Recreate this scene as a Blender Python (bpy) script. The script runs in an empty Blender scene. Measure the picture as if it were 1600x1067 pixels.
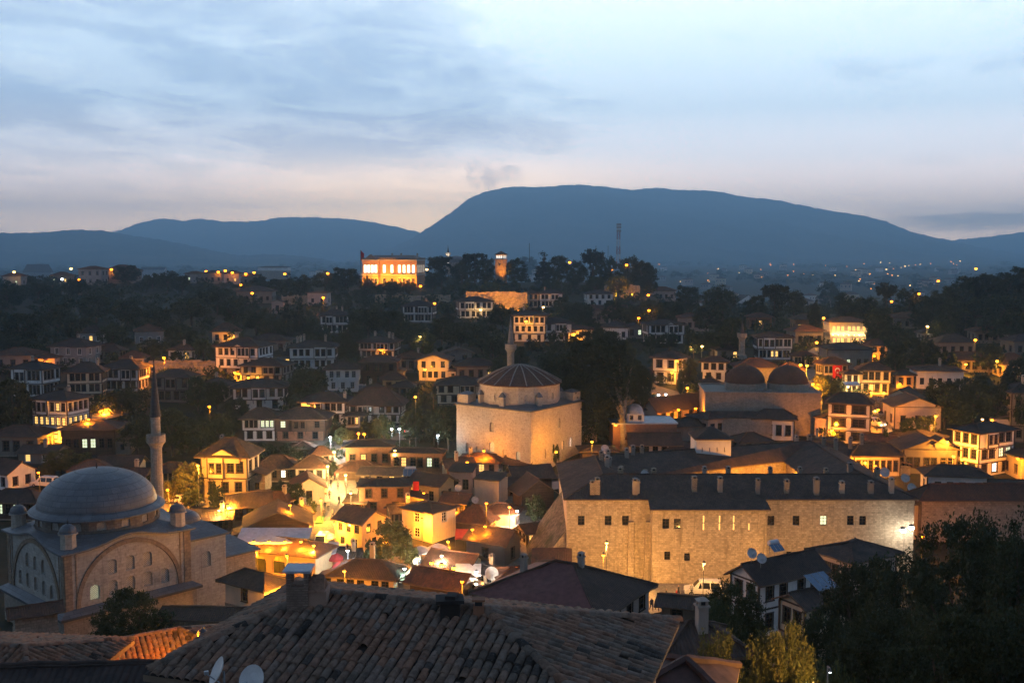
import bpy, math, random, bmesh
from mathutils import Vector, Matrix
R = math.radians
random.seed(7)
scene = bpy.context.scene
COL = scene.collection
# ------------------------------------------------------------------ camera
F = 1650.0                       # focal length in pixels of a 1600 px wide frame
CAMZ = 46.0
PITCH = math.atan(138.5 / F)
cam_d = bpy.data.cameras.new('camera')
cam_d.sensor_width = 36.0
cam_d.lens = 36.0 * F / 1600.0
cam_d.clip_start = 0.5
cam_d.clip_end = 60000.0
cam = bpy.data.objects.new('camera', cam_d)
COL.objects.link(cam)
cam.location = (0, 0, CAMZ)
cam.rotation_euler = (R(90) - PITCH, 0, 0)
scene.camera = cam
# ------------------------------------------------------------------ world: dusk sky with thin cloud
world = bpy.data.worlds.new('World')
scene.world = world
world.use_nodes = True
wn, wl = world.node_tree.nodes, world.node_tree.links
wn.clear()
SUN_AZ = R(-5.0)                 # the sun has set behind the hills, a little left of the view axis
def wmath(op, a, b=None, c=None, clamp=False):
    n = wn.new('ShaderNodeMath'); n.operation = op; n.use_clamp = clamp
    for i, v in enumerate((a, b, c)):
        if v is None: continue
        if isinstance(v, (int, float)): n.inputs[i].default_value = v
        else: wl.new(v, n.inputs[i])
    return n.outputs[0]
def wmix(fac, a, b, mode='MIX'):
    n = wn.new('ShaderNodeMix'); n.data_type = 'RGBA'; n.blend_type = mode
    for s, v in ((n.inputs[0], fac), (n.inputs[6], a), (n.inputs[7], b)):
        if isinstance(v, (int, float)): s.default_value = v
        elif isinstance(v, tuple): s.default_value = (*v, 1)
        else: wl.new(v, s)
    return n.outputs[2]
def wramp(fac, pts, interp='LINEAR'):
    n = wn.new('ShaderNodeValToRGB'); cr = n.color_ramp; cr.interpolation = interp
    while len(cr.elements) < len(pts): cr.elements.new(0.5)
    for e, (p, c) in zip(cr.elements, pts):
        e.position = p; e.color = (*c, 1) if isinstance(c, tuple) else (c, c, c, 1)
    wl.new(fac, n.inputs[0]); return n.outputs[0]
tc = wn.new('ShaderNodeTexCoord')
sep = wn.new('ShaderNodeSeparateXYZ'); wl.new(tc.outputs['Generated'], sep.inputs[0])
dx, dy, dz = sep.outputs
elev = wmath('MULTIPLY', wmath('ARCSINE', dz), 1 / R(90))          # 0 at the horizon, 1 overhead
sky = wn.new('ShaderNodeTexSky'); sky.sky_type = 'NISHITA'; sky.sun_disc = False
sky.sun_elevation = R(-1.5); sky.sun_rotation = SUN_AZ; sky.altitude = 450
sky.air_density = 1.2; sky.dust_density = 2.0; sky.ozone_density = 3.0
# how far round from the sunset a direction lies (1 = towards it, 0 = behind the camera)
west = wmath('MULTIPLY_ADD', wmath('ADD', wmath('MULTIPLY', dx, math.sin(SUN_AZ)), wmath('MULTIPLY', dy, math.cos(SUN_AZ))), 0.5, 0.5)
g = lambda d: d / 90.0
veil = wramp(elev, [(0.0, (5.0, 3.5, 2.4)), (g(1.6), (5.0, 3.45, 2.4)), (g(3.2), (2.9, 2.3, 1.95)), (g(5.0), (1.60, 1.52, 1.52)),
                    (g(7.5), (.86, 1.02, 1.16)), (g(10), (.88, 1.06, 1.18)), (g(13.5), (1.00, 1.15, 1.22)), (g(24), (.44, .60, .80)), (g(45), (.14, .22, .36)), (1.0, (.09, .145, .27))])
veil_e = wramp(elev, [(0.0, (.85, .92, 1.18)), (g(5), (.66, .78, 1.02)), (g(10), (.54, .69, .93)), (g(24), (.36, .51, .75)), (g(45), (.13, .21, .36)), (1.0, (.09, .145, .27))])
veil = wmix(wramp(west, [(0.58, 0.0), (0.93, 1.0)]), veil_e, veil)
glow_az = wmath('POWER', wmath('MAXIMUM', wmath('ADD', wmath('MULTIPLY', dx, math.sin(SUN_AZ)), wmath('MULTIPLY', dy, math.cos(SUN_AZ))), 0.0), 60.0)
glow_el = wramp(elev, [(0.0, 1.0), (g(2.0), 0.75), (g(5.5), 0.0)])
veil = wmix(wmath('MULTIPLY', wmath('MULTIPLY', glow_az, glow_el), 0.8), veil, (8.0, 5.0, 2.2))
# cloud deck: a plane overhead seen in perspective
den = wmath('ADD', dz, 0.06)
cmb = wn.new('ShaderNodeCombineXYZ')
wl.new(wmath('DIVIDE', dx, den), cmb.inputs[0]); wl.new(wmath('DIVIDE', dy, den), cmb.inputs[1])
def wnoise(scale, detail, rough, off, sx=1.0, sy=1.0, dist=0.0):
    m = wn.new('ShaderNodeMapping'); m.inputs['Location'].default_value = off
    m.inputs['Scale'].default_value = (sx, sy, 1); wl.new(cmb.outputs[0], m.inputs[0])
    n = wn.new('ShaderNodeTexNoise'); n.inputs['Scale'].default_value = scale; n.inputs['Detail'].default_value = detail
    n.inputs['Roughness'].default_value = rough; n.inputs['Distortion'].default_value = dist
    wl.new(m.outputs[0], n.inputs['Vector']); return n.outputs['Fac']
big = wnoise(0.62, 6, 0.55, (3.1, 1.7, 0), 1.0, 0.55, 0.6)
fine = wnoise(1.9, 7, 0.62, (7.3, 2.2, 0), 1.0, 0.75, 0.5)
leftness = wramp(wmath('ADD', wmath('DIVIDE', dx, wmath('MAXIMUM', wmath('ABSOLUTE', dy), 0.2)), 0.5), [(0.0, 1.0), (0.42, 0.75), (0.58, 0.12), (1.0, 0.0)])
dens = wmath('ADD', wmath('MULTIPLY', big, 0.55), wmath('MULTIPLY', fine, 0.55))
dens = wmath('ADD', dens, wmath('MULTIPLY', wmath('SUBTRACT', leftness, 0.35), 0.22))
cm = wramp(dens, [(0.52, 0.0), (0.62, 0.5), (0.74, 1.0)], 'EASE')
cm = wmath('MULTIPLY', cm, wramp(elev, [(g(1.2), 0.0), (g(4.0), 0.35), (g(6.5), 1.0)]))
cloudcol = wramp(elev, [(0.0, (.95, .80, .78)), (g(4), (.62, .64, .76)), (g(8), (.34, .48, .70)), (g(13), (.32, .46, .66)), (g(40), (.13, .20, .30)), (1.0, (.08, .12, .20))])
skycol = wmix(wmath('MULTIPLY', cm, 0.70), veil, cloudcol)
# a small dark puff standing over the main mountain
puff_x = wmath('DIVIDE', wmath('SUBTRACT', wmath('DIVIDE', dx, wmath('MAXIMUM', dy, 0.2)), -0.022), 0.034)
puff_y = wmath('DIVIDE', wmath('SUBTRACT', elev, g(4.1)), g(0.75))
pn = wn.new('ShaderNodeTexNoise'); pn.inputs['Scale'].default_value = 70; pn.inputs['Detail'].default_value = 6; pn.inputs['Roughness'].default_value = .65; wl.new(tc.outputs['Generated'], pn.inputs['Vector'])
puff = wmath('SUBTRACT', wmath('MULTIPLY_ADD', pn.outputs['Fac'], 4.2, -1.15), wmath('ADD', wmath('MULTIPLY', puff_x, puff_x), wmath('MULTIPLY', puff_y, puff_y)))
skycol = wmix(wmath('MULTIPLY', wramp(puff, [(0.0, 0.0), (1.2, .45)]), wmath('GREATER_THAN', dy, 0.0)), skycol, (.50, .52, .66))
# thin bright streaks and a low grey bank
wisps = wramp(wnoise(3.0, 6, 0.6, (1.3, 9.2, 0), 0.7, 0.35, 0.8), [(0.52, 0.0), (0.75, 1.0)])
skycol = wmix(wmath('MULTIPLY', wisps, wmath('MULTIPLY', leftness, 0.28)), skycol, (.80, .88, .95))
bank = wmath('MULTIPLY', wramp(wmath('ADD', elev, wmath('MULTIPLY', wmath('SUBTRACT', fine, 0.5), 0.012)), [(g(0.9), 0.0), (g(1.45), 1.0), (g(1.8), 1.0), (g(2.3), 0.0)]),
             wramp(wmath('DIVIDE', dx, wmath('MAXIMUM', wmath('ABSOLUTE', dy), 0.2)), [(0.30, 0.0), (0.40, 1.0)]))
skycol = wmix(wmath('MULTIPLY', bank, 0.75), skycol, (.24, .31, .43))
skycol = wmix(1.0, skycol, wramp(west, [(0.0, .38), (0.55, .58), (0.9, 1.0)]), 'MULTIPLY')
nish = wn.new('ShaderNodeBackground'); wl.new(sky.outputs[0], nish.inputs[0]); nish.inputs[1].default_value = 0.12
bg = wn.new('ShaderNodeBackground'); wl.new(skycol, bg.inputs[0]); bg.inputs[1].default_value = 1.4
add = wn.new('ShaderNodeAddShader'); wl.new(nish.outputs[0], add.inputs[0]); wl.new(bg.outputs[0], add.inputs[1])
wo = wn.new('ShaderNodeOutputWorld'); wl.new(add.outputs[0], wo.inputs[0])
# ------------------------------------------------------------------ exposure and sampling
vs = scene.view_settings
vs.view_transform = 'Standard'; vs.look = 'None'; vs.gamma = 1.0; vs.exposure = 0.0; vs.use_curve_mapping = False
scene.render.engine = 'CYCLES'
scene.cycles.use_denoising = True
scene.cycles.use_adaptive_sampling = True; scene.cycles.adaptive_threshold = 0.03; scene.cycles.adaptive_min_samples = 20
scene.cycles.max_bounces = 5; scene.cycles.diffuse_bounces = 2; scene.cycles.glossy_bounces = 2
scene.cycles.transmission_bounces = 2; scene.cycles.volume_bounces = 0; scene.cycles.transparent_max_bounces = 4
scene.cycles.sample_clamp_indirect = 4.0
scene.cycles.use_light_tree = True
scene.cycles.caustics_reflective = False; scene.cycles.caustics_refractive = False

# ------------------------------------------------------------------ where a pixel of the view lies in the place
def at(px, py, D):
    a = PITCH + math.atan((py - 533.5) / F)
    z = -D * math.tan(a)
    cd = D * math.cos(PITCH) - z * math.sin(PITCH)
    return Vector(((px - 800) / F * cd, D, z + CAMZ))
def proj(p):
    y, z = p[1], p[2] - CAMZ
    cd = y * math.cos(PITCH) - z * math.sin(PITCH)
    v = -(y * math.sin(PITCH) + z * math.cos(PITCH))
    return 800 + F * p[0] / cd, 533.5 + F * v / cd
# terrain: heights below the eye along depth, for several bearings
BASE = [(0, -13), (20, -17), (30, -20), (60, -32), (90, -41), (110, -44.6), (145, -45.6), (160, -44.3), (200, -42), (219, -39.3), (243, -36.2), (265, -33.6),
        (289, -31.6), (316, -29.8), (365, -27.8), (411, -26.1), (458, -23.8), (544, -21.4), (597, -19.6), (640, -17.6), (720, -21), (900, -45), (1200, -62), (6000, -65), (60000, -65)]
RIGHT = [(365, -27.8), (411, -27.5), (458, -28), (544, -31), (640, -37), (800, -49), (1200, -62), (6000, -65), (60000, -65)]
FARR = [(289, -31.6), (340, -28), (400, -23), (470, -18), (540, -16), (640, -22), (900, -46), (1200, -62), (6000, -65), (60000, -65)]
def prof(base, over):
    d0 = over[0][0]
    return [p for p in base if p[0] < d0] + over
COLS = [(-0.9, BASE), (0.12, BASE), (0.165, prof(BASE, RIGHT)), (0.36, prof(BASE, RIGHT)), (0.47, prof(BASE, FARR)), (0.9, prof(BASE, FARR))]
def pl(tab, d):
    for i in range(len(tab) - 1):
        a, b = tab[i], tab[i + 1]
        if d <= b[0]:
            t = (d - a[0]) / (b[0] - a[0])
            return a[1] + (b[1] - a[1]) * t
    return tab[-1][1]
def gz(x, y):
    u = x / max(y, 5.0); d = max(y, 0.0)
    if u <= COLS[0][0]: zz = pl(COLS[0][1], d)
    elif u >= COLS[-1][0]: zz = pl(COLS[-1][1], d)
    else:
        for i in range(len(COLS) - 1):
            if u <= COLS[i + 1][0]:
                t = (u - COLS[i][0]) / (COLS[i + 1][0] - COLS[i][0]); t = t * t * (3 - 2 * t)
                zz = pl(COLS[i][1], d) * (1 - t) + pl(COLS[i + 1][1], d) * t
                break
    return CAMZ + zz
def hit(px, py, above=0.0, d0=100.0):
    """depth at which the sight line through a pixel is `above` metres over the ground"""
    d = d0; k = 1.03
    while d < 5600:
        p = at(px, py, d)
        if p.z - gz(p.x, p.y) <= above:
            if k < 1.002: return d
            d /= k; k = 1 + (k - 1) * .25
        d *= k
    return 5600.0

# ------------------------------------------------------------------ mesh collecting
class MB:
    def __init__(s): s.v = []; s.f = []; s.uv = []; s.m = []; s.smooth = []
    def poly(s, pts, m=0, uv=None, sm=False):
        b = len(s.v); s.v.extend([tuple(p) for p in pts]); s.f.append(tuple(range(b, b + len(pts))))
        s.uv.append(uv or [(0, 0)] * len(pts)); s.m.append(m); s.smooth.append(sm)
    def slope(s, pts, m=0):
        """a planar polygon with uv in metres: u level, v down the slope"""
        p = [Vector(q) for q in pts]
        n = Vector((0, 0, 0))
        for i in range(len(p)): n += p[i].cross(p[(i + 1) % len(p)])
        if n.length < 1e-9: return
        n.normalize()
        h = Vector((-n.y, n.x, 0))
        h = h.normalized() if h.length > 1e-4 else Vector((1, 0, 0))
        d = n.cross(h)
        s.poly(pts, m, [(q.dot(h), q.dot(d)) for q in p])
    def box(s, c, sz, m=0, rz=0.0, top=None, uvs=1.0):
        x, y, z = sz[0] / 2, sz[1] / 2, sz[2]
        ca, sa = math.cos(rz), math.sin(rz)
        tx, ty = (x, y) if top is None else (top[0] / 2, top[1] / 2)
        def P(a, b, h): return (c[0] + a * ca - b * sa, c[1] + a * sa + b * ca, c[2] + h)
        lo = [P(-x, -y, 0), P(x, -y, 0), P(x, y, 0), P(-x, y, 0)]
        hi = [P(-tx, -ty, z), P(tx, -ty, z), P(tx, ty, z), P(-tx, ty, z)]
        s.poly(lo[::-1], m, [(0, 0)] * 4); s.slope(hi, m)
        ls = [2 * x, 2 * y, 2 * x, 2 * y]; off = 0
        for i in range(4):
            j = (i + 1) % 4
            s.poly([lo[i], lo[j], hi[j], hi[i]], m, [(off, 0), (off + ls[i], 0), (off + ls[i], z), (off, z)]); off += ls[i]
    def lathe(s, prof_, n=24, m=0, c=(0, 0, 0), sm=True, a0=0.0, a1=2 * math.pi, rot=0.0, uvn=None):
        for i in range(len(prof_) - 1):
            (r0, z0), (r1, z1) = prof_[i], prof_[i + 1]
            for k in range(n):
                t0 = a0 + (a1 - a0) * k / n + rot; t1 = a0 + (a1 - a0) * (k + 1) / n + rot
                P = lambda r, t, z: (c[0] + r * math.cos(t), c[1] + r * math.sin(t), c[2] + z)
                ur = max(r0, r1) if uvn is None else uvn
                q = [P(r0, t0, z0), P(r0, t1, z0), P(r1, t1, z1), P(r1, t0, z1)]
                w = [(t0 * ur, z0), (t1 * ur, z0), (t1 * ur, z1), (t0 * ur, z1)]
                if r0 < 1e-5: q = q[1:]; w = w[1:]
                elif r1 < 1e-5: q = q[:3]; w = w[:3]
                s.poly(q, m, w, sm)
    def tube(s, path, r, n=6, m=0, taper=1.0, sm=True, cap=False):
        path = [Vector(p) for p in path]; rings = []
        for i, p in enumerate(path):
            d = (path[min(i + 1, len(path) - 1)] - path[max(i - 1, 0)])
            d = d.normalized() if d.length > 1e-6 else Vector((0, 0, 1))
            a = d.cross(Vector((0, 0, 1)))
            a = a.normalized() if a.length > 1e-3 else Vector((1, 0, 0))
            b = d.cross(a)
            rr = r[i] if isinstance(r, (list, tuple)) else r * (1 + (taper - 1) * i / max(1, len(path) - 1))
            rings.append([p + (a * math.cos(2 * math.pi * k / n) + b * math.sin(2 * math.pi * k / n)) * rr for k in range(n)])
        for i in range(len(rings) - 1):
            for k in range(n):
                j = (k + 1) % n
                s.poly([rings[i][k], rings[i][j], rings[i + 1][j], rings[i + 1][k]], m, [(k / n, i), ((k + 1) / n, i), ((k + 1) / n, i + 1), (k / n, i + 1)], sm)
        if cap:
            s.poly(rings[-1], m); s.poly(rings[0][::-1], m)
    def facade(s, o, ux, W, H, ops, dep=0.18, m=0, mrev=None, u0=0.0, gable=0.0):
        """a wall sheet with real openings; ops = (u0,u1,v0,v1[,arch])"""
        o = Vector(o); ux = Vector(ux).normalized(); uz = Vector((0, 0, 1)); n = ux.cross(uz)
        mrev = m if mrev is None else mrev
        P = lambda u, v, d=0.0: o + ux * u + uz * v - n * d
        us = sorted(set([0.0, W] + [q for op in ops for q in op[:2]])); vz = sorted(set([0.0, H] + [q for op in ops for q in op[2:4]]))
        for i in range(len(us) - 1):
            for j in range(len(vz) - 1):
                a, b, c, d = us[i], us[i + 1], vz[j], vz[j + 1]
                if b - a < 1e-5 or d - c < 1e-5: continue
                cu, cv = (a + b) / 2, (c + d) / 2
                if any(op[0] < cu < op[1] and op[2] < cv < op[3] for op in ops): continue
                s.poly([P(a, c), P(b, c), P(b, d), P(a, d)], m, [(u0 + a, c), (u0 + b, c), (u0 + b, d), (u0 + a, d)])
        for op in ops:
            a, b, c, d = op[:4]; arch = op[4] if len(op) > 4 else 0
            if not arch:
                ring = [(a, c), (b, c), (b, d), (a, d)]
            else:
                w = (b - a) / 2; rise = min(d - c, w * arch); k = 8
                arc = [(a + w - w * math.cos(math.pi * i / k), d - rise + rise * math.sin(math.pi * i / k)) for i in range(k + 1)]
                for i in range(k):
                    (x0, y0), (x1, y1) = arc[i], arc[i + 1]
                    s.poly([P(x0, y0), P(x1, y1), P(x1, d), P(x0, d)] if abs(y0 - d) > 1e-6 and abs(y1 - d) > 1e-6 else ([P(x0, y0), P(x1, y1), P(x0, d)] if abs(y1 - d) < 1e-6 else [P(x0, y0), P(x1, y1), P(x1, d)]), m,
                           [(u0 + x0, y0), (u0 + x1, y1), (u0 + x1, d), (u0 + x0, d)][: 4 if abs(y0 - d) > 1e-6 and abs(y1 - d) > 1e-6 else 3])
                ring = [(a, c), (b, c)] + arc[::-1]
            for i in range(len(ring)):
                (x0, y0), (x1, y1) = ring[i], ring[(i + 1) % len(ring)]
                if abs(x0 - x1) + abs(y0 - y1) < 1e-6: continue
                s.poly([P(x0, y0), P(x0, y0, dep), P(x1, y1, dep), P(x1, y1)], mrev, [(x0, y0), (x0, y0 + .1), (x1, y1 + .1), (x1, y1)])
        if gable > 0:
            s.poly([P(0, H), P(W, H), P(W / 2, H + gable)], m, [(u0, H), (u0 + W, H), (u0 + W / 2, H + gable)])
    def mesh(s, name, mats):
        me = bpy.data.meshes.new(name)
        me.from_pydata(s.v, [], s.f)
        for mt in mats: me.materials.append(mt)
        if s.f:
            me.polygons.foreach_set('material_index', s.m)
            me.polygons.foreach_set('use_smooth', s.smooth)
            uvl = me.uv_layers.new(name='UVMap')
            uvl.data.foreach_set('uv', [c for f in s.uv for q in f for c in q])
        me.update()
        return me
    def build(s, name, mats, parent=None, loc=(0, 0, 0), rz=0.0, weld=False):
        if not isinstance(mats, (list, tuple)): mats = [mats]
        me = s.mesh(name, mats)
        if weld:
            b = bmesh.new(); b.from_mesh(me); bmesh.ops.remove_doubles(b, verts=b.verts, dist=1e-4); b.to_mesh(me); b.free()
        return link(name, me, parent, loc, rz)
def link(name, data, parent=None, loc=(0, 0, 0), rz=0.0, scale=None):
    o = bpy.data.objects.new(name, data); COL.objects.link(o)
    o.location = loc
    if rz: o.rotation_euler = (0, 0, rz)
    if scale is not None: o.scale = scale
    if parent is not None: o.parent = parent
    return o
def tag(o, label=None, cat=None, group=None, kind=None):
    if label: o['label'] = label
    if cat: o['category'] = cat
    if group: o['group'] = group
    if kind: o['kind'] = kind
    return o
def thing(name, label, cat, loc=(0, 0, 0), rz=0.0, group=None):
    return tag(link(name, None, None, loc, rz), label, cat, group)

# ------------------------------------------------------------------ materials
MATS = {}
class NT:
    def __init__(s, name):
        s.mat = bpy.data.materials.new(name); s.mat.use_nodes = True
        s.n = s.mat.node_tree.nodes; s.l = s.mat.node_tree.links; s.n.clear()
        s.b = s.n.new('ShaderNodeBsdfPrincipled'); s.o = s.n.new('ShaderNodeOutputMaterial'); s.l.new(s.b.outputs[0], s.o.inputs[0])
        s.tc = s.n.new('ShaderNodeTexCoord')
    def put(s, sock, v):
        if isinstance(v, (int, float)): sock.default_value = v
        elif isinstance(v, tuple): sock.default_value = (*v, 1) if len(v) == 3 and len(sock.default_value) == 4 else v
        else: s.l.new(v, sock)
    def math(s, op, a, b=None, c=None):
        n = s.n.new('ShaderNodeMath'); n.operation = op
        for i, v in enumerate((a, b, c)):
            if v is not None: s.put(n.inputs[i], v)
        return n.outputs[0]
    def mix(s, f, a, b, mode='MIX'):
        n = s.n.new('ShaderNodeMix'); n.data_type = 'RGBA'; n.blend_type = mode
        s.put(n.inputs[0], f); s.put(n.inputs[6], a); s.put(n.inputs[7], b); return n.outputs[2]
    def map(s, src, sc=(1, 1, 1), loc=(0, 0, 0), rot=(0, 0, 0)):
        n = s.n.new('ShaderNodeMapping'); n.inputs['Scale'].default_value = sc; n.inputs['Location'].default_value = loc; n.inputs['Rotation'].default_value = rot
        s.l.new(s.tc.outputs[src] if isinstance(src, str) else src, n.inputs[0]); return n.outputs[0]
    def noise(s, vec, scale, detail=4, rough=.6, dist=0.0):
        n = s.n.new('ShaderNodeTexNoise'); s.put(n.inputs['Scale'], scale); s.put(n.inputs['Detail'], detail); s.put(n.inputs['Roughness'], rough); s.put(n.inputs['Distortion'], dist)
        s.l.new(vec, n.inputs['Vector']); return n.outputs['Fac']
    def ramp(s, f, pts):
        n = s.n.new('ShaderNodeValToRGB'); cr = n.color_ramp
        while len(cr.elements) < len(pts): cr.elements.new(.5)
        for e, (p, c) in zip(cr.elements, pts):
            e.position = p; e.color = (*c, 1) if isinstance(c, tuple) else (c, c, c, 1)
        s.l.new(f, n.inputs[0]); return n.outputs[0]
    def brick(s, vec, c1, c2, mortar, bw, rh, ms=.02, scale=1.0, off=.5, bias=0.0):
        n = s.n.new('ShaderNodeTexBrick'); s.l.new(vec, n.inputs['Vector'])
        s.put(n.inputs['Color1'], c1); s.put(n.inputs['Color2'], c2); s.put(n.inputs['Mortar'], mortar)
        s.put(n.inputs['Scale'], scale); s.put(n.inputs['Mortar Size'], ms); s.put(n.inputs['Brick Width'], bw); s.put(n.inputs['Row Height'], rh); s.put(n.inputs['Bias'], bias)
        n.offset = off; return n.outputs['Color'], n.outputs['Fac']
    def bump(s, h, strength=.3, dist=.05):
        n = s.n.new('ShaderNodeBump'); n.inputs['Strength'].default_value = strength; n.inputs['Distance'].default_value = dist
        s.l.new(h, n.inputs['Height']); s.l.new(n.outputs[0], s.b.inputs['Normal'])
    def rnd(s):
        n = s.n.new('ShaderNodeObjectInfo'); return n.outputs['Random']
    def done(s, col=None, rough=.9, metal=0.0, spec=.3):
        if col is not None: s.put(s.b.inputs['Base Color'], col)
        s.put(s.b.inputs['Roughness'], rough); s.b.inputs['Metallic'].default_value = metal
        s.b.inputs['Specular IOR Level'].default_value = spec
        return s.mat
def sc3(c, k): return tuple(min(1.0, x * k) for x in c)
def plaster(name, c):
    if name in MATS: return MATS[name]
    t = NT(name); o = t.tc.outputs['Object']
    n1 = t.noise(o, .5, 5, .65); n2 = t.noise(t.map('Object', (3, 3, .35)), 1.0, 4, .6)
    col = t.mix(t.ramp(n1, [(.35, 0.0), (.7, 1.0)]), sc3(c, 1.06), sc3(c, .80))
    col = t.mix(t.ramp(n2, [(.52, 0.0), (.78, .55)]), col, sc3(c, .55))
    col = t.mix(t.math('MULTIPLY', t.rnd(), .45), col, sc3((c[0] * .80, c[1] * .72, c[2] * .62), .85))
    t.bump(t.noise(o, 6, 3), .15, .03)
    MATS[name] = t.done(col, .92); return MATS[name]
def stone(name, c, bw=.55, rh=.30, stain=.5, rough_=.35, mortar=.55, vary=.22):
    if name in MATS: return MATS[name]
    t = NT(name); uv = t.tc.outputs['UV']; o = t.tc.outputs['Object']
    wob = t.map('UV')
    nz = t.n.new('ShaderNodeTexNoise'); nz.inputs['Scale'].default_value = 1.2; t.l.new(uv, nz.inputs['Vector'])
    mixv = t.n.new('ShaderNodeMix'); mixv.data_type = 'VECTOR'; mixv.inputs[0].default_value = .035
    t.l.new(uv, mixv.inputs[4]); t.l.new(nz.outputs['Color'], mixv.inputs[5])
    bc, bf = t.brick(mixv.outputs[1], sc3(c, 1 + vary * .8), sc3(c, 1 - vary * 1.15), sc3(c, mortar), bw, rh, .022)
    n1 = t.noise(o, .28, 6, .7); n2 = t.noise(t.map('Object', (1.6, 1.6, .16)), 1.0, 5, .7, .5); n3 = t.noise(o, 2.2, 5, .7)
    col = t.mix(t.ramp(n1, [(.38, 0.0), (.72, 1.0)]), bc, sc3(c, .70), 'MIX')
    col = t.mix(.35, col, bc)
    col = t.mix(t.ramp(n2, [(.54, 0.0), (.74, stain)]), col, sc3(c, .34))
    col = t.mix(t.ramp(n3, [(.50, 0.0), (.68, .70)]), col, sc3(c, .45))
    t.bump(t.math('ADD', t.math('MULTIPLY', bf, -.6), t.math('MULTIPLY', n3, .7)), rough_, .06)
    MATS[name] = t.done(col, .95, 0, .2); return MATS[name]
def tiles(name, c1, c2, c3, col_w=.24, row_h=.40):
    """old clay tiles: ribs down the slope and overlapping courses"""
    if name in MATS: return MATS[name]
    t = NT(name); sepn = t.n.new('ShaderNodeSeparateXYZ'); t.l.new(t.tc.outputs['UV'], sepn.inputs[0])
    u = t.math('DIVIDE', sepn.outputs[0], col_w); v = t.math('DIVIDE', sepn.outputs[1], row_h)
    fu = t.math('FRACT', u); fv = t.math('FRACT', v)
    rib = t.math('SINE', t.math('MULTIPLY', fu, math.pi))
    wn_ = t.n.new('ShaderNodeTexWhiteNoise'); wn_.noise_dimensions = '2D'
    cx = t.n.new('ShaderNodeCombineXYZ'); t.l.new(t.math('FLOOR', u), cx.inputs[0]); t.l.new(t.math('FLOOR', v), cx.inputs[1]); t.l.new(cx.outputs[0], wn_.inputs['Vector'])
    o = t.tc.outputs['Object']
    n1 = t.noise(o, .45, 5, .65); n2 = t.noise(o, 2.6, 4, .7)
    col = t.mix(wn_.outputs[0], c1, c2)
    col = t.mix(t.ramp(n1, [(.42, 0.0), (.66, .85)]), col, c3)
    col = t.mix(t.ramp(n2, [(.55, 0.0), (.72, .6)]), col, sc3(c3, .6))
    col = t.mix(t.math('MULTIPLY', t.rnd(), .5), col, sc3(c3, .8))
    t.bump(t.math('ADD', rib, t.math('MULTIPLY', t.math('ADD', fv, t.math('MULTIPLY', wn_.outputs[0], .6)), .45)), .9, .07)
    MATS[name] = t.done(col, .95, 0, .06); return MATS[name]
def wood(name, c, bw=3.0, rh=.18):
    if name in MATS: return MATS[name]
    t = NT(name); o = t.tc.outputs['Object']
    bc, bf = t.brick(t.tc.outputs['UV'], sc3(c, 1.25), sc3(c, .7), sc3(c, .4), bw, rh, .012)
    n1 = t.noise(t.map('Object', (1, 1, .2)), 4, 4)
    col = t.mix(t.ramp(n1, [(.4, 0.0), (.7, .6)]), bc, sc3(c, .55))
    MATS[name] = t.done(col, .8); return MATS[name]
def plain(name, c, rough=.7, metal=0.0, var=.25, spec=.3):
    if name in MATS: return MATS[name]
    t = NT(name); n1 = t.noise(t.tc.outputs['Object'], 1.7, 4, .6)
    col = t.mix(t.ramp(n1, [(.35, 0.0), (.7, 1.0)]), sc3(c, 1 + var * .4), sc3(c, 1 - var))
    MATS[name] = t.done(col, rough, metal, spec); return MATS[name]
def emit(name, c, k):
    if name in MATS: return MATS[name]
    t = NT(name); t.b.inputs['Emission Color'].default_value = (*c, 1); t.b.inputs['Emission Strength'].default_value = k
    MATS[name] = t.done(sc3(c, .6), .5); return MATS[name]
def leafmat(name, c, c2, trans=.25):
    if name in MATS: return MATS[name]
    t = NT(name); o = t.tc.outputs['Object']
    n1 = t.noise(o, .9, 3, .6); n2 = t.noise(o, 7.0, 2, .6)
    col = t.mix(t.ramp(n1, [(.35, 0.0), (.68, 1.0)]), c, c2)
    col = t.mix(t.ramp(n2, [(.45, 0.0), (.75, .6)]), col, sc3(c2, 1.35))
    col = t.mix(t.math('MULTIPLY', t.rnd(), .45), col, sc3(c, .6))
    t.put(t.b.inputs['Base Color'], col)
    tr = t.n.new('ShaderNodeBsdfTranslucent'); t.put(tr.inputs[0], col)
    ms = t.n.new('ShaderNodeMixShader'); ms.inputs[0].default_value = trans
    t.l.new(t.b.outputs[0], ms.inputs[1]); t.l.new(tr.outputs[0], ms.inputs[2]); t.l.new(ms.outputs[0], t.o.inputs[0])
    MATS[name] = t.done(None, .75, 0, .2); return MATS[name]

WALLS = {
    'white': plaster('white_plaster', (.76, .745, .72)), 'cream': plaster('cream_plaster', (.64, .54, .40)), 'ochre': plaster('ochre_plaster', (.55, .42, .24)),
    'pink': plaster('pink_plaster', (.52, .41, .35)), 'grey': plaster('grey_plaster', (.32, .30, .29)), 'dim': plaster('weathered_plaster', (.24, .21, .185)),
    'wood': wood('dark_boards', (.10, .065, .045)), 'brick': stone('red_brick', (.30, .165, .11), .26, .09, .35, .3, .7), 'stone': stone('rubble_stone', (.36, .30, .235), .5, .28),
    'ashlar': stone('limestone_blocks', (.50, .44, .36), .62, .34, .30, .3, .78, .10), 'khan': stone('khan_stone', (.47, .385, .285), .44, .25, .9, .7, .66, .28), 'hammam': stone('hammam_stone', (.36, .31, .255), .45, .26, .5, .4, .75, .14),
    'rock': stone('retaining_stone', (.40, .32, .23), .7, .42, .5, .8)}
T_RED = tiles('clay_tiles_red', (.20, .095, .06), (.13, .07, .05), (.075, .055, .045))
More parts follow.
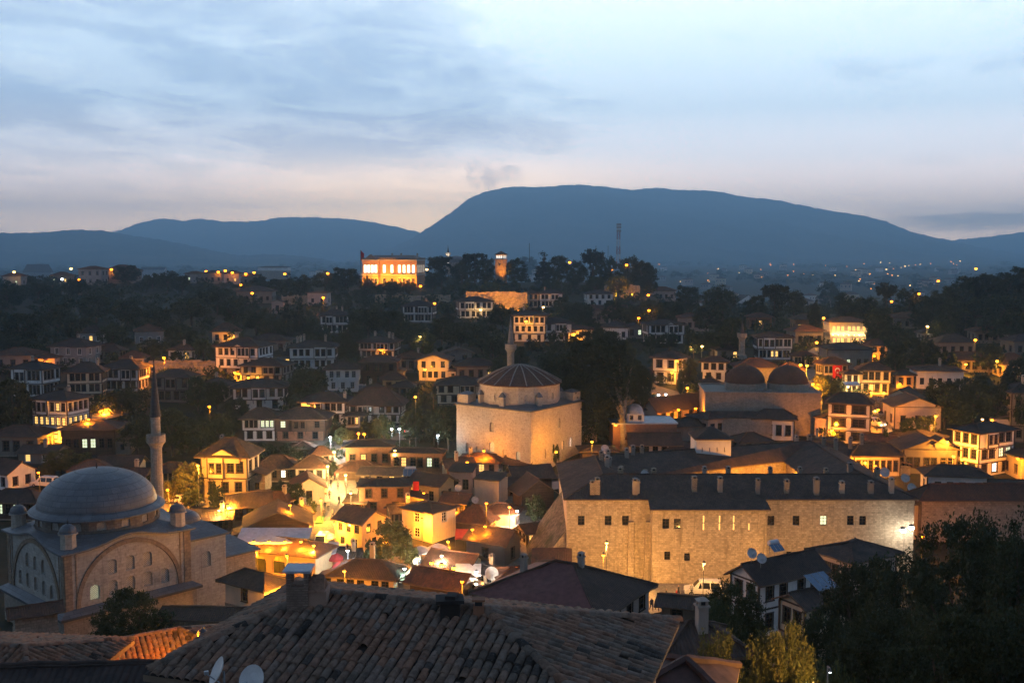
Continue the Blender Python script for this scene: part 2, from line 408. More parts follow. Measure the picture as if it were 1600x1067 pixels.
T_OLD = tiles('clay_tiles_old', (.125, .090, .075), (.08, .064, .056), (.048, .043, .041))
T_GREY = tiles('clay_tiles_grey', (.15, .10, .078), (.105, .075, .062), (.07, .056, .048))
ROOFS = {'red': T_RED, 'old': T_OLD, 'grey': T_GREY}
M_TIMBER = plain('dark_timber', (.055, .038, .03), .75)
M_SOFFIT = plain('eave_boards', (.16, .11, .075), .8)
M_WHITEW = plain('white_paint', (.60, .59, .57), .6)
M_GLASS = NT('window_glass').done((.012, .014, .018), .12, 0, .6)
M_WARM = emit('lit_window_warm', (1.0, .58, .16), 1.6)
M_COOL = emit('lit_window_pale', (.85, .95, .62), 1.1)
M_WHITEL = emit('lit_window_white', (1.0, .93, .80), 2.4)
PANES = {'': M_GLASS, 'w': M_WARM, 'c': M_COOL, 'b': M_WHITEL}
M_LEAD = NT('tmp').mat
def leadmat(name, c, bw, rh, rough=.55, metal=.15, spec=.4):
    t = NT(name); bc, bf = t.brick(t.tc.outputs['UV'], sc3(c, 1.14), sc3(c, .86), sc3(c, .5), bw, rh, .03)
    n = t.noise(t.tc.outputs['Object'], .8, 5, .7)
    col = t.mix(t.ramp(n, [(.4, 0.0), (.7, .7)]), bc, sc3(c, .6))
    t.bump(t.math('ADD', t.math('MULTIPLY', bf, -.5), t.math('MULTIPLY', n, .3)), .4, .06)
    return t.done(col, rough, metal, spec)
bpy.data.materials.remove(M_LEAD)
M_LEAD = leadmat('weathered_lead', (.14, .145, .155), 1.3, .62)
M_DARKLEAD = leadmat('dark_lead', (.045, .045, .05), .6, .5)
M_DOMETILE = leadmat('weathered_dome_brick', (.15, .085, .062), .5, .22, .95, 0.0, .05)
M_IRON = plain('dark_iron', (.03, .03, .032), .6, .3)
M_GALV = plain('galvanised_metal', (.30, .31, .32), .45, .5)
M_POLE = plain('lamp_post_paint', (.10, .10, .10), .6, .2)
M_DISH = plain('dish_paint', (.52, .50, .48), .5)
M_CHIM = plaster('chimney_render', (.40, .34, .28))
# ================================================================== the setting
def frange(a, b, s):
    while a < b - 1e-6:
        yield a; a += s
def build_ground():
    ds = list(frange(-90, 100, 5)) + list(frange(100, 330, 2.5)) + list(frange(330, 740, 6))
    d = 740.0
    while d < 13400: ds.append(d); d *= 1.09
    us = [i / 60.0 for i in range(-66, 67)]
    v = []; f = []
    for y in ds:
        for u in us:
            x = u * (max(y, 0) + 90)
            v.append((x, y, gz(x, y) + (0.0 if y < 60 else .25 * math.sin(x * .21 + y * .13) * math.cos(x * .09 - y * .17)) - .15))
    n = len(us)
    for i in range(len(ds) - 1):
        for j in range(n - 1):
            a = i * n + j; f.append((a, a + 1, a + n + 1, a + n))
    me = bpy.data.meshes.new('ground'); me.from_pydata(v, [], f); me.polygons.foreach_set('use_smooth', [True] * len(f))
    t = NT('hillside_soil_and_grass'); o = t.tc.outputs['Object']
    n1 = t.noise(o, .03, 6, .65); n2 = t.noise(o, .5, 5, .7); n3 = t.noise(o, .11, 5, .6)
    col = t.mix(t.ramp(n1, [(.40, 0.0), (.62, 1.0)]), (.024, .030, .017), (.050, .042, .028))
    col = t.mix(t.ramp(n2, [(.45, 0.0), (.75, .7)]), col, (.018, .023, .013))
    col = t.mix(t.ramp(n3, [(.58, 0.0), (.70, .55)]), col, (.075, .058, .040))
    t.bump(n2, .6, .4); me.materials.append(t.done(col, .97, 0, .1))
    tag(link('ground', me), kind='structure')
build_ground()
M_PAVE = stone('street_paving', (.30, .265, .22), .34, .22, .3, .4, .6)
M_ROAD = plain('worn_road', (.20, .175, .15), .9)
def street(name, pts, width, mat, lift=.16):
    """a paved strip following the ground; pts are (px,py) of its middle on the ground"""
    w = []
    for q in pts:
        D = hit(q[0], q[1]); p = at(q[0], q[1], D); w.append((p.x, p.y))
    dense = []
    for i in range(len(w) - 1):
        k = max(2, int(math.hypot(w[i + 1][0] - w[i][0], w[i + 1][1] - w[i][1]) / 1.5))
        dense += [(w[i][0] + (w[i + 1][0] - w[i][0]) * j / k, w[i][1] + (w[i + 1][1] - w[i][1]) * j / k) for j in range(k)]
    dense.append(w[-1]); m = MB(); L = 0.0; prev = None
    nx = 5
    for i, (x, y) in enumerate(dense):
        a = dense[max(0, i - 2)]; b = dense[min(len(dense) - 1, i + 2)]
        t = Vector((b[0] - a[0], b[1] - a[1])).normalized(); nrm = Vector((-t.y, t.x))
        ww = width(i / (len(dense) - 1)) if callable(width) else width
        row = []
        for k in range(nx + 1):
            s_ = (k / nx - .5) * ww; X, Y = x + nrm.x * s_, y + nrm.y * s_
            row.append(((X, Y, gz(X, Y) + lift), (s_, L)))
        if prev:
            for k in range(nx):
                q = [prev[k + 1], prev[k], row[k], row[k + 1]]
                m.poly([e[0] for e in q], 0, [e[1] for e in q], True)
        if i + 1 < len(dense): L += math.hypot(dense[i + 1][0] - x, dense[i + 1][1] - y)
        prev = row
    return tag(m.build(name, mat, weld=True), kind='structure')
street('bazaar_street', [(517, 905), (506, 868), (500, 838), (515, 802), (527, 768), (520, 738), (516, 708), (520, 684)], 7.5, M_PAVE)
street('khan_square', [(880, 952), (985, 942), (1060, 928), (1140, 922), (1230, 905)], 11.0, M_PAVE, .20)
street('side_alley', [(800, 905), (812, 880), (840, 858), (828, 820), (800, 800), (770, 770)], 5.0, M_PAVE, .24)
street('market_plaza', [(590, 900), (640, 882), (690, 880), (745, 888)], 9.0, M_PAVE, .28)
street('right_street', [(1372, 705), (1368, 675), (1362, 640), (1330, 612), (1290, 606), (1268, 585), (1262, 566), (1290, 545)], 7.0, M_PAVE, .2)
street('hill_lane', [(1085, 632), (1050, 620), (1005, 606), (985, 592)], 8.0, M_PAVE, .2)
street('upper_lane', [(118, 655), (160, 652), (205, 640)], 6.0, M_PAVE, .2)
street('lower_lane', [(225, 800), (285, 786), (330, 790), (395, 800)], 7.0, M_PAVE, .2)
street('car_park', [(590, 682), (640, 678), (700, 676)], 9.0, M_ROAD, .2)

def mountain(name, sil, D, front, back, rough=.12, seed=1, c=(.045, .055, .05)):
    rnd = random.Random(seed)
    ph = [rnd.uniform(0, 6.28) for _ in range(40)]
    def nz(x, y):
        s_ = 0; a = 1; f_ = 1 / 900.0
        for k in range(6):
            s_ += a * (1 - abs(math.sin(x * f_ + ph[k] + 1.3 * math.sin(y * f_ * .7 + ph[k + 8]))) * 2) * .5 + a * .35 * math.sin((x * .6 + y) * f_ * 1.7 + ph[k + 16])
            a *= .52; f_ *= 2.05
        return s_
    px0, px1 = sil[0][0], sil[-1][0]; n = int((px1 - px0) / 3); rows = 34
    base = CAMZ - 66.0; v = []; fc = []
    for i in range(n + 1):
        px = px0 + (px1 - px0) * i / n
        py = pl(sil, px) + .8 * math.sin(px * .31 + seed) * math.sin(px * .11) + rnd.uniform(-.35, .35)
        top = at(px, py, D); u = top.x / D; H = max(top.z - base, 2.0)
        for k in range(rows + 8):
            if k <= rows:
                t = k / rows; y = D - front * (1 - t); s_ = t ** 1.15; s_ = s_ * s_ * (3 - 2 * s_) * .55 + s_ * .45
                z = base + H * s_ + nz(u * y, y) * H * rough * (math.sin(math.pi * min(1, t * 1.0)) * .9 + .05 * t)
                if k == 0: z = base - 20
            else:
                t = (k - rows) / 8; y = D + back * t; z = base + H * (1 - t * t)
            v.append((u * y, y, z))
    m = rows + 8
    for i in range(n):
        for k in range(m - 1):
            a = i * m + k; fc.append((a, a + m, a + m + 1, a + 1))
    me = bpy.data.meshes.new(name); me.from_pydata(v, [], fc); me.polygons.foreach_set('use_smooth', [True] * len(fc))
    if 'mountain_forest' not in MATS:
        t = NT('mountain_forest'); o = t.tc.outputs['Object']
        n1 = t.noise(o, .0022, 8, .65); n2 = t.noise(o, .012, 6, .7)
        col = t.mix(t.ramp(n1, [(.42, 0.0), (.6, 1.0)]), (.045, .060, .048), (.13, .125, .10))
        col = t.mix(t.ramp(n2, [(.45, 0.0), (.7, .7)]), col, (.035, .046, .036))
        t.bump(n2, .8, 30.0); MATS['mountain_forest'] = t.done(col, .95, 0, .1)
    me.materials.append(MATS['mountain_forest'])
    tag(link(name, me), kind='structure')
mountain('main_mountain', [(470, 412), (560, 403), (610, 388), (640, 374), (662, 360), (690, 342), (712, 326), (735, 308), (765, 297), (800, 291), (850, 292), (880, 289), (905, 288), (940, 291), (985, 297), (1025, 293), (1065, 297),
                           (1115, 298), (1165, 307), (1215, 312), (1262, 322), (1310, 331), (1350, 337), (1385, 346), (1420, 361), (1450, 369), (1490, 377), (1540, 388), (1620, 400), (1700, 409)], 9500, 3600, 1600, .17, 3)
mountain('left_range', [(60, 400), (120, 380), (185, 360), (220, 348), (255, 341), (285, 345), (315, 341), (345, 346), (400, 346), (440, 339), (490, 339), (540, 342), (580, 347), (620, 355), (655, 363), (700, 378), (800, 405)], 12000, 2800, 1500, .13, 5)
mountain('near_left_ridge', [(-420, 380), (-200, 366), (-60, 362), (20, 364), (70, 363), (110, 359), (160, 360), (200, 367), (250, 374), (300, 384), (345, 394), (375, 399), (420, 397), (460, 399), (500, 404), (535, 412), (560, 417)], 6800, 2200, 1500, .14, 9)
mountain('right_range', [(1300, 404), (1400, 386), (1460, 379), (1500, 374), (1545, 370), (1580, 365), (1640, 358), (1720, 352), (1850, 360), (2000, 380)], 12000, 2500, 1500, .12, 11)
mountain('low_hills', [(820, 414), (900, 411), (1000, 409), (1100, 408), (1200, 407), (1300, 406), (1400, 405), (1500, 407), (1600, 410), (1700, 412)], 6500, 800, 700, .2, 17)
# the air
hz = MB()
X0, X1, Y0, Y1, Z0, Z1 = -15600, 15600, -2000, 14200, -60, 690
hz.box(((X0 + X1) / 2, (Y0 + Y1) / 2, Z0), (X1 - X0, Y1 - Y0, Z1 - Z0))
hm = bpy.data.materials.new('evening_haze'); hm.use_nodes = True
hn, hl = hm.node_tree.nodes, hm.node_tree.links; hn.clear()
hv = hn.new('ShaderNodeVolumePrincipled'); hv.inputs['Color'].default_value = (.42, .72, 1.0, 1); hv.inputs['Density'].default_value = 1.95e-4; hv.inputs['Anisotropy'].default_value = 0.6
ho = hn.new('ShaderNodeOutputMaterial'); hl.new(hv.outputs[0], ho.inputs['Volume'])
tag(hz.build('haze', hm), kind='stuff')

# ================================================================== houses
WIN = {}
def window_mesh(style, lit, combined, nv=2, nh=2):
    k = (style, lit, combined, nv, nh)
    if k in WIN: return WIN[k]
    m = MB(); fw = .07 if combined else .06
    if style == 'T':                         # dark timber casing proud of the wall
        for (x, z, a, b) in ((-.5 - .05, -.5, .10, 1.0), (.5 + .05, -.5, .10, 1.0)): m.box((x, -.13, z), (a, .10, b), 0)
        m.box((0, -.13, .5), (1.30, .12, .07), 0); m.box((0, -.15, -.57), (1.34, .16, .07), 0)
    elif style == 'W':
        for (x, z, a, b) in ((-.5 - .04, -.5, .08, 1.0), (.5 + .04, -.5, .08, 1.0)): m.box((x, -.13, z), (a, .09, b), 0)
        m.box((0, -.13, .5), (1.24, .11, .06), 0); m.box((0, -.15, -.56), (1.28, .15, .06), 0)
    for x in (-.5 + fw / 2, .5 - fw / 2): m.box((x, 0, -.5), (fw, .06, 1.0), 0)
    m.box((0, 0, .5 - fw), (1 - 2 * fw, .06, fw), 0); m.box((0, 0, -.5), (1 - 2 * fw, .06, fw), 0)
    for i in range(1, nv): m.box((-.5 + i / nv, -.002, -.5 + fw), (.05, .05, 1 - 2 * fw), 0)
    for i in range(1, nh): m.box((0, .001, -.5 + i / nh), (1 - 2 * fw, .045, .035), 0)
    mats = [{'T': M_TIMBER, 'W': M_WHITEW, 'P': M_TIMBER}[style]]
    if combined:
        m.poly([(-.48, .02, -.48), (.48, .02, -.48), (.48, .02, .48), (-.48, .02, .48)], 1); mats.append(PANES[lit])
        WIN[k] = (m.mesh('window', mats), None)
    else:
        p = MB(); p.poly([(-.48, .02, -.48), (.48, .02, -.48), (.48, .02, .48), (-.48, .02, .48)])
        WIN[k] = (m.mesh('window', mats), p.mesh('pane', [PANES[lit]]))
    return WIN[k]
def put_window(parent, o, ux, op, dep, style, lit, near, nv=2, nh=2):
    ux = Vector(ux).normalized(); n = ux.cross(Vector((0, 0, 1)))
    c = Vector(o) + ux * (op[0] + op[1]) / 2 + Vector((0, 0, (op[2] + op[3]) / 2)) - n * (dep * .55)
    a, b = window_mesh(style, lit, not near, nv, nh)
    w = link('window', a, parent, c, math.atan2(ux.y, ux.x), (op[1] - op[0], 1, op[3] - op[2]))
    if b is not None: link('pane', b, w)
    return w
def chimney(parent, loc, h=1.6, w=.55, mat=None, pot=True):
    m = MB(); m.box(loc, (w, w, h), 0)
    m.box((loc[0], loc[1], loc[2] + h), (w + .16, w + .16, .10), 0)
    for sx in (-1, 1):
        for sy in (-1, 1): m.box((loc[0] + sx * w * .36, loc[1] + sy * w * .36, loc[2] + h + .10), (.12, .12, .28), 0)
    m.box((loc[0], loc[1], loc[2] + h + .10), (w * .5, w * .5, .27), 1)
    m.box((loc[0], loc[1], loc[2] + h + .38), (w + .10, w + .10, .16), 0, 0, (w * .25, w * .25))
    return m.build('chimney', [mat or M_CHIM, M_IRON], parent)
def roof_mesh(kind, W, Dp, h, rise, ov, cap=True):
    """returns (mesh collector, ridge lines); slots 0 tiles, 1 soffit"""
    m = MB(); th = .16; X, Y = W / 2 + ov, Dp / 2 + ov; lines = []
    if kind == 'hip':
        z0, z1 = h + .02, h + .02 + th; zr = z1 + rise
        if X >= Y: r0, r1 = (-(X - Y), 0, zr), (X - Y, 0, zr)
        else: r0, r1 = (0, -(Y - X), zr), (0, Y - X, zr)
        e = [(-X, -Y, z1), (X, -Y, z1), (X, Y, z1), (-X, Y, z1)]; b = [(-X, -Y, z0), (X, -Y, z0), (X, Y, z0), (-X, Y, z0)]
        if X >= Y:
            fs = [[e[0], e[1], r1, r0], [e[1], e[2], r1], [e[2], e[3], r0, r1], [e[3], e[0], r0]]
            lines = [(e[0], r0), (e[3], r0), (e[1], r1), (e[2], r1)]
        else:
            fs = [[e[0], e[1], r0], [e[1], e[2], r1, r0], [e[2], e[3], r1], [e[3], e[0], r0, r1]]
            lines = [(e[0], r0), (e[1], r0), (e[2], r1), (e[3], r1)]
        if abs(X - Y) > .05: lines.append((r0, r1))
        else: fs = [[q for i, q in enumerate(f) if q not in f[:i]] for f in fs]
        for f in fs: m.slope(f, 0)
        for i in range(4): m.poly([b[i], b[(i + 1) % 4], e[(i + 1) % 4], e[i]], 1)
        m.poly(b[::-1], 1)
    elif kind in ('gx', 'gy'):
        sw = (lambda p: p) if kind == 'gx' else (lambda p: (p[1], -p[0], p[2]))
        A, B = (X, Y) if kind == 'gx' else (Y, X); bw = (Dp if kind == 'gx' else W) / 2
        s_ = rise / B; zr = h + s_ * bw; ze = h - s_ * ov
        P = lambda x, y, z: sw((x, y, z))
        for sg in (-1, 1):
            q = [P(-A, sg * B, ze + th), P(A, sg * B, ze + th), P(A, 0, zr + th), P(-A, 0, zr + th)]
            u = [P(-A, sg * B, ze), P(A, sg * B, ze), P(A, 0, zr), P(-A, 0, zr)]
            if sg > 0: q = q[::-1]; u = u[::-1]
            m.slope(q, 0); m.poly(u[::-1], 1)
            for i in range(4):
                j = (i + 1) % 4
                m.poly([u[i], u[j], q[j], q[i]], 1)
        lines = [(P(-A, 0, zr + th), P(A, 0, zr + th))]
    elif kind == 'shed':                     # falls towards the front
        q = [(-X, -Y, h), (X, -Y, h), (X, Y, h + rise), (-X, Y, h + rise)]; t_ = [(a, b, c + th) for a, b, c in q]
        m.slope(t_, 0); m.poly(q[::-1], 1)
        for i in range(4): m.poly([q[i], q[(i + 1) % 4], t_[(i + 1) % 4], t_[i]], 1)
    elif kind == 'flat':
        m.box((0, 0, h), (2 * X, 2 * Y, .25), 0)
    return m, lines
def weather(me, amp=.07, cuts=4):
    """old roofs sag and ripple"""
    b = bmesh.new(); b.from_mesh(me)
    bmesh.ops.subdivide_edges(b, edges=[e for e in b.edges if e.calc_length() > 1.2], cuts=cuts, use_grid_fill=True)
    ph = random.uniform(0, 6.28)
    for v in b.verts:
        x, y, z = v.co
        v.co.z += amp * (math.sin(x * .9 + ph) * math.cos(y * .8 - ph) + .6 * math.sin(x * 2.1 + y * 1.7 + ph * 2)) - amp * .4
    b.to_mesh(me); b.free()
def rect_faces(x0, x1, y0, y1, z):
    return {'f': ((x0, y0, z), (1, 0, 0), x1 - x0), 'r': ((x1, y0, z), (0, 1, 0), y1 - y0), 'b': ((x1, y1, z), (-1, 0, 0), x1 - x0), 'l': ((x0, y1, z), (0, -1, 0), y1 - y0)}
FOOT = []                                    # footprints, so that bushes keep clear of houses
HOUSES = {}                                  # key -> (label phrase, px, py, D)
class H: pass
def house(key, name, label, px0, px1, ye, yb, apex=None, yaw=0.0, kind='hip', wall='white', rows=(4, 4), side=None, roof='old', lit=None, r=.75, timber=True, style='T', D=None,
          ov=.75, jet=.3, dep=.2, chim=(), cat='house', group=None, gwall=None, plinth=4.0, wscale=1.0, dmax=14.0, gh=None, door=None, wtall=None, litall=None, bay=True, annexe=True):
    pc = (px0 + px1) / 2
    if D is None: D = hit(pc, yb)
    ya = R(yaw); c_, s_ = math.cos(ya), abs(math.sin(ya))
    S = (at(px1, yb, D) - at(px0, yb, D)).x
    W = S / (c_ + r * s_); Dp = min(r * W, dmax)
    if r * W > dmax: W = (S - dmax * s_) / c_
    half = (W * s_ + Dp * c_) / 2
    base = at(pc, yb, D); eave = at(pc, ye, D); h = eave.z - base.z
    cen = at(pc, yb, D + half); loc = Vector((cen.x, cen.y, base.z))
    if apex is None: rise = min(W, Dp) * .24
    else: rise = max(.6, at(pc, apex, D + half).z - loc.z - h - .1)
    near = D < 300; ya += R(random.Random(key + 'y').uniform(-3, 3))
    o = thing(name, label, cat, loc, ya, group)
    nst = len(rows); gh_ = gh or (h / nst)
    hs = [(h - gh_) / (nst - 1)] * (nst - 1) + [gh_] if nst > 1 else [h]
    wall_m = WALLS[wall] if isinstance(wall, str) else wall
    m = MB(); mats = [wall_m, WALLS[gwall] if gwall else wall_m]
    zt = h; wins = []; lit = lit or {}
    tocam = Vector((-loc.x, -loc.y)); vis_r = tocam.x * math.cos(ya) + tocam.y * math.sin(ya) > 0
    tb = MB(); rn = random.Random(key); wgroup = rn.choice((2, 3, 3, 9)); bays = {}
    if timber and nst >= 2 and W > 8 and jet > 0 and kind == 'hip' and bay:
        bw = W * rn.uniform(.26, .36); bays[0] = (rn.choice((-.28, 0.0, .28)) * (W - bw) * .9, bw)
    wscale *= rn.uniform(.88, 1.1)
    g_f = {'gy': 1}.get(kind, 0)
    for i in range(nst):
        sh = hs[i]; z0 = zt - sh
        ins = jet if (i == nst - 1 and nst > 1) else 0.0
        w_, d_ = W - 2 * ins, Dp - 2 * ins
        def wins_for(n, L, tag_, row):
            ops = []
            if n <= 0: return ops
            sp = (L - .5) / n; ww = min(1.05 * wscale, sp * .62); wh = min((wtall or 1.75) * wscale, sh * .62)
            v0 = min(sh * .28, sh - wh - .25)
            gsz = wgroup if n >= 4 else n; sq = .86 if gsz < n else 1.0
            for k in range(n):
                cu = L / 2 + (k - (n - 1) / 2) * sp
                if gsz < n:
                    g0 = (k // gsz) * gsz; ng = min(gsz, n - g0); gc = L / 2 + (g0 + (ng - 1) / 2 - (n - 1) / 2) * sp; cu = gc + (cu - gc) * sq
                if tag_ == 'f' and row in bays and abs(cu - L / 2 - bays[row][0]) < bays[row][1] / 2 + ww / 2: continue
                ops.append((cu - ww / 2, cu + ww / 2, v0, v0 + wh))
            return ops
        mi = 1 if (i == nst - 1 and gwall) else 0
        faces = [('f', (-w_ / 2, -d_ / 2, z0), (1, 0, 0), w_, rows[i]), ('r', (w_ / 2, -d_ / 2, z0), (0, 1, 0), d_, 0), ('b', (w_ / 2, d_ / 2, z0), (-1, 0, 0), w_, 0), ('l', (-w_ / 2, d_ / 2, z0), (0, -1, 0), d_, 0)]
        for (tg, org, ux, L, n) in faces:
            if (tg == 'r' and vis_r) or (tg == 'l' and not vis_r):
                n = (side[i] if side is not None else max(1, int(round(rows[i] * L / max(w_, .1) * .8))) if rows[i] else 0)
            ops = wins_for(n, L, tg, i)
            gb = 0.0
            if i == 0:
                if kind == 'gy' and tg in 'fb': gb = rise / (W / 2 + ov) * W / 2
                if kind == 'gx' and tg in 'rl': gb = rise / (Dp / 2 + ov) * Dp / 2
            m.facade(org, ux, L, sh, ops, dep, mi, None, 0.0, gb)
            for k, op in enumerate(ops):
                lk = lit.get((tg, i, k), lit.get((i, k), '') if tg == 'f' else '')
                if litall and i in litall: lk = litall[i]
                wins.append((org, ux, op, lk))
            if timber:
                n_ = Vector(ux).cross(Vector((0, 0, 1)))
                mid = Vector(org) + Vector(ux) * L / 2 + n_ * .02
                tb.box((mid.x, mid.y, z0 - .08 + (.0 if i < nst - 1 else .08)), (L + .10, .12, .17), 0, math.atan2(ux[1], ux[0]))
                if i == 0: tb.box((mid.x, mid.y, z0 + sh - .2), (L + .10, .11, .16), 0, math.atan2(ux[1], ux[0]))
        if timber:
            for sx in (-1, 1):
                for sy in (-1, 1): tb.box((sx * w_ / 2, sy * d_ / 2, z0 + .1), (.2, .2, sh - .31), 0)
        zt = z0
    for row, (bx, bw) in bays.items():
        sh = hs[0]; z0 = h - sh; bd = .62; y0 = -Dp / 2 - bd; nb = 2 if bw < 3.6 else 3; sp = (bw - .3) / nb; ww = min(1.0, sp * .66); wh = min(1.75, sh * .62)
        ops = [(bw / 2 + (k - (nb - 1) / 2) * sp - ww / 2, bw / 2 + (k - (nb - 1) / 2) * sp + ww / 2, sh * .26, sh * .26 + wh) for k in range(nb)]
        bm_ = MB(); bm_.facade((bx - bw / 2, y0, z0), (1, 0, 0), bw, sh, ops, dep); bm_.facade((bx + bw / 2, y0, z0), (0, 1, 0), bd, sh, []); bm_.facade((bx - bw / 2, -Dp / 2, z0), (0, -1, 0), bd, sh, []); bm_.poly([(bx - bw / 2, y0, z0), (bx - bw / 2, -Dp / 2, z0), (bx + bw / 2, -Dp / 2, z0), (bx + bw / 2, y0, z0)])
        bo = bm_.build('bay', wall_m, o); tb.box((bx, y0 - .02, z0 - .04), (bw + .1, .1, .17), 0); tb.box((bx - bw / 2, y0, z0 + .13), (.17, .17, sh - .2), 0); tb.box((bx + bw / 2, y0, z0 + .13), (.17, .17, sh - .2), 0)
        for op in ops: put_window(bo, (bx - bw / 2, y0, z0), (1, 0, 0), op, dep, style, litall.get(0, '') if litall else '', near, 2, 3 if near else 2)
        for sx in (-1, 1): tb.tube([(bx + sx * bw * .4, -Dp / 2 + .02, z0 - .9), (bx + sx * bw * .4, y0 + .08, z0 - .02)], .07, 4, 0)
    if nst > 1 and jet > 0: m.poly([(-W / 2, -Dp / 2, hs[-1]), (-W / 2, Dp / 2, hs[-1]), (W / 2, Dp / 2, hs[-1]), (W / 2, -Dp / 2, hs[-1])], 0)
    m.build('wall', mats, o)
    for (org, ux, op, lk) in wins: put_window(o, org, ux, op, dep, style, lk, near, 2, 3 if near else 2)
    if timber and tb.f: tb.build('timber_frame', M_TIMBER, o)
    pi_ = jet if nst > 1 else 0.0
    pm = MB(); pm.box((0, 0, -plinth), (W - 2 * pi_ + .12, Dp - 2 * pi_ + .12, plinth + .02)); pm.build('plinth', WALLS['stone'], o)
    if W > 6 and D < 340 and annexe and rn.random() < .45:
        sg = 1 if vis_r else -1; sg = sg if rn.random() < .6 else -sg; aw, ad, ah = rn.uniform(1.8, 3.2), Dp * rn.uniform(.45, .75), h * rn.uniform(.42, .62); ay = rn.uniform(-.2, .2) * Dp; ax = sg * (W / 2 - pi_ + aw / 2 + .03)
        am = MB(); aop = [(aw * .3, aw * .3 + .8, ah * .35, ah * .35 + min(1.2, ah * .45))] if ah > 2 else []
        for k_, (og, uxv, L) in rect_faces(ax - aw / 2, ax + aw / 2, ay - ad / 2, ay + ad / 2, 0.0).items(): am.facade(og, uxv, L, ah, aop if k_ == 'f' else [], dep); 
        am.box((ax, ay, -plinth), (aw - .02, ad - .02, plinth))
        ao = am.build('annexe', WALLS[rn.choice(('dim', 'cream', 'wood', 'stone', 'white', 'pink'))], o)
        for op in aop: put_window(ao, (ax - aw / 2, ay - ad / 2, 0.0), (1, 0, 0), op, dep, 'P', '', near, 2, 2)
        ar = MB(); x0, x1 = ax - sg * (aw / 2 + .0), ax + sg * (aw / 2 + .45); z0, z1 = ah + .75, ah + .05
        q = [(x0, ay - ad / 2 - .35, z0), (x1, ay - ad / 2 - .35, z1), (x1, ay + ad / 2 + .35, z1), (x0, ay + ad / 2 + .35, z0)]
        q = q if sg > 0 else q[::-1]; t_ = [(a_, b_, c_ + .14) for a_, b_, c_ in q]; ar.slope(t_, 0); ar.poly(q[::-1], 1)
        for i in range(4): ar.poly([q[i], q[(i + 1) % 4], t_[(i + 1) % 4], t_[i]], 1)
        ar.build('annexe_roof', [ROOFS[rn.choice(('red', 'old', 'grey'))], M_SOFFIT], ao)
    if door is not None:
        dm = MB(); dm.box((door * W, -Dp / 2 + pi_ - .05, 0.03), (1.1, .12, min(2.1, hs[-1] * .8))); dm.build('door', M_TIMBER, o)
    rm, lines = roof_mesh(kind, W, Dp, h, rise, ov)
    rmat = ROOFS[roof] if isinstance(roof, str) else roof
    ro = rm.build('roof', [rmat, M_SOFFIT], o)
    if D < 320 and kind != 'flat': weather(ro.data)
    if lines and kind != 'flat':
        cp = MB()
        for a, b in lines:
            a, b = Vector(a), Vector(b); L = (b - a).length; k = max(2, int(L / .6))
            pts = [a + (b - a) * j / k + Vector((0, 0, random.uniform(-.02, .04))) for j in range(k + 1)]
            cp.tube(pts, .13, 5, 0, sm=False, cap=True)
        cp.build('ridge_tiles', rmat, ro)
    for (fx, fy, hh) in chim:
        X, Y = W / 2 + ov, Dp / 2 + ov
        if kind == 'hip': fr = min(1 - abs(fx * W / 2) / X, 1 - abs(fy * Dp / 2) / Y) * (max(X, Y) / min(X, Y) if False else 1); zz = h + rise * min(1, min(X - abs(fx * W / 2), Y - abs(fy * Dp / 2)) / min(X, Y))
        elif kind == 'gy': zz = h + rise * (1 - abs(fx * W / 2) / X)
        elif kind == 'gx': zz = h + rise * (1 - abs(fy * Dp / 2) / Y)
        else: zz = h + .2
        chimney(o, (fx * W / 2, fy * Dp / 2, zz - .5), hh + .5, .6)
    FOOT.append((loc.x, loc.y, max(W, Dp) * .62))
    HOUSES[key] = (label, pc, (ye + yb) / 2, D)
    h_ = H(); h_.o = o; h_.W = W; h_.Dp = Dp; h_.h = h; h_.loc = loc; h_.ya = ya; h_.D = D; h_.rise = rise; h_.ov = ov; h_.kind = kind; h_.D1 = D + half
    return h_
# ================================================================== houses on the slopes, left to right and far to near
HS = {}
def hh(key, name, label, *a, **k): HS[key] = house(key, name, label, *a, **k); return HS[key]
TH = 'timber_house'; VH = 'village_house'
# --- left side
hh('l1', TH, 'pale timber house with two rows of dark openings on the far left slope', 24, 90, 578, 622, 565, -14, rows=(6, 6), litall=None, wscale=1.15, chim=[(-.3, .2, 1.2)])
hh('l2', TH, 'timber framed house with a glowing lower row of windows beside the lit lane', 58, 136, 627, 694, 611, -16, rows=(6, 6, 4), litall={1: 'w', 2: 'w'}, lit={(0, 2): 'w'}, chim=[(.3, .3, 1.0)])
hh('l3', TH, 'cream timber house lit from below by the lane lamp', 108, 167, 583, 633, 566, 12, wall='cream', rows=(5, 5, 4), chim=[(.6, .2, 1.3)])
hh('l4', TH, 'white timber house with six tall windows joined to the cream lit house', 167, 227, 577, 612, 561, 0, rows=(6, 5), chim=[(.2, .4, 1.0)])
hh('l5', VH, 'plain grey two-storey house behind the cream lit timber house', 87, 153, 543, 574, 529, -8, wall='grey', rows=(3, 4), timber=False, style='W', roof='old', chim=[(.1, .1, 1.0)])
hh('l5b', VH, 'low dark red-roofed house right of the plain grey house', 155, 192, 549, 566, 537, 0, wall='dim', rows=(3,), timber=False, roof='red')
hh('l6', 'pavilion', 'square pavilion with a pale pyramid roof and white cornice on the dark slope', 207, 260, 519, 541, 506, 20, wall='grey', rows=(3,), timber=False, style='W', roof='red', r=1.0, ov=.5, cat='pavilion')
hh('l7', VH, 'small cream house with a red hip roof behind the white six-window house', 192, 229, 560, 580, 549, 10, wall='cream', rows=(3,), timber=False, roof='red')
hh('l8', VH, 'long dark house with two pale lit windows right of the minaret', 246, 305, 590, 630, 577, -6, wall='dim', rows=(5, 4), lit={(0, 3): 'c', (0, 4): 'c'}, roof='grey', r=.6, timber=True)
